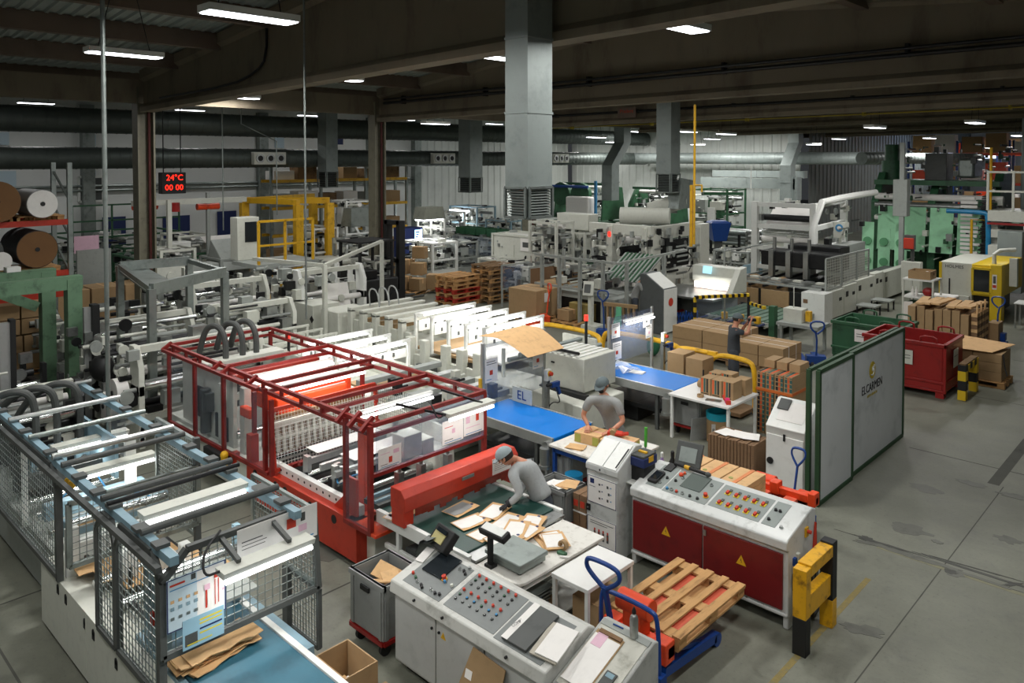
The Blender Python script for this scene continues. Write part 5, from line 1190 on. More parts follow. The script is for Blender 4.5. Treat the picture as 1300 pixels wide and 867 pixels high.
B().box(-5.6, -5.38, 8.0, 8.3, 1.145, 1.26).m(0).make('box', 'navy', t, .012); B().box(-5.59, -5.39, 8.01, 8.29, 1.26, 1.29).make('lid', 'dgrey', t, .008); B().box(-5.55, -5.43, 8.12, 8.16, 1.29, 1.31).m(0).box(-5.378, -5.37, 8.1, 8.2, 1.2, 1.27).make('handle', 'yellow', t)
b = B().box(-5.58, -5.4, 8.02, 8.28, .966, 1.144); b.make('tray', 'black', t)
def bottle(x, y, z, h, r, mt, capm, lab, band=None):
    t = thing('spray_bottle' if capm == 'purple' else 'bottle', (x, y, z), lab, 'bottle')
    B().lathe((0, 0, 0), [(r*.95, 0), (r, .01), (r, h*.62), (r*.45, h*.78), (r*.45, h*.82)], 14).make('bottle_body', mt, t, local=True)
    B().lathe((0, 0, 0), [(r*.5, h*.82), (r*.5, h*.97), (r*.3, h)], 12).make('cap', capm, t, local=True)
    if band: B().lathe((0, 0, 0), [(r*1.02, h*.25), (r*1.02, h*.45)], 14).make('label', band, t, local=True)
M['purple'] = mat('lilac_plastic', '#a58fc0', .4, var=.03)
sh = solo(B().box(-5.75, -5.2, 8.62, 8.95, .72, .75).box(-5.73, -5.7, 8.65, 8.68, 0, .72).box(-5.25, -5.22, 8.65, 8.68, 0, .72).box(-5.73, -5.7, 8.9, 8.93, 0, .72).box(-5.25, -5.22, 8.9, 8.93, 0, .72), 'side_stand', 'white', 'narrow white stand holding bottles behind the red door console', 'stand')
bottle(-5.42, 8.72, .75, .42, .05, 'black', 'black', 'black bottle with red band behind the red door console', 'redink')
bottle(-5.58, 8.72, .75, .36, .04, 'purple', 'white', 'lilac spray bottle beside the black bottle behind the console')
bottle(-5.5, 8.85, .75, .3, .04, 'pink', 'white', 'pink bottle between the lilac and black bottles')
t = thing('floor_wiper', (-5.62, 8.66, .0), 'upright squeegee stick with bright green handle beside the kiosk cabinet', 'squeegee'); B().cyl((-5.66, 8.4, .02), (-5.64, 8.42, 1.25), .012, 8).make('stick', 'steel', t); B().cyl((-5.64, 8.42, 1.25), (-5.637, 8.425, 1.5), .02, 10).make('grip', mat('bright_green_plastic', '#4fae3a', .4, var=0), t)
# ---- crate of paper and kraft bundles by the kiosk
crate(-6.67, 7.9, 0, .52, .42, .44, 'grey plastic crate of white paper standing beside the stooping worker')
for k in range(6): solo(B().rb((-6.72+.04*k, 7.9+.03*(k % 3), .6+.008*k), .26, .2, .006, .4*k), 'paper_sheet', 'paper' if k < 4 else 'kraftl', 'loose sheet in the grey crate beside the stooping worker', 'paper', 'loose sheets in the paper crate')
for k in range(2):
    t = thing('kraft_bundle', (-6.31+.11*k, 7.95, 0), ('upright strapped kraft bundle next to the paper crate', 'upright strapped kraft bundle next to the kiosk cabinet')[k], 'cardboard')
    B().box(-6.36+.11*k, -6.26+.11*k, 7.82, 8.1, 0, .62).make('boards', 'kraftd', t); B().box(-6.364+.11*k, -6.256+.11*k, 7.816, 8.104, .38, .4).make('strap', 'paper', t); B().box(-6.35+.11*k, -6.28+.11*k, 7.815, 7.82, .46, .54).make('red_mark', 'redink', t)
# ---- packing table with boxes and tape guns
PTB = thing('packing_table', (-6.8, 9.08, 0), 'white topped packing table on blue legs where the box taping worker stands', 'table')
B().box(-7.42, -6.2, 8.55, 9.62, .755, .79).make('table_top', 'table', PTB, .005)
for x in (-7.36, -6.26):
    for y in (8.62, 9.55): B().bar((x, y, 0), (x, y, .755), .05).make('leg', 'blue', PTB)
B().frame((-7.36, 8.62, .7), (1.1, 0, 0), (0, .93, 0), .05).bar((-7.36, 8.62, .2), (-7.36, 9.55, .2), .04).make('apron_frame', 'blue', PTB)
def carton(x, y, z, sx, sy, sz, lab, rz=0., tapes='kraft', green=True):
    t = thing('taped_carton', (x, y, z), lab, 'box', None, rz)
    B().box(-sx/2, sx/2, -sy/2, sy/2, 0, sz).make('box_wall', 'kraftl', t, .004, local=True)
    B().box(-sx/2-.001, sx/2+.001, -.03, .03, sz*.5, sz+.001).make('tape', mat('peach_tape', '#d9a183', .4, var=0), t, local=True)
    if green: 
        for s in (-1, 1): B().box(s*(sx/2-.06)-.05, s*(sx/2-.06)+.05, -sy/2-.0012, -sy/2+.02, .01, sz-.02).box(s*sx/2-.0012, s*sx/2+.0012, -sy/2+.01, sy/2-.01, .01, sz-.02).make('olive_print', mat('olive_print', '#a3a24a', .8, var=.04), t, local=True)
    return t
t = carton(-7.03, 9.1, .79, .42, .36, .15, 'closed kraft box under the hands of the box taping worker', .12)
B().slab((-.18, -.05, .152), (0, -.1, .152), (.05, .12, .17), (-.1, .15, .17), .003).make('flap', 'kraftl', t, local=True)
carton(-6.55, 9.12, .79, .46, .36, .15, 'kraft box with red tape dispenser on top, at the end of the packing table', .12)
def tapegun(x, y, z, lab, rz):
    t = thing('tape_gun', (x, y, z), lab, 'tape gun', None, rz)
    B().cyl((-.03, 0, .05), (.03, 0, .05), .05, 14).make('tape', 'kraft', t, local=True); B().box(-.035, .035, .04, .14, .03, .06).rb((0, .18, .05), .03, .12, .03, 0, .3).box(-.04, .04, -.07, -.03, .0, .07).make('gun_body', 'redink', t, .004, local=True)
tapegun(-6.68, 9.12, .942, 'red tape gun lying on the box at the end of the packing table', -1.2)
tapegun(-6.72, 9.2, .942, 'orange tape gun beside the red one on the box', -1.4)
tapegun(-6.35, 8.8, .79, 'red tape gun lying on the packing table behind the kiosk top', .4)
for k in range(3): solo(B().rb((-7.05+.01*k, 8.72, .795+.007*k), .26, .2, .006, .2+.1*k), 'kraft_card', 'kraftl', 'small kraft card in the little pile on the packing table', 'card', 'kraft cards on the packing table')
solo(B().cyl((-7.0, 8.62, .0), (-7.0, 8.62, .45), .13, 16), 'blue_drum', mat('bright_blue_bin', '#1f8fc4', .45, var=.05), 'bright blue drum on the floor beneath the packing table', 'bin')
# ---- steel barrier in front of the console end
t = thing('crash_barrier', (-3.2, 7.92, 0), 'yellow and black steel crash barrier at the console end', 'barrier')
b = B().box(-3.27, -3.13, 7.52, 7.64, .0, .38).box(-3.27, -3.13, 8.2, 8.32, .3, .92); b.make('black_post', 'black', t, .006)
b = B().box(-3.27, -3.13, 7.52, 7.64, .38, .88).box(-3.27, -3.13, 7.64, 8.2, .78, .9).box(-3.25, -3.15, 7.64, 8.2, .36, .58).box(-3.27, -3.13, 8.2, 8.32, 0, .3); b.make('yellow_rail', mat('chipped_yellow', '#d6a013', .45, var=.12, scale=7, tint='#6d4a12'), t, .006)
# ================================================================= RIGHT SIDE
# ---- green framed partition screens
t = thing('folding_partition', (-4.48, 12.9, 0), 'translucent two panel partition in dark green frames bearing a round gold logo', 'partition')
for x, y0, y1 in ((-4.43, 11.0, 12.28), (-4.47, 12.3, 14.82)):
    f = B().frame((x, y0, .03), (0, y1-y0, 0), (0, 0, 1.92), .06); f.make('panel_frame', 'dgreen', t)
    B().box(x-.012, x+.012, y0+.03, y1-.03, .06, 1.92).make('panel_sheet', 'tank', t)
B().frame((-4.56, 11.0, .03), (0, 3.8, 0), (0, 0, 1.92), .05).box(-4.6, -4.54, 10.96, 11.0, 0, 1.96).box(-4.46, -4.4, 10.96, 11.0, 0, 1.96).make('panel_frame', 'dgreen', t)
b = B().cyl((-4.457, 13.25, 1.52), (-4.452, 13.25, 1.52), .14, 28); b.make('logo_disc', 'gold', t)
b = B().tube([(-4.449, 13.17, 1.46), (-4.449, 13.25, 1.43), (-4.449, 13.31, 1.5), (-4.449, 13.28, 1.58), (-4.449, 13.22, 1.55), (-4.449, 13.24, 1.5), (-4.449, 13.32, 1.6)], .012, 6, 2); b.make('logo_curl', 'tank', t)
text('ELCARMEN', .2, 'ink', t, 'logo_lettering', (-4.453, 13.25, 1.25), (PI/2, 0, PI/2), world=True, sx=.95)
text('ARTES GRAFICAS', .06, 'gold', t, 'logo_subtitle', (-4.453, 13.25, 1.12), (PI/2, 0, PI/2), world=True)
# ---- white floor cabinet with sloped top
t = thing('floor_cabinet', (-4.92, 11.25, 0), 'white floor cabinet with papers on its sloped top beside the green partition', 'cabinet')
B().prism('yz', [(11.0, 0), (11.5, 0), (11.5, 1.32), (11.4, 1.33), (10.98, 1.0), (11.0, .96)], -5.22, -4.62).make('body', 'white', t, .012)
B().box(-5.2, -4.64, 10.985, 11.0, .05, .88).make('door', 'white', t, .004); B().box(-4.94, -4.91, 10.97, 10.985, .82, .92).cyl((-5.14, 10.965, .48), (-5.14, 10.985, .48), .05, 14).make('lock', 'black', t)
def slopew(x, v, h=0.): return Vector((x, 10.98+.42*v, 1.0+.33*v))+Vector((0, -.618, .786))*h
onslope(slopew, -5.1, -4.7, .25, .9, .002, .006).make('paper_sheet', 'paper', t); onslope(slopew, -5.15, -4.98, .6, .95, .007, .03).make('calculator', 'dgrey', t)
# ---- kraft piles near
t = thing('kraft_stack', (-5.8, 11.2, 0), 'low wide pile of upright folded kraft boxes with papers on top', 'cardboard')
for k in range(14): B().rb((-6.15+.056*k, 11.22, .31), .045, .5, .62+.01*(k % 3)).make('folded_box', 'kraftd', t)
for k in range(3): solo(B().rb((-5.98+.2*k, 11.2+.03*k, .645+.004*k), .24, .3, .004, .3*k-.2), 'paper_sheet', 'paper', 'white sheet lying on the wide pile of folded kraft boxes', 'paper', 'sheets on the folded kraft pile')
t = thing('kraft_stack', (-5.1, 9.3, .5), 'flat kraft boxes with orange tape behind the red door console, on the truck forks', 'cardboard')
for i in range(3):
    for k in range(4): B().box(-5.68+.38*i, -5.32+.38*i, 8.9, 9.62, .52+.08*k, .595+.08*k).make('flat_box', 'kraftl', t, .004)
    B().box(-5.52+.38*i, -5.47+.38*i, 8.895, 9.625, .83, .842).make('orange_tape', mat('orange_tape', '#cf7a3f', .5), t)
    B().cyl((-5.6+.38*i, 9.2, .83), (-5.6+.38*i, 9.2, .841), .03, 10).make('green_mark', mat('pale_green_print', '#9aa05a', .8), t)
pallet((-4.9, 9.25, .4), PI/2, 'pale pallet under the flat taped kraft boxes behind the console', 'wood', 1.5, .8)
for k in range(2): solo(B().rb((-4.75+.22*k, 8.75, .9), .26, .2, .012, .4*k, .05), 'kraft_scrap', 'kraft', 'kraft scrap lying behind the back edge of the red door console', 'scrap', 'kraft scraps behind the console')
# ---- white table with striped boxes
WT = thing('packing_table', (-6.9, 12.45, 0), 'white packing table at the farther blue belt holding striped boxes', 'table')
B().box(-7.48, -6.3, 11.88, 12.98, .76, .8).make('table_top', mat('clean_white_top', '#e0e0dc', .4, var=.03), WT, .005)
for x in (-7.44, -6.34):
    for y in (11.94, 12.92): B().bar((x, y, 0), (x, y, .76), .045).make('leg', 'white', WT)
def striped(x, y, z, sx, sy, sz, lab, group=None, rz=0.):
    t = thing('striped_carton', (x, y, z), lab, 'box', group, rz)
    B().box(-sx/2, sx/2, -sy/2, sy/2, 0, sz).make('box_wall', 'kraft', t, .004, local=True)
    b = B()
    for k in range(3): 
        u = -sx/2+.02+.05*k; b.m(k).box(u, u+.03, -sy/2-.002, -sy/2+.01, sz*.15, sz*.97)
    b.m(2).box(-sx/2+.02, -sx/2+.16, -sy/2-.0025, -sy/2, sz*.05, sz*.1)
    b.make('printed_stripe', ['orink', 'tealink', 'ink'], t, local=True)
    return t
striped(-6.95, 12.4, .8, .2, .3, .3, 'striped kraft box standing at the near side of the white table pile'); striped(-6.74, 12.42, .8, .2, .32, .3, 'plain sided kraft box second in the front row on the white table')
striped(-6.62, 12.42, .8, .02+.16, .3, .29, 'striped kraft box in the middle of the front row on the white table') if False else None
striped(-6.52, 12.42, .8, .2, .32, .31, 'striped kraft box at the outer end of the front row on the white table')
striped(-7.0, 12.78, .8, .22, .26, .3, 'kraft box in the back row on the white table, next to the dispenser'); striped(-6.76, 12.78, .8, .22, .26, .33, 'open kraft box in the middle of the back row on the white table'); striped(-6.5, 12.78, .8, .22, .26, .28, 'kraft box at the outer end of the back row on the white table')
t = thing('tape_machine', (-7.25, 12.6, .8), 'small tape dispenser with white nozzle on the white table', 'tape dispenser'); B().cyl((-7.28, 12.6, .87), (-7.22, 12.6, .87), .07, 14).make('tape', 'kraft', t); B().box(-7.3, -7.2, 12.66, 12.76, .8, .92).cyl((-7.25, 12.7, .92), (-7.25, 12.7, 1.1), .015, 8).make('stand', 'black', t)
tape(-6.95, 12.08, .801, .06, .045, 'brown tape roll lying flat on the white table edge', 'kraft', flat=True)
tapegun(-6.42, 12.06, .801, 'bright pink tape gun at the corner of the white table', .8)
bpy.data.objects['tape_gun.003'].children[1].data.materials[0] = mat('hot_pink_plastic', '#d6246e', .4, var=0)
solo(B().rb((-6.68, 12.05, .806), .26, .14, .008, .3), 'metal_ruler', 'steel', 'flat steel plate lying on the white table between tape and tape gun', 'plate')
t = thing('waste_bin', (-6.75, 12.35, 0), 'kraft waste drum lined with blue bag under the white table', 'bin')
B().lathe((-6.75, 12.35, 0), [(.2, 0), (.2, .42)], 20).make('drum', 'kraft', t); B().lathe((-6.75, 12.35, 0), [(.205, .4), (.215, .52), (.19, .53), (.185, .42)], 20).make('bin_liner', mat('cyan_bag', '#18a0b8', .4, var=.1), t); text('BASURA', .09, 'ink', t, 'lettering', (-6.6, 12.2, .25), (PI/2, 0, .75), world=True)
B().rb((-6.66, 12.2, .25), .24, .012, .2, .75).make('label', 'paper', t)
solo(B().slab((-7.1, 12.0, 0), (-6.95, 12.3, 0), (-6.92, 12.3, .4), (-7.07, 12.0, .4), .02), 'grey_board', 'plastic', 'grey square board standing on the floor by the waste drum', 'board')
# yellow hoop trolley with kraft boxes
t = thing('hoop_trolley', (-7.8, 14.0, 0), 'yellow tube hoop trolley loaded with kraft boxes behind the white table', 'trolley')
B().tube([(-8.75, 14.2, .0), (-8.75, 14.2, .95), (-8.6, 14.2, 1.02), (-8.0, 14.2, 1.02)], .05, 10, 3).tube([(-8.0, 14.2, .55), (-7.9, 14.2, 1.02), (-7.15, 14.2, 1.02), (-6.97, 14.2, .9), (-6.97, 14.2, 0)], .05, 10, 3).bar((-8.0, 14.2, 1.02), (-7.8, 14.2, 1.02), .08).make('hoop', 'yellow', t)
B().mesh((-8.72, 14.18, .1), (.75, 0, 0), (0, 0, .85), .07, .004).make('side_mesh', 'yellow', t); B().box(-8.75, -6.97, 13.6, 14.25, .05, .12).make('deck', 'woodd', t)
for k, (x, y, z) in enumerate(((-8.45, 13.9, .12), (-8.02, 13.9, .12), (-7.5, 13.85, .12))): solo(B().box(x-.19, x+.19, y-.22, y+.22, z, z+(.9, .86, .6)[k]), 'tall_carton', 'kraft', ('kraft box with dark square mark, at the mesh end of the yellow trolley', 'kraft box standing next to the one with a dark mark on the yellow trolley', 'low kraft box under the outer end of the yellow trolley hoop')[k], 'box', bev=.005)
# striped bundle stack
t = thing('striped_stack', (-6.2, 13.7, 0), 'tall strapped stack of striped kraft boxes behind the green partition', 'cardboard')
for i in range(4):
    x = -6.47+.17*i; b = B().box(x, x+.15, 13.25, 14.0, 0, 1.12).m(1).box(x+.02, x+.06, 13.245, 13.25, .05, 1.1).m(2).box(x+.07, x+.1, 13.245, 13.25, .05, 1.1).m(3).box(x+.11, x+.15, 13.245, 13.25, .05, 1.1).m(1).box(x+.02, x+.06, 13.26, 13.9, 1.12, 1.123).m(2).box(x+.08, x+.12, 13.26, 13.9, 1.12, 1.123)
    for k in range(14): b.m(0).box(x-.002, x+.152, 13.24, 14.0, .03+.08*k, .045+.08*k)
    b.make('striped_box', ['kraft', 'tealink' if i % 2 else 'ink', 'orink', 'tealink'], t)
for k in range(3): B().box(-6.5+.24*k, -6.3+.24*k, 13.6, 14.0, 1.125, 1.27).make('top_box', 'kraft', t, .004)
B().box(-6.48, -5.8, 13.235, 14.01, .78, .83).make('orange_strap', mat('orange_strap', '#c4662c', .5), t)
# flat bundled cardboard by worker
def bundles(lab, x0, y0, nx, sx, sy, h, lv, group=None, z0=.144, rzz=0):
    for i in range(nx):
        for j in range(lv):
            t = thing('flat_board_bundle', (x0+sx*(i+.5), y0+sy/2, z0+h/lv*j), lab[(i*lv+j) % len(lab)], 'cardboard', group)
            B().box(x0+sx*i+.01, x0+sx*(i+1)-.01, y0, y0+sy, z0+h/lv*j, z0+h/lv*(j+1)-.006).make('boards', 'kraft', t, .006)
            for q in (.3, .7): B().box(x0+sx*i+.008, x0+sx*(i+1)-.008, y0+sy*q-.01, y0+sy*q+.01, z0+h/lv*j-.001, z0+h/lv*(j+1)-.004).make('strap', 'paper', t)
bundles(['lower strapped kraft bundle behind the yellow trolley', 'upper strapped kraft bundle behind the yellow trolley', 'lower strapped kraft bundle touching the dark shirted worker', 'upper strapped kraft bundle touching the dark shirted worker'], -10.6, 17.0, 2, .85, 1.3, .62, 2)
pallet((-9.75, 17.65, 0), 0, 'pallet under the four strapped kraft bundles', 'woodd', 1.3, 1.7)
bundles(['lower kraft bundle beyond the dark shirted worker, at the conveyor leg', 'upper kraft bundle beyond the dark shirted worker, flaps open', 'lower kraft bundle at the outer end by the blue hand truck', 'upper bowed kraft bundle at the outer end by the blue hand truck'], -8.9, 17.0, 2, .62, 1.0, .5, 2)
pallet((-8.28, 17.5, 0), 0, 'pallet under the low kraft bundles by the blue hand truck', 'woodd', 1.1, 1.25)
# blue hand truck, expanding roller conveyor, striped window frame
def hand_truck(x, y, rz, lab, h=1.15, mt='blue'):
    t = thing('hand_truck', (x, y, 0), lab, 'pallet truck', None, rz)
    B().tube([(0, 0, .25), (0, -.08, h-.3), (-.14, -.1, h-.18), (-.16, -.1, h-.06), (-.1, -.1, h), (.1, -.1, h), (.16, -.1, h-.06), (.14, -.1, h-.18), (0, -.08, h-.3)], .022, 8, 1).make('handle', mt, t, local=True)
    B().box(-.22, .22, -.05, .15, .12, .32).make('pump_block', mt, t, .01, local=True)
    for s in (-.2, .2): B().box(s-.08, s+.08, .1, 1.2, .06, .12).make('fork', mt, t, .006, local=True)
    for s in (-.1, .1): B().cyl((s-.03, -.02, .09), (s+.03, -.02, .09), .09, 14).make('wheel', 'black', t, local=True)
    return t
hand_truck(-7.4, 18.2, .6, 'blue hand pallet truck in front of the green waste container')
t = thing('expanding_conveyor', (-11.0, 18.2, 0), 'blue concertina gate stretched low behind the clear screen with lit tube', 'conveyor')
b = B(); n = 16; a0, a1 = P(828, 418, 0), P(885, 418, 0)
for k in range(n):
    p = a0+(a1-a0)*(k/n); q = a0+(a1-a0)*((k+1)/n)
    b.bar(p+Vector((0, 0, .12)), q+Vector((0, 0, .5)), .03).bar(p+Vector((0, 0, .5)), q+Vector((0, 0, .12)), .03)
b.make('lattice_arm', 'blue', t)
b = B()
for k in range(0, n+1, 4): p = a0+(a1-a0)*(k/n); b.bar(p, p+Vector((0, 0, .55)), .04)
b.make('leg', 'blue', t)
solo(B().sph((-10.9, 16.6, .25), .16, .2, .25), 'green_sack', mat('green_net_sack', '#2b6b4c', .7), 'green net sack on the floor beside the strapped kraft bundles', 'sack')
t = thing('hazard_screen', (-10.8, 20, 0), 'clear screen frame with black and yellow hazard tape before the conveyor', 'screen')
M['hazard'] = mat('hazard_tape', '#d8b51c', .5, var=0)
a, c = P(882, 428), P(950, 424); a.z = c.z = .0
b = B()
for p in (a, c): b.m(0).bar(p, p+Vector((0, 0, 1.1)), .06)
n = 18
for k in range(n): b.m(k % 2).bar(a+(c-a)*(k/n)+Vector((0, 0, 1.12)), a+(c-a)*((k+1)/n)+Vector((0, 0, 1.12)), .09)
for k in range(8): b.m(k % 2).bar(a+Vector((0, 0, .14*k)), a+Vector((0, 0, .14*k+.14)), .065)
b.make('hazard_bar', ['black', 'hazard'], t); B().slab(a+Vector((0, 0, .1)), c+Vector((0, 0, .1)), c+Vector((0, 0, 1.08)), a+Vector((0, 0, 1.08)), .01).make('pane', 'plexi', t)
B().bar(a+(c-a)*.55, a+(c-a)*.55+Vector((0, 0, 1.1)), .04).make('mullion', 'steel', t)
a2 = P(955, 426); b = B()
for k in range(8): b.m(k % 2).bar(c+(a2-c)*(k/8)*4+Vector((0, 0, .9)), c+(a2-c)*((k+1)/8)*4+Vector((0, 0, .9)), .08)
b.make('hazard_bar', ['black', 'hazard'], t)
# ---- red and green waste containers
def skip(x0, x1, y0, y1, h, mt, lab, pa=()):
    t = thing('waste_container', ((x0+x1)/2, (y0+y1)/2, 0), lab, 'container')
    B().hollow(x0, x1, y0, y1, .12, h, .05).box(x0-.03, x1+.03, y0-.03, y0+.03, h-.08, h).box(x1-.03, x1+.03, y0, y1, h-.08, h).box(x0-.02, x1+.02, y0-.025, y0, .3, .36).box(x1, x1+.025, y0, y1, .3, .36).box(x1-.02, x1+.03, y0-.03, y0+.04, .12, h).make('tub', mt, t, .01)
    for x in (x0+.1, x1-.1):
        for y in (y0+.1, y1-.1): B().box(x-.08, x+.08, y-.08, y+.08, 0, .12).make('foot', mt, t)
    for u in (.3, .8):
        for y in (y0+.03, y1-.03): x = x0+(x1-x0)*u; B().tube([(x-.16, y, h), (x-.15, y, h+.12), (x+.15, y, h+.12), (x+.16, y, h)], .022, 6, 1).make('lifting_loop', mt, t)
    poster('label_plate', t, (x1-(x1-x0)*.65, y0-.035, h*.55), (.45, 0, 0), (0, 0, .3), (0, -1, 0), 'paper' if mt != 'dred' else 'cream', [(.1, .6, .9, .65, 'dgrey'), (.1, .4, .9, .45, 'dgrey')])
    poster('label_plate', t, (x1+.035, y0+.5, h*.5), (0, .35, 0), (0, 0, .38), (1, 0, 0), 'cream', [(.1, .6, .9, .63, 'dgrey')])
    return t
skip(-6.15, -4.52, 17.7, 19.05, 1.14, 'dred', 'big dark red steel waste container beyond the partition')
skip(-7.5, -5.9, 19.4, 20.7, .98, 'green', 'green steel waste container behind the partition top edge')
t = thing('floor_barrier', (-4.25, 18.4, 0), 'low black and yellow striped floor barrier beside the red container', 'barrier')
b = B()
for y in (17.98, 18.85):
    for k in range(3): b.m(k % 2).box(-4.33, -4.18, y-.08, y+.08, .2*k, .2*k+.2)
for k in range(6): b.m((k+1) % 2).box(-4.33, -4.18, 17.9+.172*k, 17.9+.172*(k+1), .6, .72)
b.make('striped_frame', ['hazard', 'black'], t); B().box(-4.32, -4.19, 17.95, 18.9, .72, .75).make('wood_cap', 'woodd', t)
t = thing('kraft_box_pile', (-4.4, 19.9, 0), 'brown box block with a loose kraft lid on a pallet beside the red container', 'box')
for i in range(2):
    for k in range(3): B().box(-4.95+.56*i, -4.4+.56*i, 19.35, 20.2, .15+.2*k, .345+.2*k).make('box_wall', 'kraft', t, .006)
B().slab((-5.1, 19.2, .78), (-4.0, 19.25, .79), (-3.75, 20.2, .84), (-5.1, 20.3, .88), .012).make('loose_lid', 'kraftl', t); B().tube([(-3.8, 19.3, .78), (-3.76, 19.25, .5), (-3.7, 19.2, .35)], .012, 6, 1).make('strap_end', 'black', t)
pallet((-4.4, 19.75, 0), PI/2, 'pallet under the brown box block beside the red container', 'wood', 1.25, .85)
# pile of corrugated off-cuts
t = thing('corrugated_pile', (-5.85, 23.0, 0), 'heap of stacked corrugated kraft off-cuts with ragged ends behind the red container', 'cardboard')
rr = random.Random(14)
for k in range(7): B().box(-6.6+.21*k, -6.42+.21*k, 22.3+rr.uniform(-.05, .05), 23.6, .15, 1.0+rr.uniform(-.04, .1)).make('board_stack', 'kraft', t, .004)
for k in range(6): B().rb((-6.4+.25*k, 22.9, 1.14+.02*(k % 3)), .2, 1.2, .05, rr.uniform(-.15, .15)).make('top_board', 'kraftl', t)
b = B()
for k in range(4):
    for j in range(9): b.m(j % 2).box(-5.12, -4.98, 22.35+.3*k, 22.6+.3*k, .15+.1*j, .24+.1*j)
b.make('ragged_ends', ['kraftl', 'kraftd'], t)
for k in range(3): B().bar((-5.0, 22.4+.4*k, .1), (-5.0, 22.4+.4*k, 1.3), .04).make('corner_stake', 'kraftl', t)
pallet((-5.85, 22.95, 0), PI/2, 'pallet under the corrugated off-cuts', 'wood', 1.7, 1.3)
solo(B().box(-5.05, -4.8, 23.75, 24.3, 0, .6), 'kraft_box', 'kraft', 'narrow kraft box standing beyond the corrugated off-cuts', 'box', bev=.01)
t = thing('sheet_pallet', (-6.2, 25.2, 0), 'kraft sheets with white wrapped load and roll before the yellow machine', 'pallet load')
B().box(-6.95, -5.6, 24.7, 25.6, .16, .55).make('board_stack', 'kraftl', t, .01); B().box(-6.9, -6.2, 25.0, 25.7, .56, .95).make('wrapped_load', 'paper', t, .04); B().cyl((-6.3, 25.3, .66), (-5.5, 25.0, .66), .09, 14).m(1).cyl((-5.52, 25.0, .66), (-5.48, 24.99, .66), .092, 14).make('white_roll', ['paper', 'redink'], t)
pallet((-6.27, 25.15, 0), PI/2, 'pallet under the kraft sheets before the yellow machine', 'wood', 1.4, 1.0)
solo(B().rb((-6.88, 23.22, .5), .22, .03, 1.0, .5), 'wrapped_board', 'paper', 'narrow white wrapped board standing upright beyond the partition', 'board')
# ---- yellow and cream machine
Y = thing('moulding_machine', (-6.2, 28.3, 0), 'boxy yellow and cream machine with dark window and hazard plate', 'machine')
ym = mat('bright_yellow_machine', '#d9b91a', .42, var=.06)
B().box(-7.15, -6.25, 27.3, 30.2, .1, 1.72).make('cream_cover', 'cream', Y, .02); B().box(-6.25, -5.45, 27.25, 30.2, .75, 1.72).make('yellow_cover', ym, Y, .02); B().box(-5.75, -5.43, 27.2, 27.6, .0, 1.75).make('yellow_column', ym, Y, .02); B().box(-6.25, -5.75, 27.5, 30, .1, .74).make('machine_bed', 'blackmetal', Y); B().box(-7.18, -7.1, 27.28, 27.4, .1, 1.7).make('yellow_edge', ym, Y)
B().frame((-6.22, 27.22, .85), (.5, 0, 0), (0, 0, .75), .07).make('window_frame', ym, Y); B().box(-6.2, -5.74, 27.22, 27.25, .87, 1.58).make('window_pane', 'screen', Y)
text('HOLMES', .14, 'ink', Y, 'lettering', (-6.75, 27.29, 1.58), (PI/2, 0, 0), world=True); B().box(-6.9, -6.86, 27.285, 27.3, .7, 1.2).make('slot', 'black', Y); poster('hazard_plate', Y, (-5.68, 27.19, 1.0), (.12, 0, 0), (0, 0, .45), (0, -1, 0), 'paper', [(.1, .1, .9, .3, 'redink'), (.2, .4, .8, .9, 'dgrey')])
B().tube([(-5.7, 27.5, 1.7), (-5.7, 27.5, 2.15), (-5.2, 27.8, 2.2)], .06, 10, 1).box(-5.3, -5.1, 27.5, 27.7, 1.1, 1.95).make('swing_panel', 'cream', Y); B().box(-6.9, -6.3, 27.15, 27.28, .3, .7).make('work_tray', 'cream', Y)
hand_truck(-4.9, 24.1, PI, 'blue stacker truck parked beside the corrugated off-cuts', 1.25)
t = thing('side_table', (-4.6, 27, 0), 'small white table at the picture edge beyond the blue stacker truck', 'table'); B().box(-5.0, -4.3, 26.6, 27.3, .72, .75).make('table_top', 'white', t)
for x in (-4.96, -4.34):
    for y in (26.64, 27.26): B().bar((x, y, 0), (x, y, .72), .04).make('leg', 'steel', t)
t = thing('stool', (-4.0, 24.9, 0), 'brown seated metal stool at the picture edge', 'stool'); B().box(-4.2, -3.8, 24.7, 25.1, .45, .49).make('seat', 'woodd', t, .01)
for x in (-4.17, -3.83):
    for y in (24.73, 25.07): B().bar((x, y, 0), (x, y, .45), .03).make('leg', 'black', t)
# shelf trolley
t = thing('shelf_trolley', (-7.0, 24.9, 0), 'tall grey three shelf trolley with box and green crate', 'shelf')
for x in (-7.4, -6.6):
    for y in (24.5, 25.3): B().bar((x, y, 0), (x, y, 1.45), .05).make('post', 'cream', t)
for z in (.35, .9, 1.42): B().box(-7.42, -6.58, 24.48, 25.32, z, z+.04).make('shelf_board', 'white', t)
solo(B().hollow(-7.3, -6.7, 24.6, 25.2, 1.461, 1.7, .02), 'cardboard_tray', 'kraft', 'shallow kraft tray of parts on top of the shelf trolley', 'box')
for k in range(5): solo(B().sph((-7.2+.11*k, 24.9+.04*(k % 2), 1.55+.02*k), .09, .07, .06, 8, 6), 'machine_part', 'paper' if k % 2 else 'kraftd', 'small wrapped part in the kraft tray on the shelf trolley', 'part', 'parts in the shelf trolley tray')
solo(B().hollow(-7.35, -6.85, 24.55, 25.1, .391, .75, .02), 'green_crate', 'green', 'green plastic crate on the lowest board of the shelf trolley', 'crate'); solo(B().sph((-6.8, 24.8, 1.08), .16, .14, .14), 'red_bag', 'dred', 'red bag on the middle board of the shelf trolley', 'bag'); solo(B().sph((-6.72, 24.8, .46), .1, .1, .07), 'blue_glove', 'blueink', 'bright blue cloth on the lowest board of the shelf trolley', 'cloth')
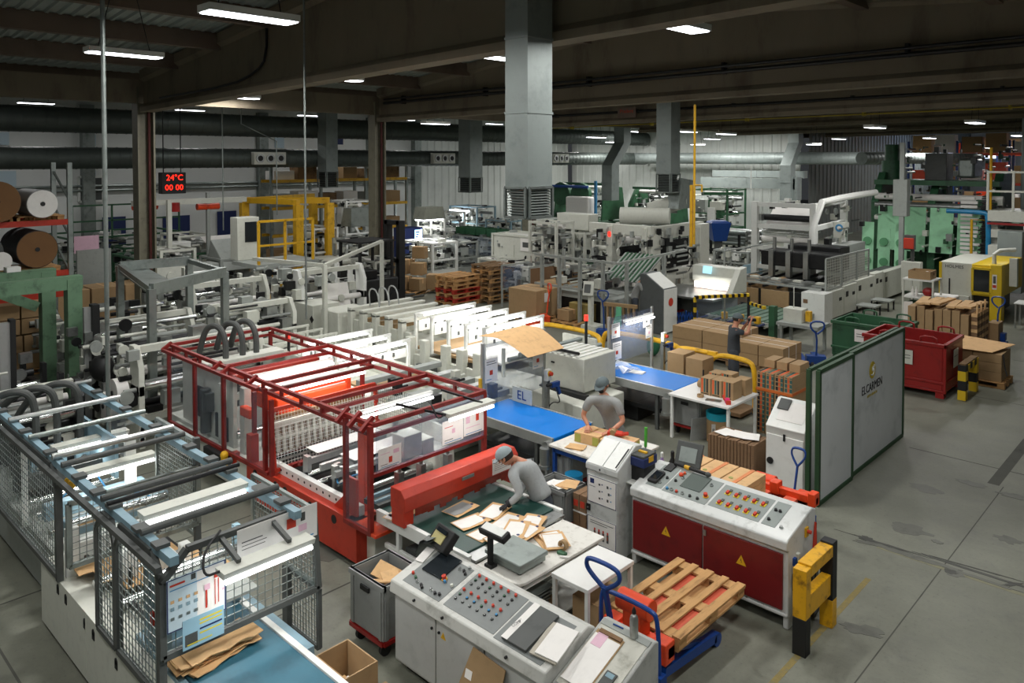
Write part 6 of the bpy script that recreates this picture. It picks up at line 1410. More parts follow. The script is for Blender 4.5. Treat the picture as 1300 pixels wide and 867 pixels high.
for k in range(2): bottle(-7.2+.1*k, 24.7, .941, .28, .035, 'paper', 'white', ('white bottle on the middle board of the shelf trolley, at the post', 'white bottle nearer the red bag on the shelf trolley')[k]) 
# ---- right cutting press (long cream machine with black head and mesh guards)
R = thing('die_cutting_press', (-10.3, 26.5, 0), 'long cream die cutting press with black head and sheet feeder', 'machine')
for k, (y0, y1, h) in enumerate(((23.3, 24.6, .95), (24.6, 25.7, 1.0), (25.7, 27.3, 1.05), (27.3, 28.2, 1.1), (28.2, 31.2, 1.05))):
    p = B().box(-9.4, -9.15, y0+.02, y1-.02, .12, h); p = p.make('cover_panel', 'cream', R, .012)
    b = B().box(-9.148, -9.14, y0+.15, y0+.35, h-.35, h-.18).box(-9.148, -9.14, y1-.4, y1-.2, h-.35, h-.25); b.make('vent', 'black', p)
B().box(-9.7, -9.0, 22.7, 23.3, .05, 1.0).m(1).box(-9.64, -9.5, 22.69, 22.7, .68, .8).box(-9.64, -9.5, 22.69, 22.7, .15, .3).make('control_cabinet', ['white', 'kraftd'], R, .012)
B().box(-12.0, -9.4, 24.5, 27.0, .1, .9).box(-10.1, -9.4, 27.0, 31.2, .1, .9).make('press_bed', 'dgrey', R)
for k in range(6): B().bar((-12.2+.48*k, 23.4, .92), (-12.2+.48*k, 26.5, 1.0), .07).make('feed_strip', 'blackmetal', R)
for y in (23.2, 23.7, 24.2): B().bar((-12.4, y, 1.05), (-9.3, y, 1.05), .06).make('transverse_bar', 'grey', R)
for k in range(8): B().box(-12.2+.36*k, -11.95+.36*k, 23.6+.1*(k % 2), 23.9, 1.1, 1.16).make('gripper', ('steel', 'cream')[k % 2], R)
B().box(-12.2, -9.6, 25.2, 26.2, 1.35, 1.85).box(-11.7, -9.9, 26.2, 27.1, 1.2, 2.0).make('black_head', 'blackmetal', R, .03)
for x in (-11.8, -11.2, -10.6): B().box(x-.08, x+.08, 25.1, 25.3, 1.0, 1.9).cyl((x, 25.4, 1.85), (x, 25.4, 2.3), .06, 10).make('press_post', 'steel', R)
for y0, y1 in ((23.4, 24.6), (24.65, 25.9), (25.95, 27.0)):
    g = B().frame((-9.25, y0, 1.0), (0, y1-y0, 0), (0, 0, .95), .05).make('guard_frame', 'grey', R); B().mesh((-9.25, y0, 1.0), (0, y1-y0, 0), (0, 0, .95), .09, .005).make('wire_mesh', 'cream', g)
B().frame((-12.5, 23.2, 1.0), (0, 3.6, 0), (0, 0, .95), .05).make('guard_frame', 'grey', R)
B().box(-12.3, -9.75, 23.0, 23.06, .05, .9).m(1).box(-12.0, -11.2, 22.95, 23.0, .4, .9).box(-11.1, -10.2, 22.95, 23.0, .4, .9).make('feed_stack', ['blackmetal', 'kraft'], R)
t = thing('roller_table', (-10.4, 21.6, 0), 'green striped roller feed table in front of the cutting press', 'conveyor')
B().box(-11.6, -9.3, 20.4, 22.85, .3, .4).make('table_bed', 'grey', t)
for k in range(9): B().box(-11.5+.24*k, -11.32+.24*k, 20.5, 22.8, .4, .43).make('belt_strip', mat('pale_green_belt', '#5d7a68', .5), t)
for x in (-11.5, -9.4):
    for y in (20.5, 22.7): B().bar((x, y, 0), (x, y, .3), .07).make('leg', 'grey', t)
for k in range(10): B().cyl((-11.5+.22*k, 19.9, .38), (-11.5+.22*k, 20.35, .38), .03, 8).make('roller', 'chrome' if k % 2 else 'navy', t)
for k in range(3): B().box(-10.9+.5*k, -10.75+.5*k, 20.05, 20.2, .42, .62).make('orange_sensor', 'yellow', t, .02)
solo(B().box(-9.28, -9.12, 19.65, 19.85, 0, 1.05), 'green_post', 'green', 'short dark green steel post at the roller feed table', 'post')
t = thing('sensor_stand', (-8.5, 19.9, 0), 'grey steel workbench with control box by the roller feed table', 'bench')
B().box(-9.0, -7.9, 19.5, 20.3, .62, .7).make('bench_top', 'grey', t)
for x in (-8.9, -8.0):
    for y in (19.6, 20.2): B().bar((x, y, 0), (x, y, .62), .07).make('leg', 'grey', t)
B().box(-8.9, -8.4, 19.7, 20.1, .7, 1.05).cyl((-8.7, 19.9, 1.05), (-8.7, 19.9, 1.6), .015, 6).m(1).box(-8.35, -8.22, 19.8, 19.95, .75, 1.02).make('control_box', ['cream', 'yellow'], t, .01)
for k in range(2):
    x, y = (-8.75, -8.75)[k], (26.9, 25.6)[k]
    t = thing('step_stool', (x, y, 0), ('low black step with grey tread near the press covers, farther one', 'low black step with grey tread near the press covers, nearer one')[k], 'step'); B().box(x-.3, x+.3, y-.3, y+.3, .3, .34).make('tread', 'grey', t)
    for a in (-.26, .26):
        for c in (-.26, .26): B().bar((x+a, y+c, 0), (x+a, y+c, .3), .04).make('leg', 'black', t)
# ================================================================= BACKGROUND CENTRE AND RIGHT
def cabinet(x0, x1, y0, y1, z0, z1, nm, mt, par, bev=.015): return B().box(x0, x1, y0, y1, z0, z1).make(nm, mt, par, bev)
def works(par, x0, x1, y0, y1, z0, z1, n, seed, mts=('blackmetal', 'steel', 'grey', 'cream')):
    """the small fittings that fill a machine: blocks, rods, pulleys"""
    r = random.Random(seed)
    for mi, mt in enumerate(mts):
        b = B()
        for k in range(n):
            x, y, z = r.uniform(x0, x1), r.uniform(y0, y1), r.uniform(z0, z1); q = r.random()
            if q < .45: s = r.uniform(.05, .22); b.box(x-s/2, x+s/2, y-s*.7, y+s*.7, z-s/2, z+s*.8)
            elif q < .75: b.cyl((x, max(y0, y-.5), z), (x, min(y1, y+.5), z), r.uniform(.02, .05), 8)
            else: b.cyl((x-.03, y, z), (x+.03, y, z), r.uniform(.06, .13), 12)
        b.make('machine_works', mt, par)['kind'] = 'stuff'
# ---- cream printing press in the centre
CP = thing('printing_press', (-14.8, 25.4, 0), 'tall cream printing press with open frame and roller unit behind the worker at the panel', 'machine')
A = P(855, 392); 
x0, x1, y0, y1 = -16.6, -12.6, 22.6, 27.6
for xa, xb, ya, yb, za, zb, nm in ((-15.6, -15.2, 22.4, 22.9, 0, 2.75, 'column'), (-13.4, -12.7, 22.6, 23.4, .5, 2.5, 'column'), (-13.2, -12.5, 26.9, 27.8, 0, 2.7, 'column'), (-16.9, -16.5, 24.8, 25.3, 0, 2.7, 'column')): cabinet(xa, xb, ya, yb, za, zb, nm, 'cream', CP, .03)
B().prism('yz', [(22.4, 2.3), (27.8, 2.3), (27.8, 2.75), (22.4, 2.75)], -13.2, -12.9).prism('xz', [(-16.9, 2.45), (-12.7, 2.45), (-12.7, 2.8), (-16.9, 2.8)], 22.5, 22.8).make('top_beam', 'cream', CP, .02)
B().prism('yz', [(26.5, 2.6), (27.3, 2.6), (28.1, 0), (27.2, 0)], -13.1, -12.6).make('slanted_leg', 'cream', CP, .02)
B().prism('yz', [(22.9, .5), (26.6, .5), (26.6, 1.2), (25.0, 1.3), (22.9, 1.1)], -13.3, -12.7).make('lower_cover', 'cream', CP, .02)
for x, z, r, mt in ((-15, 2.2, .14, 'paper'), (-15, 1.85, .16, 'blackmetal'), (-15, 1.45, .2, 'cream'), (-14.5, 1.1, .14, 'blackmetal'), (-15.9, 2.3, .1, 'steel')): B().cyl((x, 22.9, z), (x, 26.8, z), r, 16).make('press_roller', mt, CP)
for k in range(5): B().cyl((-16.6, 22.5-.0*k, .9+.35*k), (-15.3, 22.5, .9+.35*k), .09, 12).make('front_roller', ('cream', 'steel', 'blackmetal')[k % 3], CP)
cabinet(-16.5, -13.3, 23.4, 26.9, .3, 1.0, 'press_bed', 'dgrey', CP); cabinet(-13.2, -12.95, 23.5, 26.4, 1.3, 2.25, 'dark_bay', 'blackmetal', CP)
B().cyl((-15.9, 24, 3.0), (-13.4, 25.2, 3.0), .3, 16).cyl((-15.5, 26, 3.1), (-14, 27.6, 3.5), .3, 16).make('exhaust_drum', 'cream', CP); B().cyl((-14.9, 27.2, 3.5), (-14.5, 27.5, 3.5), .5, 16).prism('yz', [(26.6, 3.2), (27.8, 3.2), (28.1, 4.2), (26.9, 4.3)], -14.6, -13.8).make('blower', 'galv', CP)
works(CP, -16.6, -13.0, 22.6, 27.2, .9, 2.6, 20, 1); works(CP, -13.3, -12.6, 22.4, 22.7, .6, 2.6, 8, 12)
B().cyl((-15.35, 22.35, 2.45), (-15.35, 22.42, 2.45), .09, 12).make('red_button', 'redlamp', CP); B().tube([(-12.7, 23.4, 2.4), (-12.6, 25, 2.1), (-12.6, 26.5, 1.5), (-12.7, 26, 1.1)], .02, 6, 2).make('cable', 'black', CP)
works(CP, -16.6, -13.0, 22.2, 22.5, .4, 2.7, 16, 71); works(CP, -12.75, -12.5, 22.8, 27.2, .4, 2.6, 14, 72)
CP.scale = (.6, .667, 1); CP.location = (-15.28, 23.1, 0)
# paper cutter in front of it
PC = thing('paper_cutter', (-12.5, 21.9, 0), 'paper cutter with brightly lit throat and blue screen by the cream press', 'machine')
B().box(-13.4, -11.7, 21.6, 22.6, .15, .75).make('base', 'grey', PC, .02); B().box(-13.8, -11.4, 20.5, 22.5, .76, .82).make('work_table', 'steel', PC); B().box(-13.1, -11.5, 22.2, 22.7, 1.05, 1.55).prism('yz', [(21.6, .8), (22.6, .8), (22.6, 1.6), (22.2, 1.55)], -11.6, -11.4).make('bridge', 'cream', PC, .02)
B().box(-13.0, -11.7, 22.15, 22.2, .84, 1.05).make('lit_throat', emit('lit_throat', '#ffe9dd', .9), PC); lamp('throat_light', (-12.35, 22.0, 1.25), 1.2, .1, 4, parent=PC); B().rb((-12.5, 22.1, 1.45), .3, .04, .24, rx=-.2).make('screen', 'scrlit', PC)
# panel cabinet with red emblem
t = thing('panel_cabinet', (-12.3, 18.9, 0), 'slope topped control cabinet with red emblem beside the far worker', 'cabinet')
B().prism('xz', [(-12.75, 0), (-11.95, 0), (-11.95, 1.3), (-12.55, 1.68), (-12.75, 1.68)], 18.7, 19.4).make('body', [mat('cabinet_side_dark', '#565a5a', .5)], t, .02); B().box(-11.95, -11.93, 18.72, 19.38, .05, 1.28).make('front_door', 'white', t); B().cyl((-11.93, 19.05, .9), (-11.922, 19.05, .9), .12, 14).make('emblem', 'redink', t); B().slab((-11.96, 18.72, 1.31), (-11.96, 19.38, 1.31), (-12.53, 19.38, 1.67), (-12.53, 18.72, 1.67), .02).make('control_top', 'white', t)
# guarded delivery machine
G = thing('sheet_delivery_machine', (-14.6, 19.4, 0), 'grey framed sheet delivery unit with green ribbed chute', 'machine')
for x, y in ((-15.9, 18.0), (-15.2, 18.0), (-14.4, 18.0), (-13.55, 18.0), (-13.0, 18.4), (-12.9, 20.2), (-16.2, 19.4)): B().bar((x, y, 0), (x, y, 2.05), .09).make('post', 'grey', G)
B().bar((-16.2, 18.0, 2.0), (-13.0, 18.0, 2.0), .07).bar((-13.0, 18.0, 2.0), (-12.9, 21.5, 2.1), .07).bar((-16.2, 18.0, 1.1), (-13.0, 18.0, 1.1), .06).make('frame_rail', 'grey', G)
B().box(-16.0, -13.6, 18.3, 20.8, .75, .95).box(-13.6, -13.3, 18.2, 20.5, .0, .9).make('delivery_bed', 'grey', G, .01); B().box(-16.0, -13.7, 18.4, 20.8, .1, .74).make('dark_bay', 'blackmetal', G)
B().slab((-14.6, 19.4, 1.25), (-13.2, 19.4, 1.25), (-13.2, 20.6, 1.95), (-14.6, 20.6, 1.95), .04).make('chute', 'grey', G)
b = B()
for k in range(9): x = -14.5+.15*k; b.slab((x, 19.38, 1.28), (x+.05, 19.38, 1.28), (x+.05, 20.58, 1.98), (x, 20.58, 1.98), .03)
b.make('chute_rib', 'green', G); works(G, -15.9, -13.6, 18.4, 20.6, .95, 1.5, 14, 5); B().box(-15.2, -14.4, 18.6, 19.3, .96, 1.02).make('sheet_pile', 'kraft', G)
t = thing('panel_pedestal', (-13.45, 17.4, 0), 'tilted keypad on a grey pedestal in front of the delivery unit', 'control panel'); B().bar((-13.6, 17.5, 0), (-13.6, 17.5, 1.1), .12).box(-13.8, -13.3, 17.3, 17.8, 0, .25).make('pedestal', 'cream', t); B().rb((-13.62, 17.42, 1.28), .3, .12, .42, .4, -.4).make('keypad_case', 'cream', t, .01); B().rb((-13.6, 17.34, 1.3), .18, .03, .24, .4, -.4).make('keypad', 'dgrey', t)
hand_truck(-12.75, 17.0, .3, 'blue stacker truck with loop handle in front of the delivery unit', 1.4); 
t = thing('grey_cart', (-13.4, 21.6, 0), 'closed grey cart on a red wheeled base beside the paper cutter', 'cart'); B().box(-13.95, -13.0, 20.9, 21.4, .22, .75).make('tub', 'dgrey', t, .02); B().box(-14.0, -12.95, 20.85, 21.45, .15, .22).make('base_tray', 'dred', t)
for x in (-13.9, -13.05):
    for y in (20.95, 21.35): B().cyl((x-.03, y, .08), (x+.03, y, .08), .08, 12).make('caster', 'black', t)
pallet((-13.0, 19.3, .0), .3, 'pallet standing beside the far worker', 'wood'); 
t = thing('stillage', (-13.1, 18.2, 0), 'wooden crate frame with a green ribbon held by the far worker', 'crate'); 
for k in range(7): B().bar((-13.55+.16*k, 18.0+.03*k, .1), (-13.55+.16*k, 18.0+.03*k, .75), .06).make('slat', 'kraft', t)
B().bar((-13.6, 18.0, .78), (-12.5, 18.2, .8), .1).bar((-13.6, 18.0, .15), (-12.5, 18.2, .15), .1).make('rail', 'kraft', t); B().rb((-12.95, 17.95, .5), .14, .06, .55, .2).rb((-13.05, 17.95, .35), .1, .05, .4, .2, 0, .3).make('green_ribbon', mat('mint_ribbon', '#6fc79a', .6), t)
# ---- pallets and boxes in the aisle
for i, (x, y, n, mts) in enumerate(((-19.7, 17.9, 7, ('wood',)), (-19.2, 19.1, 9, ('woodd', 'wood')), (-18.4, 20.6, 8, ('woodr',)), (-17.6, 22.4, 8, ('woodb', 'green')))):
    protos = []
    for k in range(n):
        nmz = ('tall pallet pile beside the forklift', 'tallest pile of worn pallets behind the pile by the forklift', 'pile of red pallets', 'pile of blue and green pallets')[i]
        mt = mts[k % len(mts)] if not (i == 0 and k in (1, 3)) else 'woodr'
        pallet((x+.02*(k % 2), y+.02*(k % 3), .146*k), .02*(k % 3), ('pallet in the '+nmz), mt, 1.2, 1.0 if i < 2 else .8, 'pallets in the '+nmz)
def bigbox(x, y, z, sx, sy, sz, lab, rz=0., note=True, mt='kraft'):
    t = thing('bulk_carton', (x, y, z), lab, 'box', None, rz); B().box(-sx/2, sx/2, -sy/2, sy/2, 0, sz).make('box_wall', mt, t, .015, local=True); B().box(-sx/2-.002, sx/2+.002, -.03, .03, sz*.6, sz+.002).make('tape', 'kraftl', t, local=True)
    if note: B().box(sx/2, sx/2+.006, -.12, .12, sz*.55, sz*.88).make('paper_note', 'paper', t, local=True)
    return t
bigbox(-16.1, 17.8, .145, 1.15, 1.0, .85, 'big brown carton with white note on a pallet near the lit boards', 0); pallet((-16.1, 17.8, 0), PI/2, 'pallet under the big brown carton', 'wood')
bigbox(-16.3, 19.2, .145, 1.0, .9, .85, 'second brown carton behind the big one with the note', 0, False); pallet((-16.3, 19.2, 0), 0, 'pallet under the second brown carton', 'wood')
bigbox(-14.85, 18.0, .145, .45, .5, .32, 'small brown carton on the low pallet by the orange jack', 0, False); bigbox(-14.5, 18.45, .145, .8, .7, .5, 'olive brown carton with white paper on top on the low pallet', 0, False, mat('olive_carton', '#8a7a45', .8)); pallet((-14.75, 18.2, 0), .1, 'low pine pallet under two small cartons', 'wood', 1.2, 1.0)
b = hand_truck(-15.2, 17.4, 2.6, 'orange red hand jack in front of the big brown carton', 1.25, 'orange')
t = thing('upright_pallet', (-16.75, 20.6, 0), 'red striped pallet standing on edge behind the cartons', 'pallet')
for k in range(7): B().box(-17.1+.14*k, -16.99+.14*k, 20.5, 20.56, .0, 1.25).make('board', 'woodr' if k != 4 else 'wood', t)
B().box(-17.1, -16.1, 20.56, 20.64, .1, .2).box(-17.1, -16.1, 20.56, 20.64, 1.0, 1.1).make('cross_rail', 'woodr', t)
for k, (x, y, z, s) in enumerate(((-22.6, 18.2, .145, .5), (-22.0, 18.4, .145, .55), (-21.4, 18.6, .145, .5), (-22.4, 18.7, .66, .6), (-21.7, 18.9, .66, .5), (-22.1, 19.3, 1.2, .5), (-21.2, 19.3, .145, .6), (-22.7, 19.2, .66, .5))):
    bigbox(x-.75, y-.45, z, s, s*.8, s*.9, ('carton at the foot of the box heap beside the forklift', 'carton in the lowest row of the heap by the forklift', 'carton at the outer end of the lowest heap row', 'open carton on the second row of the heap', 'carton with raised flap on the second heap row', 'topmost carton of the heap beside the forklift', 'carton at the back corner of the heap', 'carton tucked behind the heap by the forklift')[k], .1*k, False)
pallet((-22.75, 18.25, 0), .3, 'pallet under the heap of cartons', 'wood', 1.6, 1.5)
for k, (x, y, z) in enumerate(((-19.0, 20.9, 0), (-18.0, 20.2, 0))):
    t = thing('mesh_stillage', (-17.6+.0*k, 20.5+1.6*k, 0), ('dark wire mesh stillage behind the pallet piles', 'second wire mesh stillage behind the cartons')[k], 'stillage'); c = W[t.name][0]
    B().frame((c.x-.7, c.y-.6, .5), (1.4, 0, 0), (0, 1.2, 0), .06).make('rim', 'dgrey', t); B().mesh((c.x-.7, c.y-.6, .1), (1.4, 0, 0), (0, 0, .4), .1, .006).mesh((c.x+.7, c.y-.6, .1), (0, 1.2, 0), (0, 0, .4), .1, .006).mesh((c.x-.7, c.y-.6, .48), (1.4, 0, 0), (0, 1.2, 0), .1, .006).make('wire_mesh', 'galv', t)
# ---- forklift
F = thing('forklift', (-21.5, 15.6, 0), 'black tall mast forklift standing at the second steel column', 'forklift')
for x in (-21.9, -21.2): B().box(x-.09, x+.09, 16.5, 16.75, .1, 2.85).make('mast_rail', 'black', F)
B().box(-21.95, -21.15, 16.5, 16.72, 2.7, 2.85).box(-21.95, -21.15, 16.5, 16.72, 1.4, 1.55).make('mast_bar', 'black', F); B().box(-22.2, -20.9, 14.7, 16.3, .25, 1.0).make('body', 'black', F, .05); B().box(-22.1, -21.0, 14.8, 15.5, 1.0, 1.3).make('seat', 'blackmetal', F, .03)
for x in (-22.1, -21.0):
    for y in (14.8, 16.1): B().bar((x, y, 1.0), (x, y, 2.2), .08).make('roof_post', 'black', F)
B().box(-22.2, -20.95, 14.7, 16.2, 2.2, 2.26).make('roof_guard', 'black', F)
for x in (-22.2, -20.9):
    for y in (14.95, 16.1): B().cyl((x-.08, y, .25), (x+.08, y, .25), .25, 16).make('wheel', 'black', F)
for x in (-21.8, -21.3): B().box(x-.06, x+.06, 16.6, 17.7, .08, .14).make('fork', 'dgrey', F)
B().box(-21.9, -21.1, 16.3, 16.5, .3, .5).make('mast_foot', 'black', F)
# ---- vending / blue cabinet
t = thing('display_cabinet', (-26.8, 21.9, 0), 'dark blue cabinet with a bright lettered light panel beyond the forklift', 'cabinet'); B().box(-27.4, -26.6, 21.1, 22.1, 0, 1.95).make('body', 'navy', t, .02); B().box(-26.6, -26.58, 21.65, 22.05, .15, 1.85).make('light_panel', 'bluelit', t)
b = B()
for k in range(16): b.box(-26.58, -26.575, 21.68+.02*(k % 3), 21.95-.05*((k*7) % 4), .22+.1*k, .27+.1*k)
b.make('lettering_block', 'navy', t); B().box(-26.6, -26.575, 21.98, 22.02, .15, 1.85).make('bright_strip', 'lens', t)
# ---- background machines along the far side
def generic(nm, x, y, sx, sy, h, lab, mt, seed, cat='machine', top=True, n=12, solid=False):
    """open framed machine: base, posts and rails, rollers, covers, fittings"""
    r = random.Random(seed); t = thing(nm, (x, y, 0), lab, cat)
    cabinet(x-sx*.46, x+sx*.46, y-sy*.44, y+sy*.44, .05, h*.3, 'base', mt, t)
    if solid:
        for s in (-1, 1): B().prism('yz', [(y-sy*.42, h*.34), (y+sy*.42, h*.34), (y+sy*.3, h*.95), (y-sy*.15, h), (y-sy*.38, h*.7)], x+s*sx*.46-.06, x+s*sx*.46+.06).make('side_cheek', mt, t, .01)
    else:
        for px_ in (-.48, 0, .48):
            for py_ in (-.46, .46): B().bar((x+sx*px_, y+sy*py_, 0), (x+sx*px_, y+sy*py_, h*(1 if px_ else .8)), .09).make('frame_post', mt, t)
        f = B()
        for z in (.55, .98):
            for q in (-.46, .46): f.bar((x-sx*.48, y+sy*q, h*z), (x+sx*.48, y+sy*q, h*z), .07).bar((x+sx*q*1.04, y-sy*.46, h*z), (x+sx*q*1.04, y+sy*.46, h*z), .07)
        f.make('frame_rail', mt, t)
        for k in range(4):
            cx, cy, cz = x+r.uniform(-.3, .3)*sx, y+r.uniform(-.4, .1)*sy, h*r.uniform(.3, .7); w, d, e = sx*r.uniform(.08, .18), sy*r.uniform(.08, .16), h*r.uniform(.06, .16)
            cabinet(cx-w, cx+w, cy-d, cy+d, cz, cz+2*e, 'cover_box', ('white', mt, 'grey', 'cream')[k], t, .01)
    for k in range(5):
        q = y-sy*.35+sy*.17*k; B().cyl((x-sx*.46, q, h*(.42+.13*((k*2) % 5))), (x+sx*.46, q, h*(.42+.13*((k*2) % 5))), h*.025+.03, 12).make('roller', ('chrome', 'blackmetal', 'paper', 'chrome', 'steel')[k], t)
    if top and solid: B().bar((x-sx*.48, y-sy*.2, h*1.02), (x+sx*.48, y-sy*.2, h*1.02), .14).make('top_rail', mt, t)
    works(t, x-sx*.45, x+sx*.45, y-sy*.48, y+sy*.42, h*.3, h*.98, n+6, seed)
    return t
def at(px, py): return P(px, py)
# green machines behind the press
for k, (px, dep, sx, sy, h, lab) in enumerate(((748, 40, 4.2, 3, 3.3, 'green flywheel machine with pale drum behind the cream press'), (835, 41, 3, 3, 3.1, 'green press behind the square air duct'), (912, 42, 2.4, 2.4, 3.2, 'dark green machine with long feed arm before the ribbed cladding'))):
    d = ray(px, 300); y = dep; x = d.x*y/d.y
    t = generic('green_press', x, y, sx, sy, h, lab, 'green', 40+k, n=18, solid=k < 2)
    if k == 0:
        for s in (-1.2, .4): B().cyl((x+s, y-1.5, 2.7), (x+s, y-1.2, 2.7), .75, 20).make('flywheel', 'green', t)
        B().cyl((x-3.2, y-1.7, 3.2), (x+1.2, y-1.7, 3.2), .09, 10).make('blue_bar', 'blue', t); cabinet(x-.2, x+1.6, y-2.2, y-1.5, .8, 2.6, 'white_cover', 'paper', t, .1); B().tube([(x+1.9, y-1.8, 1.5), (x+1.9, y-1.8, 3.6)], .1, 8).make('blue_pipe', 'blueink', t)
    if k == 2: B().bar((x-.5, y-1, 2.9), (x+2.2, y-1.3, 3.0), .16).make('feed_arm', 'green', t); B().bar((x+2.8, y-1.5, 3.3), (x+2.8, y-1.5, 4.6), .05).make('white_rod', 'white', t)
# white gantry machines before the cream press
for k, (px, dep, sx, sy, h, lab, mt) in enumerate(((700, 28, 1.3, 1.0, 2.75, 'cream box machine with vertical plates before the cream press', 'cream'), (733, 29, 1.5, 1.0, 2.3, 'cream overhead arm machine before the cream press', 'cream'), (668, 31, 2.4, 1.6, 2.0, 'large smooth cream cabinet machine behind the green crates', 'cream'), (618, 36, 3.4, 1.2, 1.4, 'low glazed conveyor bench carrying green crates', 'grey'), (560, 44, 2.4, 1.6, 2.0, 'pale packing machine with bright work light by the white cladding', 'white'), (600, 46, 2.4, 1.6, 2.2, 'blue framed machine by the white cladding', 'lblue'))):
    d = ray(px, 300); x, y = d.x*dep, d.y*dep; t = generic('converting_machine', x, y, sx, sy, h, lab, mt, 60+k, n=12)
    if k == 1: cabinet(x-.75, x+.75, y-.3, y+.3, 2.35, 2.95, 'overhead_arm', 'cream', t, .03); cabinet(x+.2, x+.5, y-.2, y+.2, .5, 2.35, 'arm_column', 'cream', t)
    if k == 2: cabinet(x-1.1, x+1.1, y-.75, y+.7, .2, 1.95, 'cover', 'cream', t, .05); poster('notice', t, (x+.4, y-.77, 1.4), (.6, 0, 0), (0, 0, .5), (0, -1, 0), 'paper', [(.2, .3, .8, .7, 'dgrey')])
    if k in (4, 5): B().box(x-.8, x+.8, y-1.1, y-1.0, 1.9, 2.0).make('work_light', 'lens', t); lamp('work_light_source', (x, y-1.1, 1.85), 1.4, .2, 35, parent=t)
    if k == 3:
        B().box(x-1.7, x+1.7, y-.66, y-.64, .6, 1.35).make('glazing', 'plexi', t)
        for q in range(5): solo(B().hollow(x-1.7+.7*q, x-1.1+.7*q, y-.4, y+.4, 1.44, 1.75, .03), 'green_crate', 'green', 'green open crate of goods in the row on the glazed bench', 'crate', 'green crates on the glazed bench')
for k, (px, dep, sx, sy, h, lab, mt) in enumerate(((640, 30, 2.0, .9, 1.1, 'low pale bench frame behind the red pallets', 'cream'), (665, 27, 1.6, .8, 1.3, 'glazed guard frame with pale panels beyond the mesh stillages', 'white'), (735, 26, 1.8, .8, 1.4, 'cream guard frame with small panels beside the delivery unit', 'cream'), (525, 37, 1.6, 1.0, 1.3, 'pale stand of white goods behind the lettered blue cabinet', 'white'), (590, 40, 2.2, 1.0, 1.2, 'low white work bench near the blue framed machine', 'white'), (640, 43, 2.0, 1.0, 1.6, 'pale bench far behind the big square duct', 'lblue'), (770, 31, 1.6, 1.0, 1.9, 'grey framed unit between the arm machine and the cream press', 'grey'), (935, 33, 1.6, 1.0, 1.1, 'grey bench frame beyond the covered loads', 'grey'), (1150, 34, .9, .9, 1.8, 'slim cream cabinet frame beside the green press', 'cream'), (1245, 36, 1.4, 1.2, 1.9, 'yellow framed machine under the cream walkway', 'yellow'))):
    d = ray(px, 300); generic('work_unit', d.x*dep, d.y*dep, sx, sy, h, lab, mt, 400+k, 'machine', n=10)
for k, (px, dep) in enumerate(((655, 26.5), (690, 26), (725, 25.3))):
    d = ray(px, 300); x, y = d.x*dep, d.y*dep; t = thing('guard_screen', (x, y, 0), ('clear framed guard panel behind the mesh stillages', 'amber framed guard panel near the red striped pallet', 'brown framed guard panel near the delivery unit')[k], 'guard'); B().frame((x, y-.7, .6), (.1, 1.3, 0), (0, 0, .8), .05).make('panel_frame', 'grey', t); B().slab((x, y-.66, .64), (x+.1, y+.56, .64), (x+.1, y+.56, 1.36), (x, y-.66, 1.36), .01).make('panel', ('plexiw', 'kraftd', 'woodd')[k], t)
    for q in (-.68, .58): B().bar((x, y+q, 0), (x, y+q, .6), .05).make('leg', 'grey', t)
# white flexo machine before the ribbed cladding
WM = thing('flexo_machine', (-11.8, 29.2, 0), 'white open frame flexo machine with folded web before the dark recess', 'machine')
for x in (-13.4, -11.2):
    for y in (27.2, 30.0): B().bar((x, y, 0), (x, y, 3.4), .22).make('frame_post', 'white', WM)
for z in (1.0, 1.7, 2.5, 3.3): B().bar((-13.4, 27.2, z), (-11.2, 27.2, z), .16).bar((-11.2, 27.2, z), (-11.2, 30, z+.1), .16).make('frame_rail', 'white', WM)
for k, z in enumerate((1.3, 1.5, 2.0, 2.25, 2.8)): B().cyl((-13.3, 27.6, z), (-11.3, 27.6, z), .12, 12).make('roller', ('chrome', 'blackmetal', 'paper')[k % 3], WM)
B().tube([(-11.1, 26.9, .2), (-11.1, 26.9, 3.4), (-10.7, 29, 3.6), (-10.4, 31, 3.7)], .12, 10, 1).make('white_pipe', 'white', WM)
cabinet(-13.2, -11.4, 27.4, 29.5, .1, 1.0, 'base', 'cream', WM); cabinet(-10.9, -10.4, 28.0, 30.0, .2, 1.9, 'side_cabinet', 'grey', WM); works(WM, -13.3, -10.4, 27.3, 30, .9, 3.3, 22, 77); B().slab((-13.2, 27.5, 2.4), (-11.4, 27.5, 2.4), (-11.4, 28.4, 3.2), (-13.2, 28.4, 3.2), .02).make('paper_web', 'paper', WM)
t = thing('ear_sign', (-10.2, 30.5, 0), 'small cream sign with a round blue ear protection symbol on a post', 'sign'); c = Q(1066, 292, Y=28.5); B().bar((c.x, 28.55, 0), (c.x, 28.55, c.z), .08).make('post', 'cream', t); B().box(c.x-.2, c.x+.2, 28.45, 28.5, c.z-.28, c.z+.28).make('panel', 'cream', t); B().cyl((c.x, 28.44, c.z+.08), (c.x, 28.45, c.z+.08), .14, 18).m(1).cyl((c.x, 28.435, c.z+.08), (c.x, 28.445, c.z+.08), .07, 12).make('symbol', ['blueink', 'paper'], t)
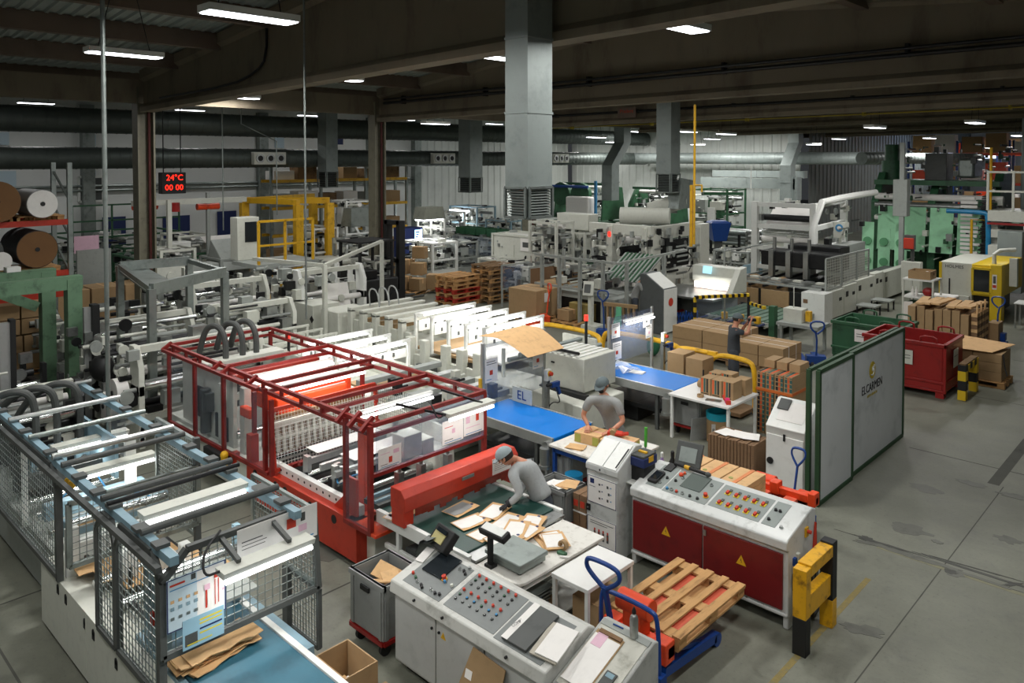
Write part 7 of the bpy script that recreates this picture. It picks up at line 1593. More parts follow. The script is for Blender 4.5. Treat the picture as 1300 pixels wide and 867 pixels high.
# benches, rolls and boxes in the middle distance
for k, (px, py, mt, lab) in enumerate(((885, 335, 'paper', 'white covered pallet load beyond the paper cutter'), (930, 372, 'kraft', 'pile of kraft scraps in a carton beyond the hazard frame'), (950, 365, 'kraft', 'open tall kraft carton beyond the hazard frame'), (962, 345, 'lblue', 'pale blue bag heap beyond the paper cutter'), (985, 370, 'kraft', 'kraft carton under the white flexo machine table'))):
    c = at(px, py+22); solo(B().prism('xz', [(c.x-.5, 0), (c.x+.5, 0), (c.x+.45, .9), (c.x+.1, 1.05), (c.x-.45, .9)], c.y-.4, c.y+.4), 'covered_load' if k in (0, 3) else 'kraft_carton', mt, lab, 'load' if k in (0, 3) else 'box', bev=.03)
for k, px in enumerate((925, 945)):
    d = ray(px, 300); y = 37+k; x = d.x*y/d.y; t = thing('roll_trolley', (x, y, 0), ('dark trolley of steel rolls before the ribbed cladding', 'second dark trolley of pale rolls before the ribbed cladding')[k], 'trolley')
    B().frame((x-.9, y-.5, .2), (1.8, 0, 0), (0, 1.0, 0), .1).make('deck', 'blackmetal', t)
    for a in (-.8, .8): B().bar((x+a, y-.4, 0), (x+a, y-.4, 1.1), .1).bar((x+a, y+.4, 0), (x+a, y+.4, 1.1), .1).make('leg', 'blackmetal', t)
    for z in (.6, .9, 1.15): B().cyl((x-1, y, z), (x+1, y, z), .13, 12).make('roll', 'steel' if k else 'galv', t)
t = thing('blue_hopper', (-19.5, 36, 0), 'deep blue hopper on a stand before the ribbed cladding', 'hopper'); d = ray(912, 300); y = 35; x = d.x*y/d.y; t.location = (x, y, 0); W[t.name] = (Vector((x, y, 0)), 0.); B().lathe((x, y, .9), [(.45, 0), (.7, .9), (.5, 1.0)], 4).make('hopper_bowl', 'blue', t); B().bar((x, y, 0), (x, y, 1.0), .3).make('stand', 'dgrey', t)
# ---- green printing press with mint paper webs
GP = thing('rotary_press', (-8.2, 33, 0), 'big green rotary press with hanging mint printed webs and a blue pipe', 'machine')
x0, x1 = -11.6, -6.6
cabinet(-11.8, -7.2, 36, 40, 0, 2.2, 'base', 'green', GP); 
for x in (-11.6, -9.4, -7.2): B().prism('yz', [(34.5, 0), (37, 0), (37, 4.4), (35.4, 4.4), (34.5, 3.2)], x-.15, x+.15).make('side_cheek', 'green', GP, .02)
mint = mat('mint_printed_web', '#a4dfb4', .7, var=.05)
for k in range(4): B().slab((-11.4+1.0*k, 34.2, 1.2), (-10.55+1.0*k, 34.2, 1.2), (-10.55+1.0*k, 34.4, 3.0), (-11.4+1.0*k, 34.4, 3.0), .02).make('paper_web', mint, GP)
for k in range(3):
    w_ = B().slab((-11.35+.62*k, 32.3, .5-.1*(k % 2)), (-10.9+.62*k, 32.3, .5-.1*(k % 2)), (-10.9+.62*k, 32.4, 2.45-.25*(k == 1)), (-11.35+.62*k, 32.4, 2.45-.25*(k == 1)), .02).make('folded_web', mint, GP)
    for z in (.9, 1.7): B().cyl((-11.12+.62*k, 32.27, z), (-11.12+.62*k, 32.33, z), .16, 16).make('round_print', mat('mint_round_print', '#5f9d70', .7, var=0), w_)
for z in (3.05, 3.4, 2.5): B().cyl((-11.6, 34.6, z), (-6.9, 34.6, z), .14, 12).make('web_roller', ('steel', 'paper', 'green')[int(z*10) % 3], GP)
B().box(-11.6, -7.0, 34.4, 37, 3.9, 4.1).make('deck_plate', 'green', GP)
B().tube([(-8.4, 32.8, 3.0), (-7.15, 32.8, 3.0), (-7.0, 32.8, 2.9), (-7.0, 32.8, .8)], .09, 10, 2).make('blue_pipe', mat('cyan_pipe', '#1f7fb0', .4), GP); B().tube([(-7.6, 33, .8), (-7.6, 33, 2.7), (-7.0, 33, 2.7), (-7.0, 33, 5.4)], .05, 8).make('yellow_pipe', 'yellow', GP)
b = B(); rr = random.Random(55)
for k in range(40): z = .6+.075*k; b.box(-7.4+rr.uniform(-.1, .1), -7.1+rr.uniform(-.1, .2), 33.4, 33.9, z, z+.045)
b.make('roller_rack', 'blackmetal', GP); b = B()
for k in range(18): z = .7+.16*k; b.box(-8.1, -7.5+rr.uniform(-.2, .1), 33.5, 33.6, z, z+.1)
b.make('white_tabs', 'paper', GP); works(GP, -11.5, -6.8, 33.6, 36.5, .5, 4.0, 26, 91, ('blackmetal', 'green', 'steel', 'cream')); works(GP, -11.5, -7, 35, 39, 4.1, 5.6, 16, 92, ('green', 'dgrey', 'galv', 'steel'))
cabinet(-9.8, -9.0, 35, 36, 4.1, 5.2, 'dryer_box', 'dgrey', GP); cabinet(-8.6, -8.0, 35, 36.4, 4.2, 5.0, 'blower_box', 'galv', GP, .1); cabinet(-6.8, -6.3, 31.8, 32.4, 0, 1.9, 'control_cabinet', 'cream', GP); B().bar((-9.6, 31.5, 0), (-9.6, 31.5, 5.6), .16).make('service_post', 'grey', GP); cabinet(-9.9, -9.4, 31.4, 31.8, 2.8, 4.2, 'service_box', 'grey', GP); B().cyl((-11.4, 36, 4.1), (-11.4, 36, 4.9), .42, 16).cyl((-11.4, 36, 4.9), (-11.4, 36, 5.6), .3, 14).make('fan_stack', 'green', GP)
t = thing('operator_panel', (-8.2, 28.3, 0), 'cream operator panel on a stand with a red box before the green press', 'control panel'); cabinet(-8.6, -8.0, 28.2, 28.5, .5, 1.5, 'panel', 'cream', t); B().bar((-8.3, 28.4, 0), (-8.3, 28.4, 2.2), .1).box(-8.5, -8.2, 28.2, 28.4, 1.9, 2.4).m(1).box(-8.5, -8.2, 28.1, 28.2, 1.95, 2.3).make('stand', ['dgrey', 'redink'], t)
# ---- cream walkway gantry at the far right
CG = thing('walkway_gantry', (-5.5, 33, 0), 'cream steel walkway with handrail above the yellow machine', 'gantry')
B().box(-7.0, 2, 32.6, 34.6, 2.7, 3.1).make('deck_beam', 'cream', CG, .01); B().box(-7.0, 2, 32.55, 32.6, 2.58, 2.66).make('red_edge', 'dred', CG); B().box(-6.9, 2, 32.7, 33.0, 2.1, 2.4).make('lower_beam', 'cream', CG)
for z in (3.8, 4.5): B().bar((-7.0, 32.6, z), (2, 32.6, z), .07).make('hand_rail', 'cream', CG)
for x in (-7, -6.2, -4.6, -3, -1.4): B().bar((x, 32.6, 3.1), (x, 32.6, 4.55), .08).make('rail_post', 'cream', CG)
for x in (-6.9, -4.6, -2): B().box(x-.15, x+.15, 33, 33.4, 0, 2.7).make('column', 'cream', CG)
B().box(-6.45, -5.7, 31.5, 32.2, .3, 2.45).make('flat_duct', 'bduct', CG, .02); B().box(-4.9, -4.0, 34, 35.5, 3.1, 4.6).cyl((-5.6, 34, 3.7), (-5.2, 34, 3.7), .6, 18).make('fan_unit', 'dgrey', CG, .02); cabinet(-5.2, -4.2, 35, 36, .2, 2.0, 'yellow_bay', 'yellow', CG); works(CG, -6.5, -2.5, 33.5, 36, .2, 2.2, 14, 33); B().cyl((-5.9, 34.4, 3.1), (-5.9, 34.4, 6.5), .4, 18).make('flue', 'bduct', CG)
# ---- far storage racks
def rack(nm, x, y, L, levels, h0, lab, mt='blue', beam='redink', ax='y'):
    t = thing(nm, (x, y, 0), lab, 'rack'); n = int(L/2.7)
    for k in range(n+1):
        for s in (0, 1.0):
            p = (x+s, y+2.7*k) if ax == 'y' else (x+2.7*k, y+s); B().bar((p[0], p[1], 0), (p[0], p[1], h0*levels+.8), .12).make('upright', mt, t)
    for q in range(1, levels+1):
        p = (x, y, h0*q-.0); B().bar((x, y, h0*q), (x, y+2.7*n, h0*q) if ax == 'y' else (x+2.7*n, y, h0*q), .14).bar((x+1 if ax == 'y' else x, y if ax == 'y' else y+1, h0*q), (x+1, y+2.7*n, h0*q) if ax == 'y' else (x+2.7*n, y+1, h0*q), .14).make('beam', beam, t)
    return t, n
for r_, (yy, lv) in enumerate(((52, 3), (62, 3))):
    t, n = rack('storage_rack', -15.5, yy, 16, lv, 1.75, ('blue and red storage rack in the far bay, nearer row', 'blue and red storage rack in the far bay, farther row')[r_], 'blue', 'orange', 'x')
    rr = random.Random(70+r_)
    for q in range(lv+1):
        for k in range(n):
            for j in range(2):
                x = -15.3+2.7*k+1.25*j; h = rr.uniform(.6, 1.2); solo(B().box(x, x+1.05, yy+.1, yy+.9, 1.75*q+.08, 1.75*q+.08+h), 'stored_carton', rr.choice(['kraft', 'paper', 'kraftl', 'white', 'orange']), 'wrapped load stored on the far bay racks', 'load', 'loads on the far bay racks')
b = B().box(-12, 12, 83.9, 83.98, 5.6, 7.0); struct(b, 'window_9', 'window')
for k, (px, w_) in enumerate(((1253, 1.5), (1192, 1.8), (1067, 2.6))):
    d = ray(px, 195); y = 66 if k < 2 else 60; x = d.x*y/d.y
    if k < 2: struct(B().box(x-w_/2, x+w_/2, 66, 66.1, 5.0, 6.4), 'window_%d' % (10+k), 'window')
# ================================================================= BACKGROUND LEFT
# ---- roll rack
RK = thing('roll_rack', (-20, 3.5, 0), 'pallet rack with red beams holding big paper rolls', 'rack')
for y in (2.6, 5.95):
    for x in (-20, -21.2): B().bar((x, y, 0), (x, y, 4.9), .1).make('upright', 'galv', RK)
for y in (2.6, 5.95):
    b = B()
    for k in range(5): b.bar((-20, y, .6+.85*k), (-21.2, y, 1.0+.85*k+.3), .04)
    b.make('brace', 'galv', RK)
for z in (3.52, 2.34, 1.85):
    for x in (-20, -21.2): B().bar((x, 2.6, z), (x, 5.95, z), .05, .13).make('beam', 'red', RK)
RF = mat('brown_roll_end', '#74522f', .8, var=.04, scale=2)
for k, (y, z, r, mt, lab) in enumerate(((4.45, 4.05, .45, 'kraftd', 'biggest brown paper roll on the upper rack beam'), (5.32, 3.97, .32, 'plastic', 'grey white paper roll on the upper rack beam'), (5.2, 2.95, .42, 'kraftd', 'brown paper roll with kraft face on the lower rack beam'), (4.5, 2.75, .2, 'paper', 'small white paper roll on the lower rack beam'), (4.1, 2.95, .45, 'dgrey', 'dark paper roll at the picture edge on the lower rack beam'))):
    t = thing('paper_roll', (-20.4, y, z-r), lab, 'paper roll')
    B().cyl((-21.1, y, z), (-19.75-(.0 if k != 3 else -.05), y, z), r, 28).make('roll', mt if k != 2 else 'black', t); B().cyl((-19.75, y, z), (-19.735, y, z), r*.97, 28).make('roll_face', {0: RF, 1: 'paper', 2: RF, 3: 'paper', 4: 'dgrey'}[k], t); B().cyl((-19.73, y, z), (-19.72, y, z), .05, 12).make('core', 'black', t)
for k, (y, z) in enumerate(((4.4, 3.59), (5.3, 3.59), (5.2, 2.41), (4.2, 2.41))): pallet((-20.5, y, z-.05), 0, ('pallet under the biggest paper roll', 'pallet under the grey white paper roll', 'pallet under the brown roll with kraft face', 'pallet under the dark paper roll')[k], 'wood', 1.1, .9)
for i in range(2):
    for j in range(2):
        for k in range(2): solo(B().box(-21.0, -20.3, 4.5+.55*i, 5.02+.55*i, .15+.4*k+.0*j, .53+.4*k) if j == 0 else B().box(-21.0, -20.3, 4.5+.5*i, 4.97+.5*i, .97+.36*k, 1.31+.36*k), 'stored_carton', 'kraft', 'brown carton in the block stacked under the roll rack', 'box', 'cartons under the roll rack', bev=.01)
pallet((-20.65, 5.02, 0), 0, 'pallet under the brown cartons below the roll rack', 'wood', 1.2, .8)
# ---- pale green gantry posts, alu post
t = thing('gantry_frame', (-17.5, 5, 0), 'pale green steel gantry frame in front of the roll rack', 'frame')
pa, pb = P(95, 520), P(62, 501)
for p in (pa, pb): B().bar(p, p+Vector((0, 0, 2.62)), .26).make('post', 'pgreen', t)
B().bar((pa.x, pa.y+.15, 2.55), (pa.x, pa.y-3.2, 2.55), .22, .26).bar((pb.x, pb.y+.15, 2.55), (pb.x, pb.y-3.2, 2.55), .22, .26).make('beam', 'pgreen', t); B().bar((pb.x, pb.y-.2, 1.9), (pb.x, pb.y-1.2, 2.45), .2).make('knee_brace', 'pgreen', t); B().box(pb.x-.12, pb.x+.12, pb.y-.75, pb.y-.5, 2.68, 2.78).make('top_block', 'white', t)
c = P(115, 532); t = thing('lift_mast', (c.x, c.y, 0), 'black and aluminium vertical mast behind the guarded bag line', 'mast'); B().box(c.x-.1, c.x-.02, c.y-.08, c.y+.04, 0, 2.15).make('mast_rail', 'alu', t); B().box(c.x-.12, c.x+.1, c.y+.04, c.y+.16, 0, 2.2).make('mast_body', 'black', t)
c = P(8, 560); t = thing('lift_mast', (c.x, c.y, 0), 'aluminium vertical mast at the picture edge behind the guarded bag line', 'mast'); B().box(c.x-.08, c.x+.04, c.y-.08, c.y+.08, 0, 2.1).make('mast_rail', 'alu', t); B().box(c.x-.12, c.x+.08, c.y+.08, c.y+.16, 0, 2.15).make('mast_body', 'black', t)
# ---- steel portal over the unwinder
t = thing('steel_portal', (-16, 7, 0), 'grey steel portal frame with channel beams above the roller unwinder', 'frame')
q = [P(152, 338, 2.65), P(192, 367, 2.65), P(240, 331, 2.65), P(285, 345, 2.65)]
for p in q: B().bar((p.x, p.y, 0), p, .13).make('post', 'galv', t)
B().bar(q[0], q[2], .1, .2).bar(q[1], q[3], .1, .2).bar(q[0], q[1], .08, .1).bar(q[2], q[3], .08, .1).slab(q[0]+Vector((0, 0, -.12)), q[1]+Vector((0, 0, -.12)), q[1]*.6+q[3]*.4+Vector((0, 0, -.12)), q[0]*.6+q[2]*.4+Vector((0, 0, -.12)), .03).make('top_beam', 'galv', t)
# ---- roller unwinders
def unwinder(nm, x0, x1, y0, y1, h, lab, mt, seed, nr=9, wheels=False):
    r = random.Random(seed); t = thing(nm, ((x0+x1)/2, (y0+y1)/2, 0), lab, 'machine')
    for y in (y0, y1):
        f = B().box(x0, x1, y-.04, y+.04, .05, h*.22).box(x0, x1, y-.05, y+.05, h*.52, h*.62).prism('xz', [(x1-.3, 0), (x1, 0), (x1, h*.8), (x1-.2, h), (x1-.42, h)], y-.05, y+.05)
        for q in (.0, .38, .66): u = x0+(x1-x0)*q; f.box(u, u+.16, y-.04, y+.04, 0, h*(.75, .95, .7)[int(q*3)])
        f.make('side_frame', mt, t, .008)
    for k in range(nr):
        x = x0+.2+(x1-x0-.4)*k/(nr-1); z = h*(.3+.5*((k*5) % nr)/nr); B().cyl((x, y0, z), (x, y1, z), r.uniform(.05, .1), 14).make('roller', ('chrome', 'paper', 'blackmetal', 'chrome')[k % 4], t)
    for z in (h*.95, h*.25): B().bar((x1-.3, y0, z), (x1-.3, y1, z), .12).make('tie_bar', 'cream', t)
    works(t, x0, x1, y0-.25, y0-.02, h*.2, h*.95, 14, seed+1); works(t, x0, x1, y0+.1, y1-.1, h*.2, h*1.0, 16, seed+2)
    if wheels:
        for dx, z in ((.0, .62), (.45, .95)): B().cyl((x1-.9+dx, y0-.32, z), (x1-.9+dx, y0-.12, z), .24, 24).m(1).cyl((x1-.9+dx, y0-.34, z), (x1-.9+dx, y0-.32, z), .04, 10).make('hand_wheel', ['paper', 'black'], t)
        B().sph((x1-1.3, y0-.2, 1.2), .28, .2, .24).sph((x1-1.2, y0-.2, .6), .2, .2, .2).make('motor', 'black', t)
    return t
unwinder('roller_unwinder', -16.8, -13.7, 5.15, 7.4, 1.75, 'pale roller unwinder with two white hand wheels feeding the red cage', 'cream', 101, 12, True)
unwinder('roller_unwinder', -20.5, -17.2, 5.4, 7.6, 1.6, 'farther pale roller unwinder under the steel portal', 'cream', 111, 10)
unwinder('roller_unwinder', -17.5, -14.0, 2.3, 4.3, 1.3, 'dark roller unwinder between the green posts and the guarded bag line', 'blackmetal', 121, 12)
unwinder('roller_unwinder', -20.8, -18.2, 8.1, 10.0, 2.0, 'pale stand of steel rollers by the yellow banded post', 'cream', 131, 12)
unwinder('roller_unwinder', -18.0, -16.75, 8.2, 9.9, 1.6, 'pale stand of rollers directly behind the red cage', 'cream', 141, 8)
unwinder('reel_stand', -20.6, -18.2, 11.0, 13.0, 2.0, 'white framed reel stand with patterned paper by the forklift', 'white', 151, 10)
t = thing('tube_frame', (-19, 13, 0), 'white tube frame around the reel stand', 'frame')
a, c, d = P(413, 452, 0), P(487, 372, 0), P(362, 450, 0)
for p in (P(413, 452), P(485, 395)): B().bar(p, p+Vector((0, 0, 2.3)), .1).make('post', 'cream', t)
p, q_ = P(413, 452), P(485, 395); B().bar(p+Vector((0, 0, 2.3)), q_+Vector((0, 0, 2.3)), .09).bar(p+Vector((0, 0, 2.3)), p+Vector((-2.5, -.6, 2.3)), .09).make('top_rail', 'cream', t)
for k, (x, y, h, lab) in enumerate(((-18.7, 8.3, 1.3, 'yellow banded post beside the roller stand'), (-19.3, 10.6, 1.3, 'yellow banded post beside the reel stand'))): solo(B().bar((x, y, 0), (x, y, h), .09), 'yellow_post', 'yellow', lab, 'post')
solo(B().slab((-18.4, 11.9, .75), (-18.3, 12.6, .75), (-18.5, 12.6, 1.5), (-18.6, 11.9, 1.5), .02), 'printed_sheet', 'paper', 'large printed white sheet hanging on the reel stand', 'paper'); 
# ---- cabinets and cartons behind
t = thing('control_cabinet', (-24.6, 9.9, 0), 'tall grey white control cabinet behind the steel portal', 'cabinet'); cabinet(-25.6, -24.3, 9.3, 10.6, 0, 1.75, 'body', 'cream', t, .02); cabinet(-24.9, -24.29, 10.7, 11.6, 0, 1.6, 'side_unit', 'grey', t, .02); B().cyl((-24.29, 9.8, 1.3), (-24.28, 9.8, 1.3), .05, 10).box(-24.3, -24.27, 9.75, 9.85, 1.05, 1.15).make('lock', 'black', t)
solo(B().box(-23.6, -22.9, 9.2, 10.3, 0, .7), 'blue_motor_case', 'navy', 'deep blue motor case in front of the tall grey cabinet', 'machine', bev=.03)
for k in range(3): bigbox(-25.2, 7.4+.95*k, .0, 1.0, .9, 1.15, ('brown carton block beside the pale green posts', 'brown carton block in the middle below the green machine', 'brown carton block beside the first steel column')[k], 0, False, 'kraft')
t = generic('green_machine', -33.5, 11.6, 3.0, 4.6, 2.0, 'dark green machine with railing by the white wall behind the roll rack', 'green', 201, n=16)
for z in (2.6, 3.2): B().bar((-32, 9.6, z), (-32, 13.6, z), .06).make('hand_rail', 'green', t)
for y in (9.6, 11, 12.3, 13.6): B().bar((-32, y, 1.9), (-32, y, 3.2), .06).make('rail_post', 'green', t)
t = generic('green_machine', -29.2, 11.7, 2.2, 2.8, 1.5, 'lower dark green cabinet machine below the railing', 'green', 203, n=8)
cabinet(-29.8, -28.2, 10.6, 12.9, .1, 1.35, 'cover', 'green', t, .04)
for k, (px, py, w, h) in enumerate(((110, 310, .75, .55), (111, 326, .35, .4))): c = Q(px, py, X=-27.6); solo(B().box(-27.62, -27.6, c.y-w/2, c.y+w/2, c.z-h/2, c.z+h/2), 'pink_sheet', 'pink', ('larger pink sheet hanging on the green machine', 'smaller pink sheet hanging below the larger one')[k], 'paper')
solo(B().box(-26.7, -26.6, 8.1, 9.1, 0, 2.1), 'grey_door_panel', 'grey', 'tall grey panel standing behind the rack upright', 'panel')
# machine below the clock
for k, (px, dep, sx, sy, h, lab, mt) in enumerate(((215, 26, 1.4, 1.2, 2.0, 'pale machine with tall arm below the clock display', 'cream'), (235, 29, 1.6, 1.2, 2.2, 'grey cabinet machine under the slanting white paper web', 'cream'), (290, 27, 1.6, 1.4, 1.6, 'grey machine with tilted cover before the yellow gantry', 'grey'), (262, 22.5, 1.6, 1.2, 1.2, 'low pale machine with motor in front of the slanting web', 'grey'))):
    d = ray(px, 300); f = dep/(d.x*F0.x+d.y*F0.y); x, y = d.x*f, d.y*f; t = generic('converting_machine', x, y, sx, sy, h, lab, mt, 220+k)
    if k == 0: B().bar((x, y, h), (x, y, 3.6), .14).bar((x-.5, y-1, 3.5), (x-.5, y+3, 3.5), .18).make('arm', 'cream', t); B().cyl((x, y+.2, 3.2), (x, y+.2, 3.5), .16, 10).make('red_motor', 'dred', t)
    if k == 1: cabinet(x+.6, x+1.2, y-1.0, y-.3, .2, 2.0, 'cabinet', 'white', t, .02); B().slab((x+.8, y+.2, 2.1), (x+.8, y+1.5, 2.1), (x+1.4, y+1.9, .9), (x+1.4, y+1.2, .7), .02).make('paper_web', 'paper', t)
    if k == 2: B().prism('xz', [(x-.5, 1.2), (x+.9, 1.2), (x+.8, 1.5), (x-.1, 2.2)], y-.6, y+.6).make('tilted_cover', 'grey', t, .02)
    if k == 3: cabinet(x, x+.5, y-.5, y+.2, 1.3, 1.75, 'motor_box', 'white', t, .04)
c = P(262, 400); 
for k, px in enumerate((264, 184)):
    cc = Q(px, 262 if k == 0 else 262, X=-27); t = thing('signal_mast', (cc.x, cc.y, 0), ('grey mast with orange signal lamps under the clock', 'grey mast with red lamp beside the first column')[k], 'lamp'); B().bar((cc.x, cc.y, 0), (cc.x, cc.y, cc.z+.5), .12).make('mast', 'grey', t); B().cyl((cc.x, cc.y-.4, cc.z), (cc.x, cc.y+.4, cc.z), .12, 10).make('lamp_cap', 'orange', t)
for k, (px, dep, sx, sy, h, lab, mt) in enumerate(((325, 24, 1.6, 1.2, 1.2, 'low pale machine in front of the yellow railing', 'cream'), (252, 20.5, 1.8, 1.0, 1.1, 'low pale roller bench behind the steel portal', 'white'), (410, 24, 1.6, 1.2, 1.4, 'pale machine frame between the yellow post and the reel stand', 'white'), (475, 27, 1.4, 1.0, 1.5, 'pale machine frame behind the forklift body', 'cream'), (165, 31, 1.4, 1.0, 1.5, 'green framed machine under the navy door', 'green'), (240, 33, 1.6, 1.0, 1.5, 'white framed bench by the white wall under the clock', 'white'), (150, 15.5, 1.2, .8, .7, 'low dark conveyor bed beside the pale green posts', 'grey'))):
    d = ray(px, 300); f = dep/(d.x*F0.x+d.y*F0.y); generic('work_unit', d.x*f, d.y*f, sx, sy, h, lab, mt, 430+k, n=10)
# ---- yellow gantry
t = thing('yellow_gantry', (-30.5, 18, 0), 'yellow steel gantry with heavy posts before the white wall', 'gantry')
a, c, m_ = Q(310, 262, X=-29.5), Q(418, 262, X=-27.0), Q(345, 300, X=-25)
for p in (a, c, Vector((-31, 19.3, 3)), Vector((-26.6, 15.9, 3))): B().box(p.x-.13, p.x+.13, p.y-.16, p.y+.16, 0, 3.2).make('post', 'yellow', t, .01)
B().bar((a.x, a.y, 3.3), (c.x, c.y, 3.3), .2, .25).bar((a.x, a.y, 3.3), (-31, 19.3, 3.3), .2).bar((-26.6, 15.9, 3.3), (a.x, a.y, 3.3), .2).make('beam', 'yellow', t)
d = ray(350, 300); f = 25/(d.x*F0.x+d.y*F0.y); x, y = d.x*f, d.y*f
t = thing('work_platform', (x, y, 0), 'raised platform with thin yellow railing in front of the yellow gantry', 'platform'); B().box(x-.8, x+.8, y-1.1, y+1.1, 1.6, 1.72).make('deck', 'grey', t); B().box(x-.3, x+.1, y-.2, y+.2, 0, 1.6).make('pedestal', 'yellow', t); cabinet(x-1.1, x-.6, y-1.0, y-.25, 1.72, 3.1, 'control_cabin', 'cream', t, .02); B().box(x-.6, x-.58, y-.75, y-.35, 2.3, 2.95).make('cabin_window', 'screen', t)
for yy in (y-1.0, y-.1, y+.9): B().bar((x+.75, yy, 1.7), (x+.75, yy, 3.05), .07).make('rail_post', 'yellow', t)
B().bar((x+.75, y-1, 3.05), (x+.75, y+.9, 3.05), .07).bar((x+.75, y-1, 2.3), (x+.75, y+.9, 2.3), .06).make('hand_rail', 'yellow', t)
# shelves and machines behind the gantry
t, n = rack('storage_shelf', -34.5, 18.6, 8.5, 3, 1.3, 'brown filled storage shelf behind the yellow gantry', 'galv', 'yellow', 'y')
rr = random.Random(300)
for q in range(4):
    for k in range(6): solo(B().box(-34.4, -33.6, 18.8+1.3*k, 18.8+1.3*k+rr.uniform(.8, 1.15), 1.3*q+.08, 1.3*q+.08+rr.uniform(.4, .85)), 'stored_carton', rr.choice(['kraft', 'kraftl', 'woodd', 'paper', 'grey']), 'carton stored on the shelf behind the yellow gantry', 'box', 'cartons on the shelf behind the gantry')
for k, (px, dep, sx, sy, h, lab, mt) in enumerate(((445, 34, 1.6, 1.6, 3.2, 'white tall frame machine with diagonal struts by the second steel column', 'white'), (455, 30, 1.8, 1.2, 1.9, 'pale machine with grey hood by the second steel column', 'grey'), (420, 29, 2.0, 1.2, 1.2, 'low cream cabinet machine next to the yellow post', 'cream'), (395, 32, 2.2, 1.2, 2.2, 'pale pipe rack machine behind the yellow gantry', 'white'), (545, 32, 2.0, 1.4, 1.6, 'pale bench machine next to the forklift', 'white'), (572, 33, 2, 1.4, 1.5, 'grey sewing bench next to the lettered blue cabinet', 'grey'))):
    d = ray(px, 300); f = dep/(d.x*F0.x+d.y*F0.y); x, y = d.x*f, d.y*f; t = generic('converting_machine', x, y, sx, sy, h, lab, mt, 240+k, n=14)
    if k == 0: B().bar((x+.5, y-.8, 3.2), (x+.6, y+.1, 1.6), .1).bar((x+.5, y+.8, 3.2), (x+.6, y+.2, 2.2), .1).make('strut', 'white', t)
    if k == 1: B().prism('xz', [(x-.3, 2.4), (x+.4, 2.4), (x+.4, 3.1), (x-.1, 3.1)], y-.6, y+.6).make('hood', 'galv', t)
    if k == 4: B().prism('yz', [(y-.6, 2.5), (y+.6, 2.5), (y+.45, 3.0), (y-.45, 3.0)], x-.35, x+.35).make('hood', mat('olive_hood', '#72756a', .6), t); B().box(x-.3, x+.3, y-.5, y+.5, 2.44, 2.5).make('work_light', 'lens', t); lamp('work_light_source', (x, y, 2.4), .5, .9, 20, parent=t)
    if k == 2: cabinet(x-.9, x+.9, y-.55, y+.55, .1, 1.25, 'cover', 'cream', t, .03)
d = ray(300, 300)
for k, (px, py) in enumerate(((385, 320), (372, 318), (358, 335))): c = P(px, py+30); bigbox(c.x, c.y, 0, .9, .8, .9, ('open carton beside the yellow gantry post', 'brown carton behind the yellow railing', 'carton with a white lid by the yellow railing')[k], .3, False)
# ================================================================= PEOPLE
def skin(name, pts, edges, mt, parent, root=0, sub=2):
    me = bpy.data.meshes.new(name); L = W[parent.name][0]
    me.from_pydata([tuple(Vector(p)-L) for p, r in pts], edges, [])
    o = bpy.data.objects.new(name, me); COL.objects.link(o)
    md = o.modifiers.new('s', 'SKIN'); md.use_smooth_shade = True; md.branch_smoothing = .3
    for k, (p, r) in enumerate(pts): me.skin_vertices[0].data[k].radius = (r, r) if not isinstance(r, tuple) else r; me.skin_vertices[0].data[k].use_root = (k == root)
    sd = o.modifiers.new('u', 'SUBSURF'); sd.levels = sd.render_levels = sub
    bpy.context.view_layer.update()
    fm = bpy.data.meshes.new_from_object(o.evaluated_get(bpy.context.evaluated_depsgraph_get())); bpy.data.objects.remove(o)
    fm.materials.clear(); fm.materials.append(M[mt]); fm.name = name
    fm.polygons.foreach_set('use_smooth', [True]*len(fm.polygons))
    o = bpy.data.objects.new(name, fm); COL.objects.link(o); o.parent = parent; W[o.name] = W[parent.name]; return o
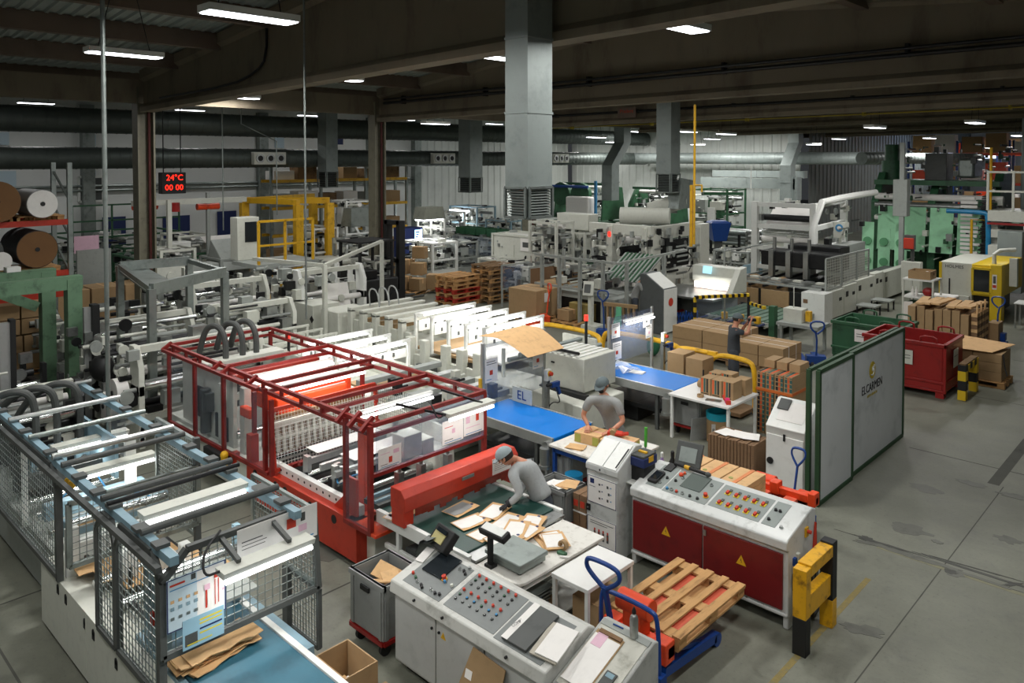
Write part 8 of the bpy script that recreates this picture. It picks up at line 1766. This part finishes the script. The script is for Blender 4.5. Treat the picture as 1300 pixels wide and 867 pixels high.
def person(loc, lab, J, face, up, cols, long_sleeve=False, gloves=False, hand_dirs=((0, 0, -1), (0, 0, -1)), s=1., beard=False):
    t = thing('person', loc, lab, 'person'); f = Vector(face).normalized(); u = Vector(up).normalized(); sd = f.cross(u).normalized(); u = sd.cross(f).normalized()
    g = {k: Vector(v) for k, v in J.items()}
    g['hem'] = g['hip']+(g['hip']-g['belly']).normalized()*.09; g['waist'] = g['hip'].lerp(g['belly'], .55); E_0 = [('hem', 'hip'), ('hip', 'waist')]
    names = ['hip', 'belly', 'chest', 'neck', 'skull', 'head', 'crown', 'chin', 'shL', 'elL', 'wrL', 'shR', 'elR', 'wrR', 'hpL', 'knL', 'anL', 'hpR', 'knR', 'anR']
    H = g['head']; g['skull'] = H-u*.07; g['crown'] = H+u*.055; g['chin'] = H-u*.085+f*.05
    rad = dict(hip=.092, belly=.085, chest=.1, neck=.052, skull=.06, head=.088, crown=.075, chin=.04, sh=.05, el=.042, wr=.028, hp=.07, kn=.06, an=.04, hem=.105, waist=.1)
    E_ = E_0+[('hip', 'belly'), ('belly', 'chest'), ('chest', 'neck'), ('neck', 'skull'), ('skull', 'head'), ('head', 'crown'), ('skull', 'chin')]
    for q in 'LR': E_ += [('chest', 'sh'+q), ('sh'+q, 'el'+q), ('el'+q, 'wr'+q), ('hip', 'hp'+q), ('hp'+q, 'kn'+q), ('kn'+q, 'an'+q)]
    def grow(nm, keep, mt, inc, edges=None, over={}):
        ks = [k for k in keep]; ix = {k: i for i, k in enumerate(ks)}
        pts = [(g[k], (over.get(k) or rad[k if k in rad else k[:2]])*s+inc) for k in ks]
        return skin(nm, pts, [(ix[a], ix[b]) for a, b in E_+(edges or []) if a in ix and b in ix], mt, t)
    grow('body', names, 'skin', 0)
    for q in 'LR': g['mu'+q] = g['sh'+q].lerp(g['el'+q], .75)
    if long_sleeve: grow('shirt', ['hem', 'hip', 'belly', 'chest', 'shL', 'elL', 'wrL', 'shR', 'elR', 'wrR'], cols[0], .026, over={'hem': .122, 'hip': .122, 'belly': .118, 'chest': .12, 'el': .03, 'wr': .014, 'elL': .03, 'elR': .03, 'wrL': .012, 'wrR': .012})
    else: 
        E_ += [('shL', 'muL'), ('shR', 'muR')]; rad['mu'] = .056
        grow('shirt', ['hem', 'hip', 'belly', 'chest', 'shL', 'muL', 'shR', 'muR'], cols[0], .026, over={'hem': .122, 'hip': .122, 'belly': .118, 'chest': .12, 'muL': .036, 'muR': .036})
    grow('trousers', ['waist', 'hip', 'hpL', 'knL', 'anL', 'hpR', 'knR', 'anR'], cols[1], .032)
    for q in 'LR':
        a = g['an'+q]; ff = Vector((f.x, f.y, 0)).normalized()
        skin('shoe', [(Vector((a.x, a.y, .045))-ff*.06, .042), (Vector((a.x, a.y, .05))+ff*.06, .042), (Vector((a.x, a.y, .04))+ff*.16, .034)], [(0, 1), (1, 2)], 'black', t)
        # hand: palm, four fingers, thumb
        w = g['wr'+q]; d = Vector(hand_dirs[0 if q == 'L' else 1]).normalized(); lat = d.cross(Vector((0, 0, 1)))
        lat = lat.normalized() if lat.length > .1 else sd; nn = lat.cross(d).normalized()
        if nn.z > 0: nn = -nn
        b = B(); b.rb(w+d*.055, .01, .01, .01)
        b = B()
        c = w+d*.06; n = 10; V = []
        for z_, rr_ in ((-.06, (.028, .022)), (-.02, (.04, .018)), (.02, (.043, .017)), (.05, (.038, .014))):
            for k in range(n): V.append(c+d*z_+lat*rr_[0]*math.cos(2*PI*k/n)+nn*rr_[1]*math.sin(2*PI*k/n))
        b.add(V, [(i*n+k, i*n+(k+1) % n, (i+1)*n+(k+1) % n, (i+1)*n+k) for i in range(3) for k in range(n)]+[tuple(range(n)), tuple(3*n+k for k in range(n-1, -1, -1))])
        for k, ln in enumerate((.062, .075, .07, .054)):
            p0 = c+d*.04+lat*(.03-.02*k); p1 = p0+d*ln*.5+nn*.006+lat*(.004-.003*k); p2 = p1+d*ln*.38+nn*.022
            b.cyl(p0, p1, .0098, 8, .009).cyl(p1, p2, .009, 8, .007).sph(p1, .0092, n=8, m=5).sph(p2, .007, n=8, m=5)
        sg = 1 if q == 'L' else -1; p0 = c-d*.03+lat*.032*sg; p1 = p0+d*.03+lat*.03*sg; p2 = p1+d*.03+nn*.01
        b.cyl(p0, p1, .012, 8, .0105).cyl(p1, p2, .0105, 8, .008).sph(p1, .0105, n=8, m=5).sph(p2, .008, n=8, m=5)
        b.make('glove' if gloves else 'hand', 'glove' if gloves else 'skin', t, ang=60)
        if gloves: B().cyl(w-d*.02, w+d*.02, .036, 12).make('glove_cuff', 'glove', t)
    # face
    fc = H+f*.078*s-u*.012
    b = B().sph(fc+f*.018-u*.012, .014, .014, .02, 8, 6); b.make('nose', 'skin', t)
    for q in (-1, 1):
        B().sph(fc+sd*.032*q+u*.018+f*.002, .011, .011, .007, 8, 6).make('eye', 'ink', t); B().bar(fc+sd*.018*q+u*.034+f*.006, fc+sd*.048*q+u*.034-f*.004, .008).make('eyebrow', 'hair', t); B().sph(H+sd*.088*q-u*.01, .016, .016, .028, 8, 6).make('ear', 'skin', t)
    B().bar(fc-sd*.022-u*.05+f*.006, fc+sd*.022-u*.05+f*.006, .008).make('mouth', mat('lips', '#94584c', .6, var=0), t)
    if beard: B().sph(fc-u*.06-f*.006, .045, .045, .035, 10, 6).make('beard', 'hair', t)
    # hair at the back and flat cap with peak
    V = []; F = []; n = 16; R_ = Matrix((sd, f, u)).transposed()
    def dome(z0, rr_, zz, name, mt, back=False):
        b = B(); V = []; m = 6
        for i in range(m+1):
            a = PI/2*i/m*1.0
            for k in range(n):
                tt = 2*PI*k/n; p = Vector((rr_*math.cos(tt)*math.sin(a), rr_*1.12*math.sin(tt)*math.sin(a), zz*math.cos(a)+z0)); V.append(H+R_ @ p)
        F = [(i*n+k, i*n+(k+1) % n, (i+1)*n+(k+1) % n, (i+1)*n+k) for i in range(m) for k in range(n)]+[tuple(m*n+k for k in range(n))]
        return b.add(V, F).make(name, mt, t, ang=80)
    B().sph((0, 0, 0), .001)
    hb = B(); hb.add([H+R_ @ Vector(p) for p in [(.093*math.cos(2*PI*k/n)*c, .1*math.sin(2*PI*k/n)*c-.012, z) for z, c in ((-.045, .86), (-.015, .97), (.02, 1.0)) for k in range(n)]], [(i*n+k, i*n+(k+1) % n, (i+1)*n+(k+1) % n, (i+1)*n+k) for i in range(2) for k in range(n) if math.sin(2*PI*(k+.5)/n) < .25]); hb.make('hair', 'hair', t)
    cp = dome(.02, .104*s, .1, 'cap', cols[2]); pk = B()
    pts = [(x, .1+.075*(1-(x/.09)**2), .012) for x in (-.09, -.06, -.03, 0, .03, .06, .09)]
    V = [H+R_ @ Vector((x, .06, .04)) for x, _, _ in pts]+[H+R_ @ Vector(p) for p in pts]; V += [v-u*.012 for v in V]; m = 7
    pk.add(V, [(k, k+1, m+k+1, m+k) for k in range(m-1)]+[(2*m+k+1, 2*m+k, 3*m+k, 3*m+k+1) for k in range(m-1)]+[(m+k, m+k+1, 3*m+k+1, 3*m+k) for k in range(m-1)]); pk.make('cap_peak', cols[2], cp)
    return t
PL = lambda px, py, z: P(px, py, z)
# stooping worker at the green belt
J = dict(hip=PL(686, 627, .87), belly=PL(677, 608, 1.03), chest=PL(662, 590, 1.18), neck=PL(652, 582, 1.28), head=PL(641, 579, 1.36), shL=PL(672, 588, 1.2), elL=PL(668, 612, .98), wrL=PL(655, 632, .87), shR=PL(650, 601, 1.2), elR=PL(661, 627, 1.0), wrR=PL(646, 640, .9))
h = J['hip']; by = 7.14
for q, dx, dy in (('L', .09, .0), ('R', -.09, .0)): J['hp'+q] = Vector((h.x+dx*.8, h.y+.02, .82)); J['kn'+q] = Vector((h.x+dx, by+.02, .46)); J['an'+q] = Vector((h.x+dx, by+.06, .09))
person((h.x, by, 0), 'person in pale grey top and light cap stooping over the green belt, black gloves', J, (-.7, -.45, -.55), (-.35, -.3, .9), ('pshirt', 'jeans', 'cap'), True, True, ((-.5, -.8, -.35), (-.6, -.6, -.45)))
J = dict(hip=PL(778, 538, .93), belly=PL(774, 524, 1.1), chest=PL(768, 509, 1.29), neck=PL(766, 497, 1.44), head=PL(765, 488, 1.55), shR=PL(749, 507, 1.37), elR=PL(740, 527, 1.12), wrR=PL(747, 541, 1.0), shL=PL(784, 511, 1.36), elL=PL(791, 535, 1.1), wrL=PL(776, 547, 1.0))
h = J['hip']
for q, dx in (('R', -.1), ('L', .1)): J['hp'+q] = Vector((h.x+dx*.8, h.y+.06, .85)); J['kn'+q] = Vector((h.x+dx, 9.78, .48)); J['an'+q] = Vector((h.x+dx, 9.82, .09))
person((h.x, 9.78, 0), 'person in grey tee and slate cap taping a box at the packing table', J, (.05, -.85, -.38), (0, -.25, .95), ('gshirt', 'greytrousers', 'capd'), False, False, ((-.6, -.7, -.3), (.4, -.8, -.3)), beard=True)
# worker in dark tee behind the yellow trolley, arms raised
o = Vector((-7.85, 15.0, 0)); r = RV; a = Vector((-r.y, r.x, 0))
J = dict(hip=o+Vector((0, 0, .95)), belly=o+Vector((0, 0, 1.12)), chest=o+r*.02+Vector((0, 0, 1.33)), neck=o+r*.04+Vector((0, 0, 1.5)), head=o+r*.08+Vector((0, 0, 1.62)), shL=o+a*.19+Vector((0, 0, 1.4)), shR=o-a*.19+Vector((0, 0, 1.4)), elL=o+a*.22+r*.22+Vector((0, 0, 1.3)), elR=o-a*.22+r*.22+Vector((0, 0, 1.34)), wrL=o+a*.06+r*.3+Vector((0, 0, 1.52)), wrR=o-a*.08+r*.32+Vector((0, 0, 1.54)))
for q, k in (('L', 1), ('R', -1)): J['hp'+q] = o+a*.08*k+Vector((0, 0, .86)); J['kn'+q] = o+a*.1*k+Vector((0, 0, .48)); J['an'+q] = o+a*.11*k+Vector((0, 0, .09))
person(o, 'person in charcoal tee and grey cap raising both hands beside kraft bundles', J, r+Vector((0, 0, -.1)), (0, 0, 1), ('nshirt', 'jeans', 'capd'), False, False, (r*.3+Vector((0, 0, 1)), r*.3+Vector((0, 0, 1))))
c = J['wrR']+r*.05+Vector((0, 0, .06)); solo(B().rb(c+a*.05, .16, .1, .06, .7), 'hand_scanner', 'black', 'black handheld device held up by the worker in charcoal tee', 'device', bev=.01)
# far worker at the delivery unit
o = Vector((-12.95, 18.75, 0))
J = dict(hip=o+Vector((0, 0, .95)), belly=o+r*.03+Vector((0, 0, 1.1)), chest=o+r*.12+Vector((0, 0, 1.3)), neck=o+r*.2+Vector((0, 0, 1.44)), head=o+r*.28+Vector((0, 0, 1.54)), shL=o+r*.12+a*.18+Vector((0, 0, 1.36)), shR=o+r*.12-a*.18+Vector((0, 0, 1.36)), elL=o+r*.25+a*.2+Vector((0, 0, 1.1)), elR=o+r*.22-a*.2+Vector((0, 0, 1.1)), wrL=o+r*.4+a*.12+Vector((0, 0, .95)), wrR=o+r*.38-a*.1+Vector((0, 0, .95)))
for q, k in (('L', 1), ('R', -1)): J['hp'+q] = o+a*.08*k+Vector((0, 0, .86)); J['kn'+q] = o+a*.1*k+Vector((0, 0, .48)); J['an'+q] = o+a*.11*k+Vector((0, 0, .09))
person(o, 'person in grey tee and dark cap bending over the wooden crate by the panel cabinet', J, r+Vector((0, 0, -.5)), r*.4+Vector((0, 0, 1)), ('gshirt', 'jeans', 'capd'), False, False, (r+Vector((0, 0, -.6)), r+Vector((0, 0, -.6))))
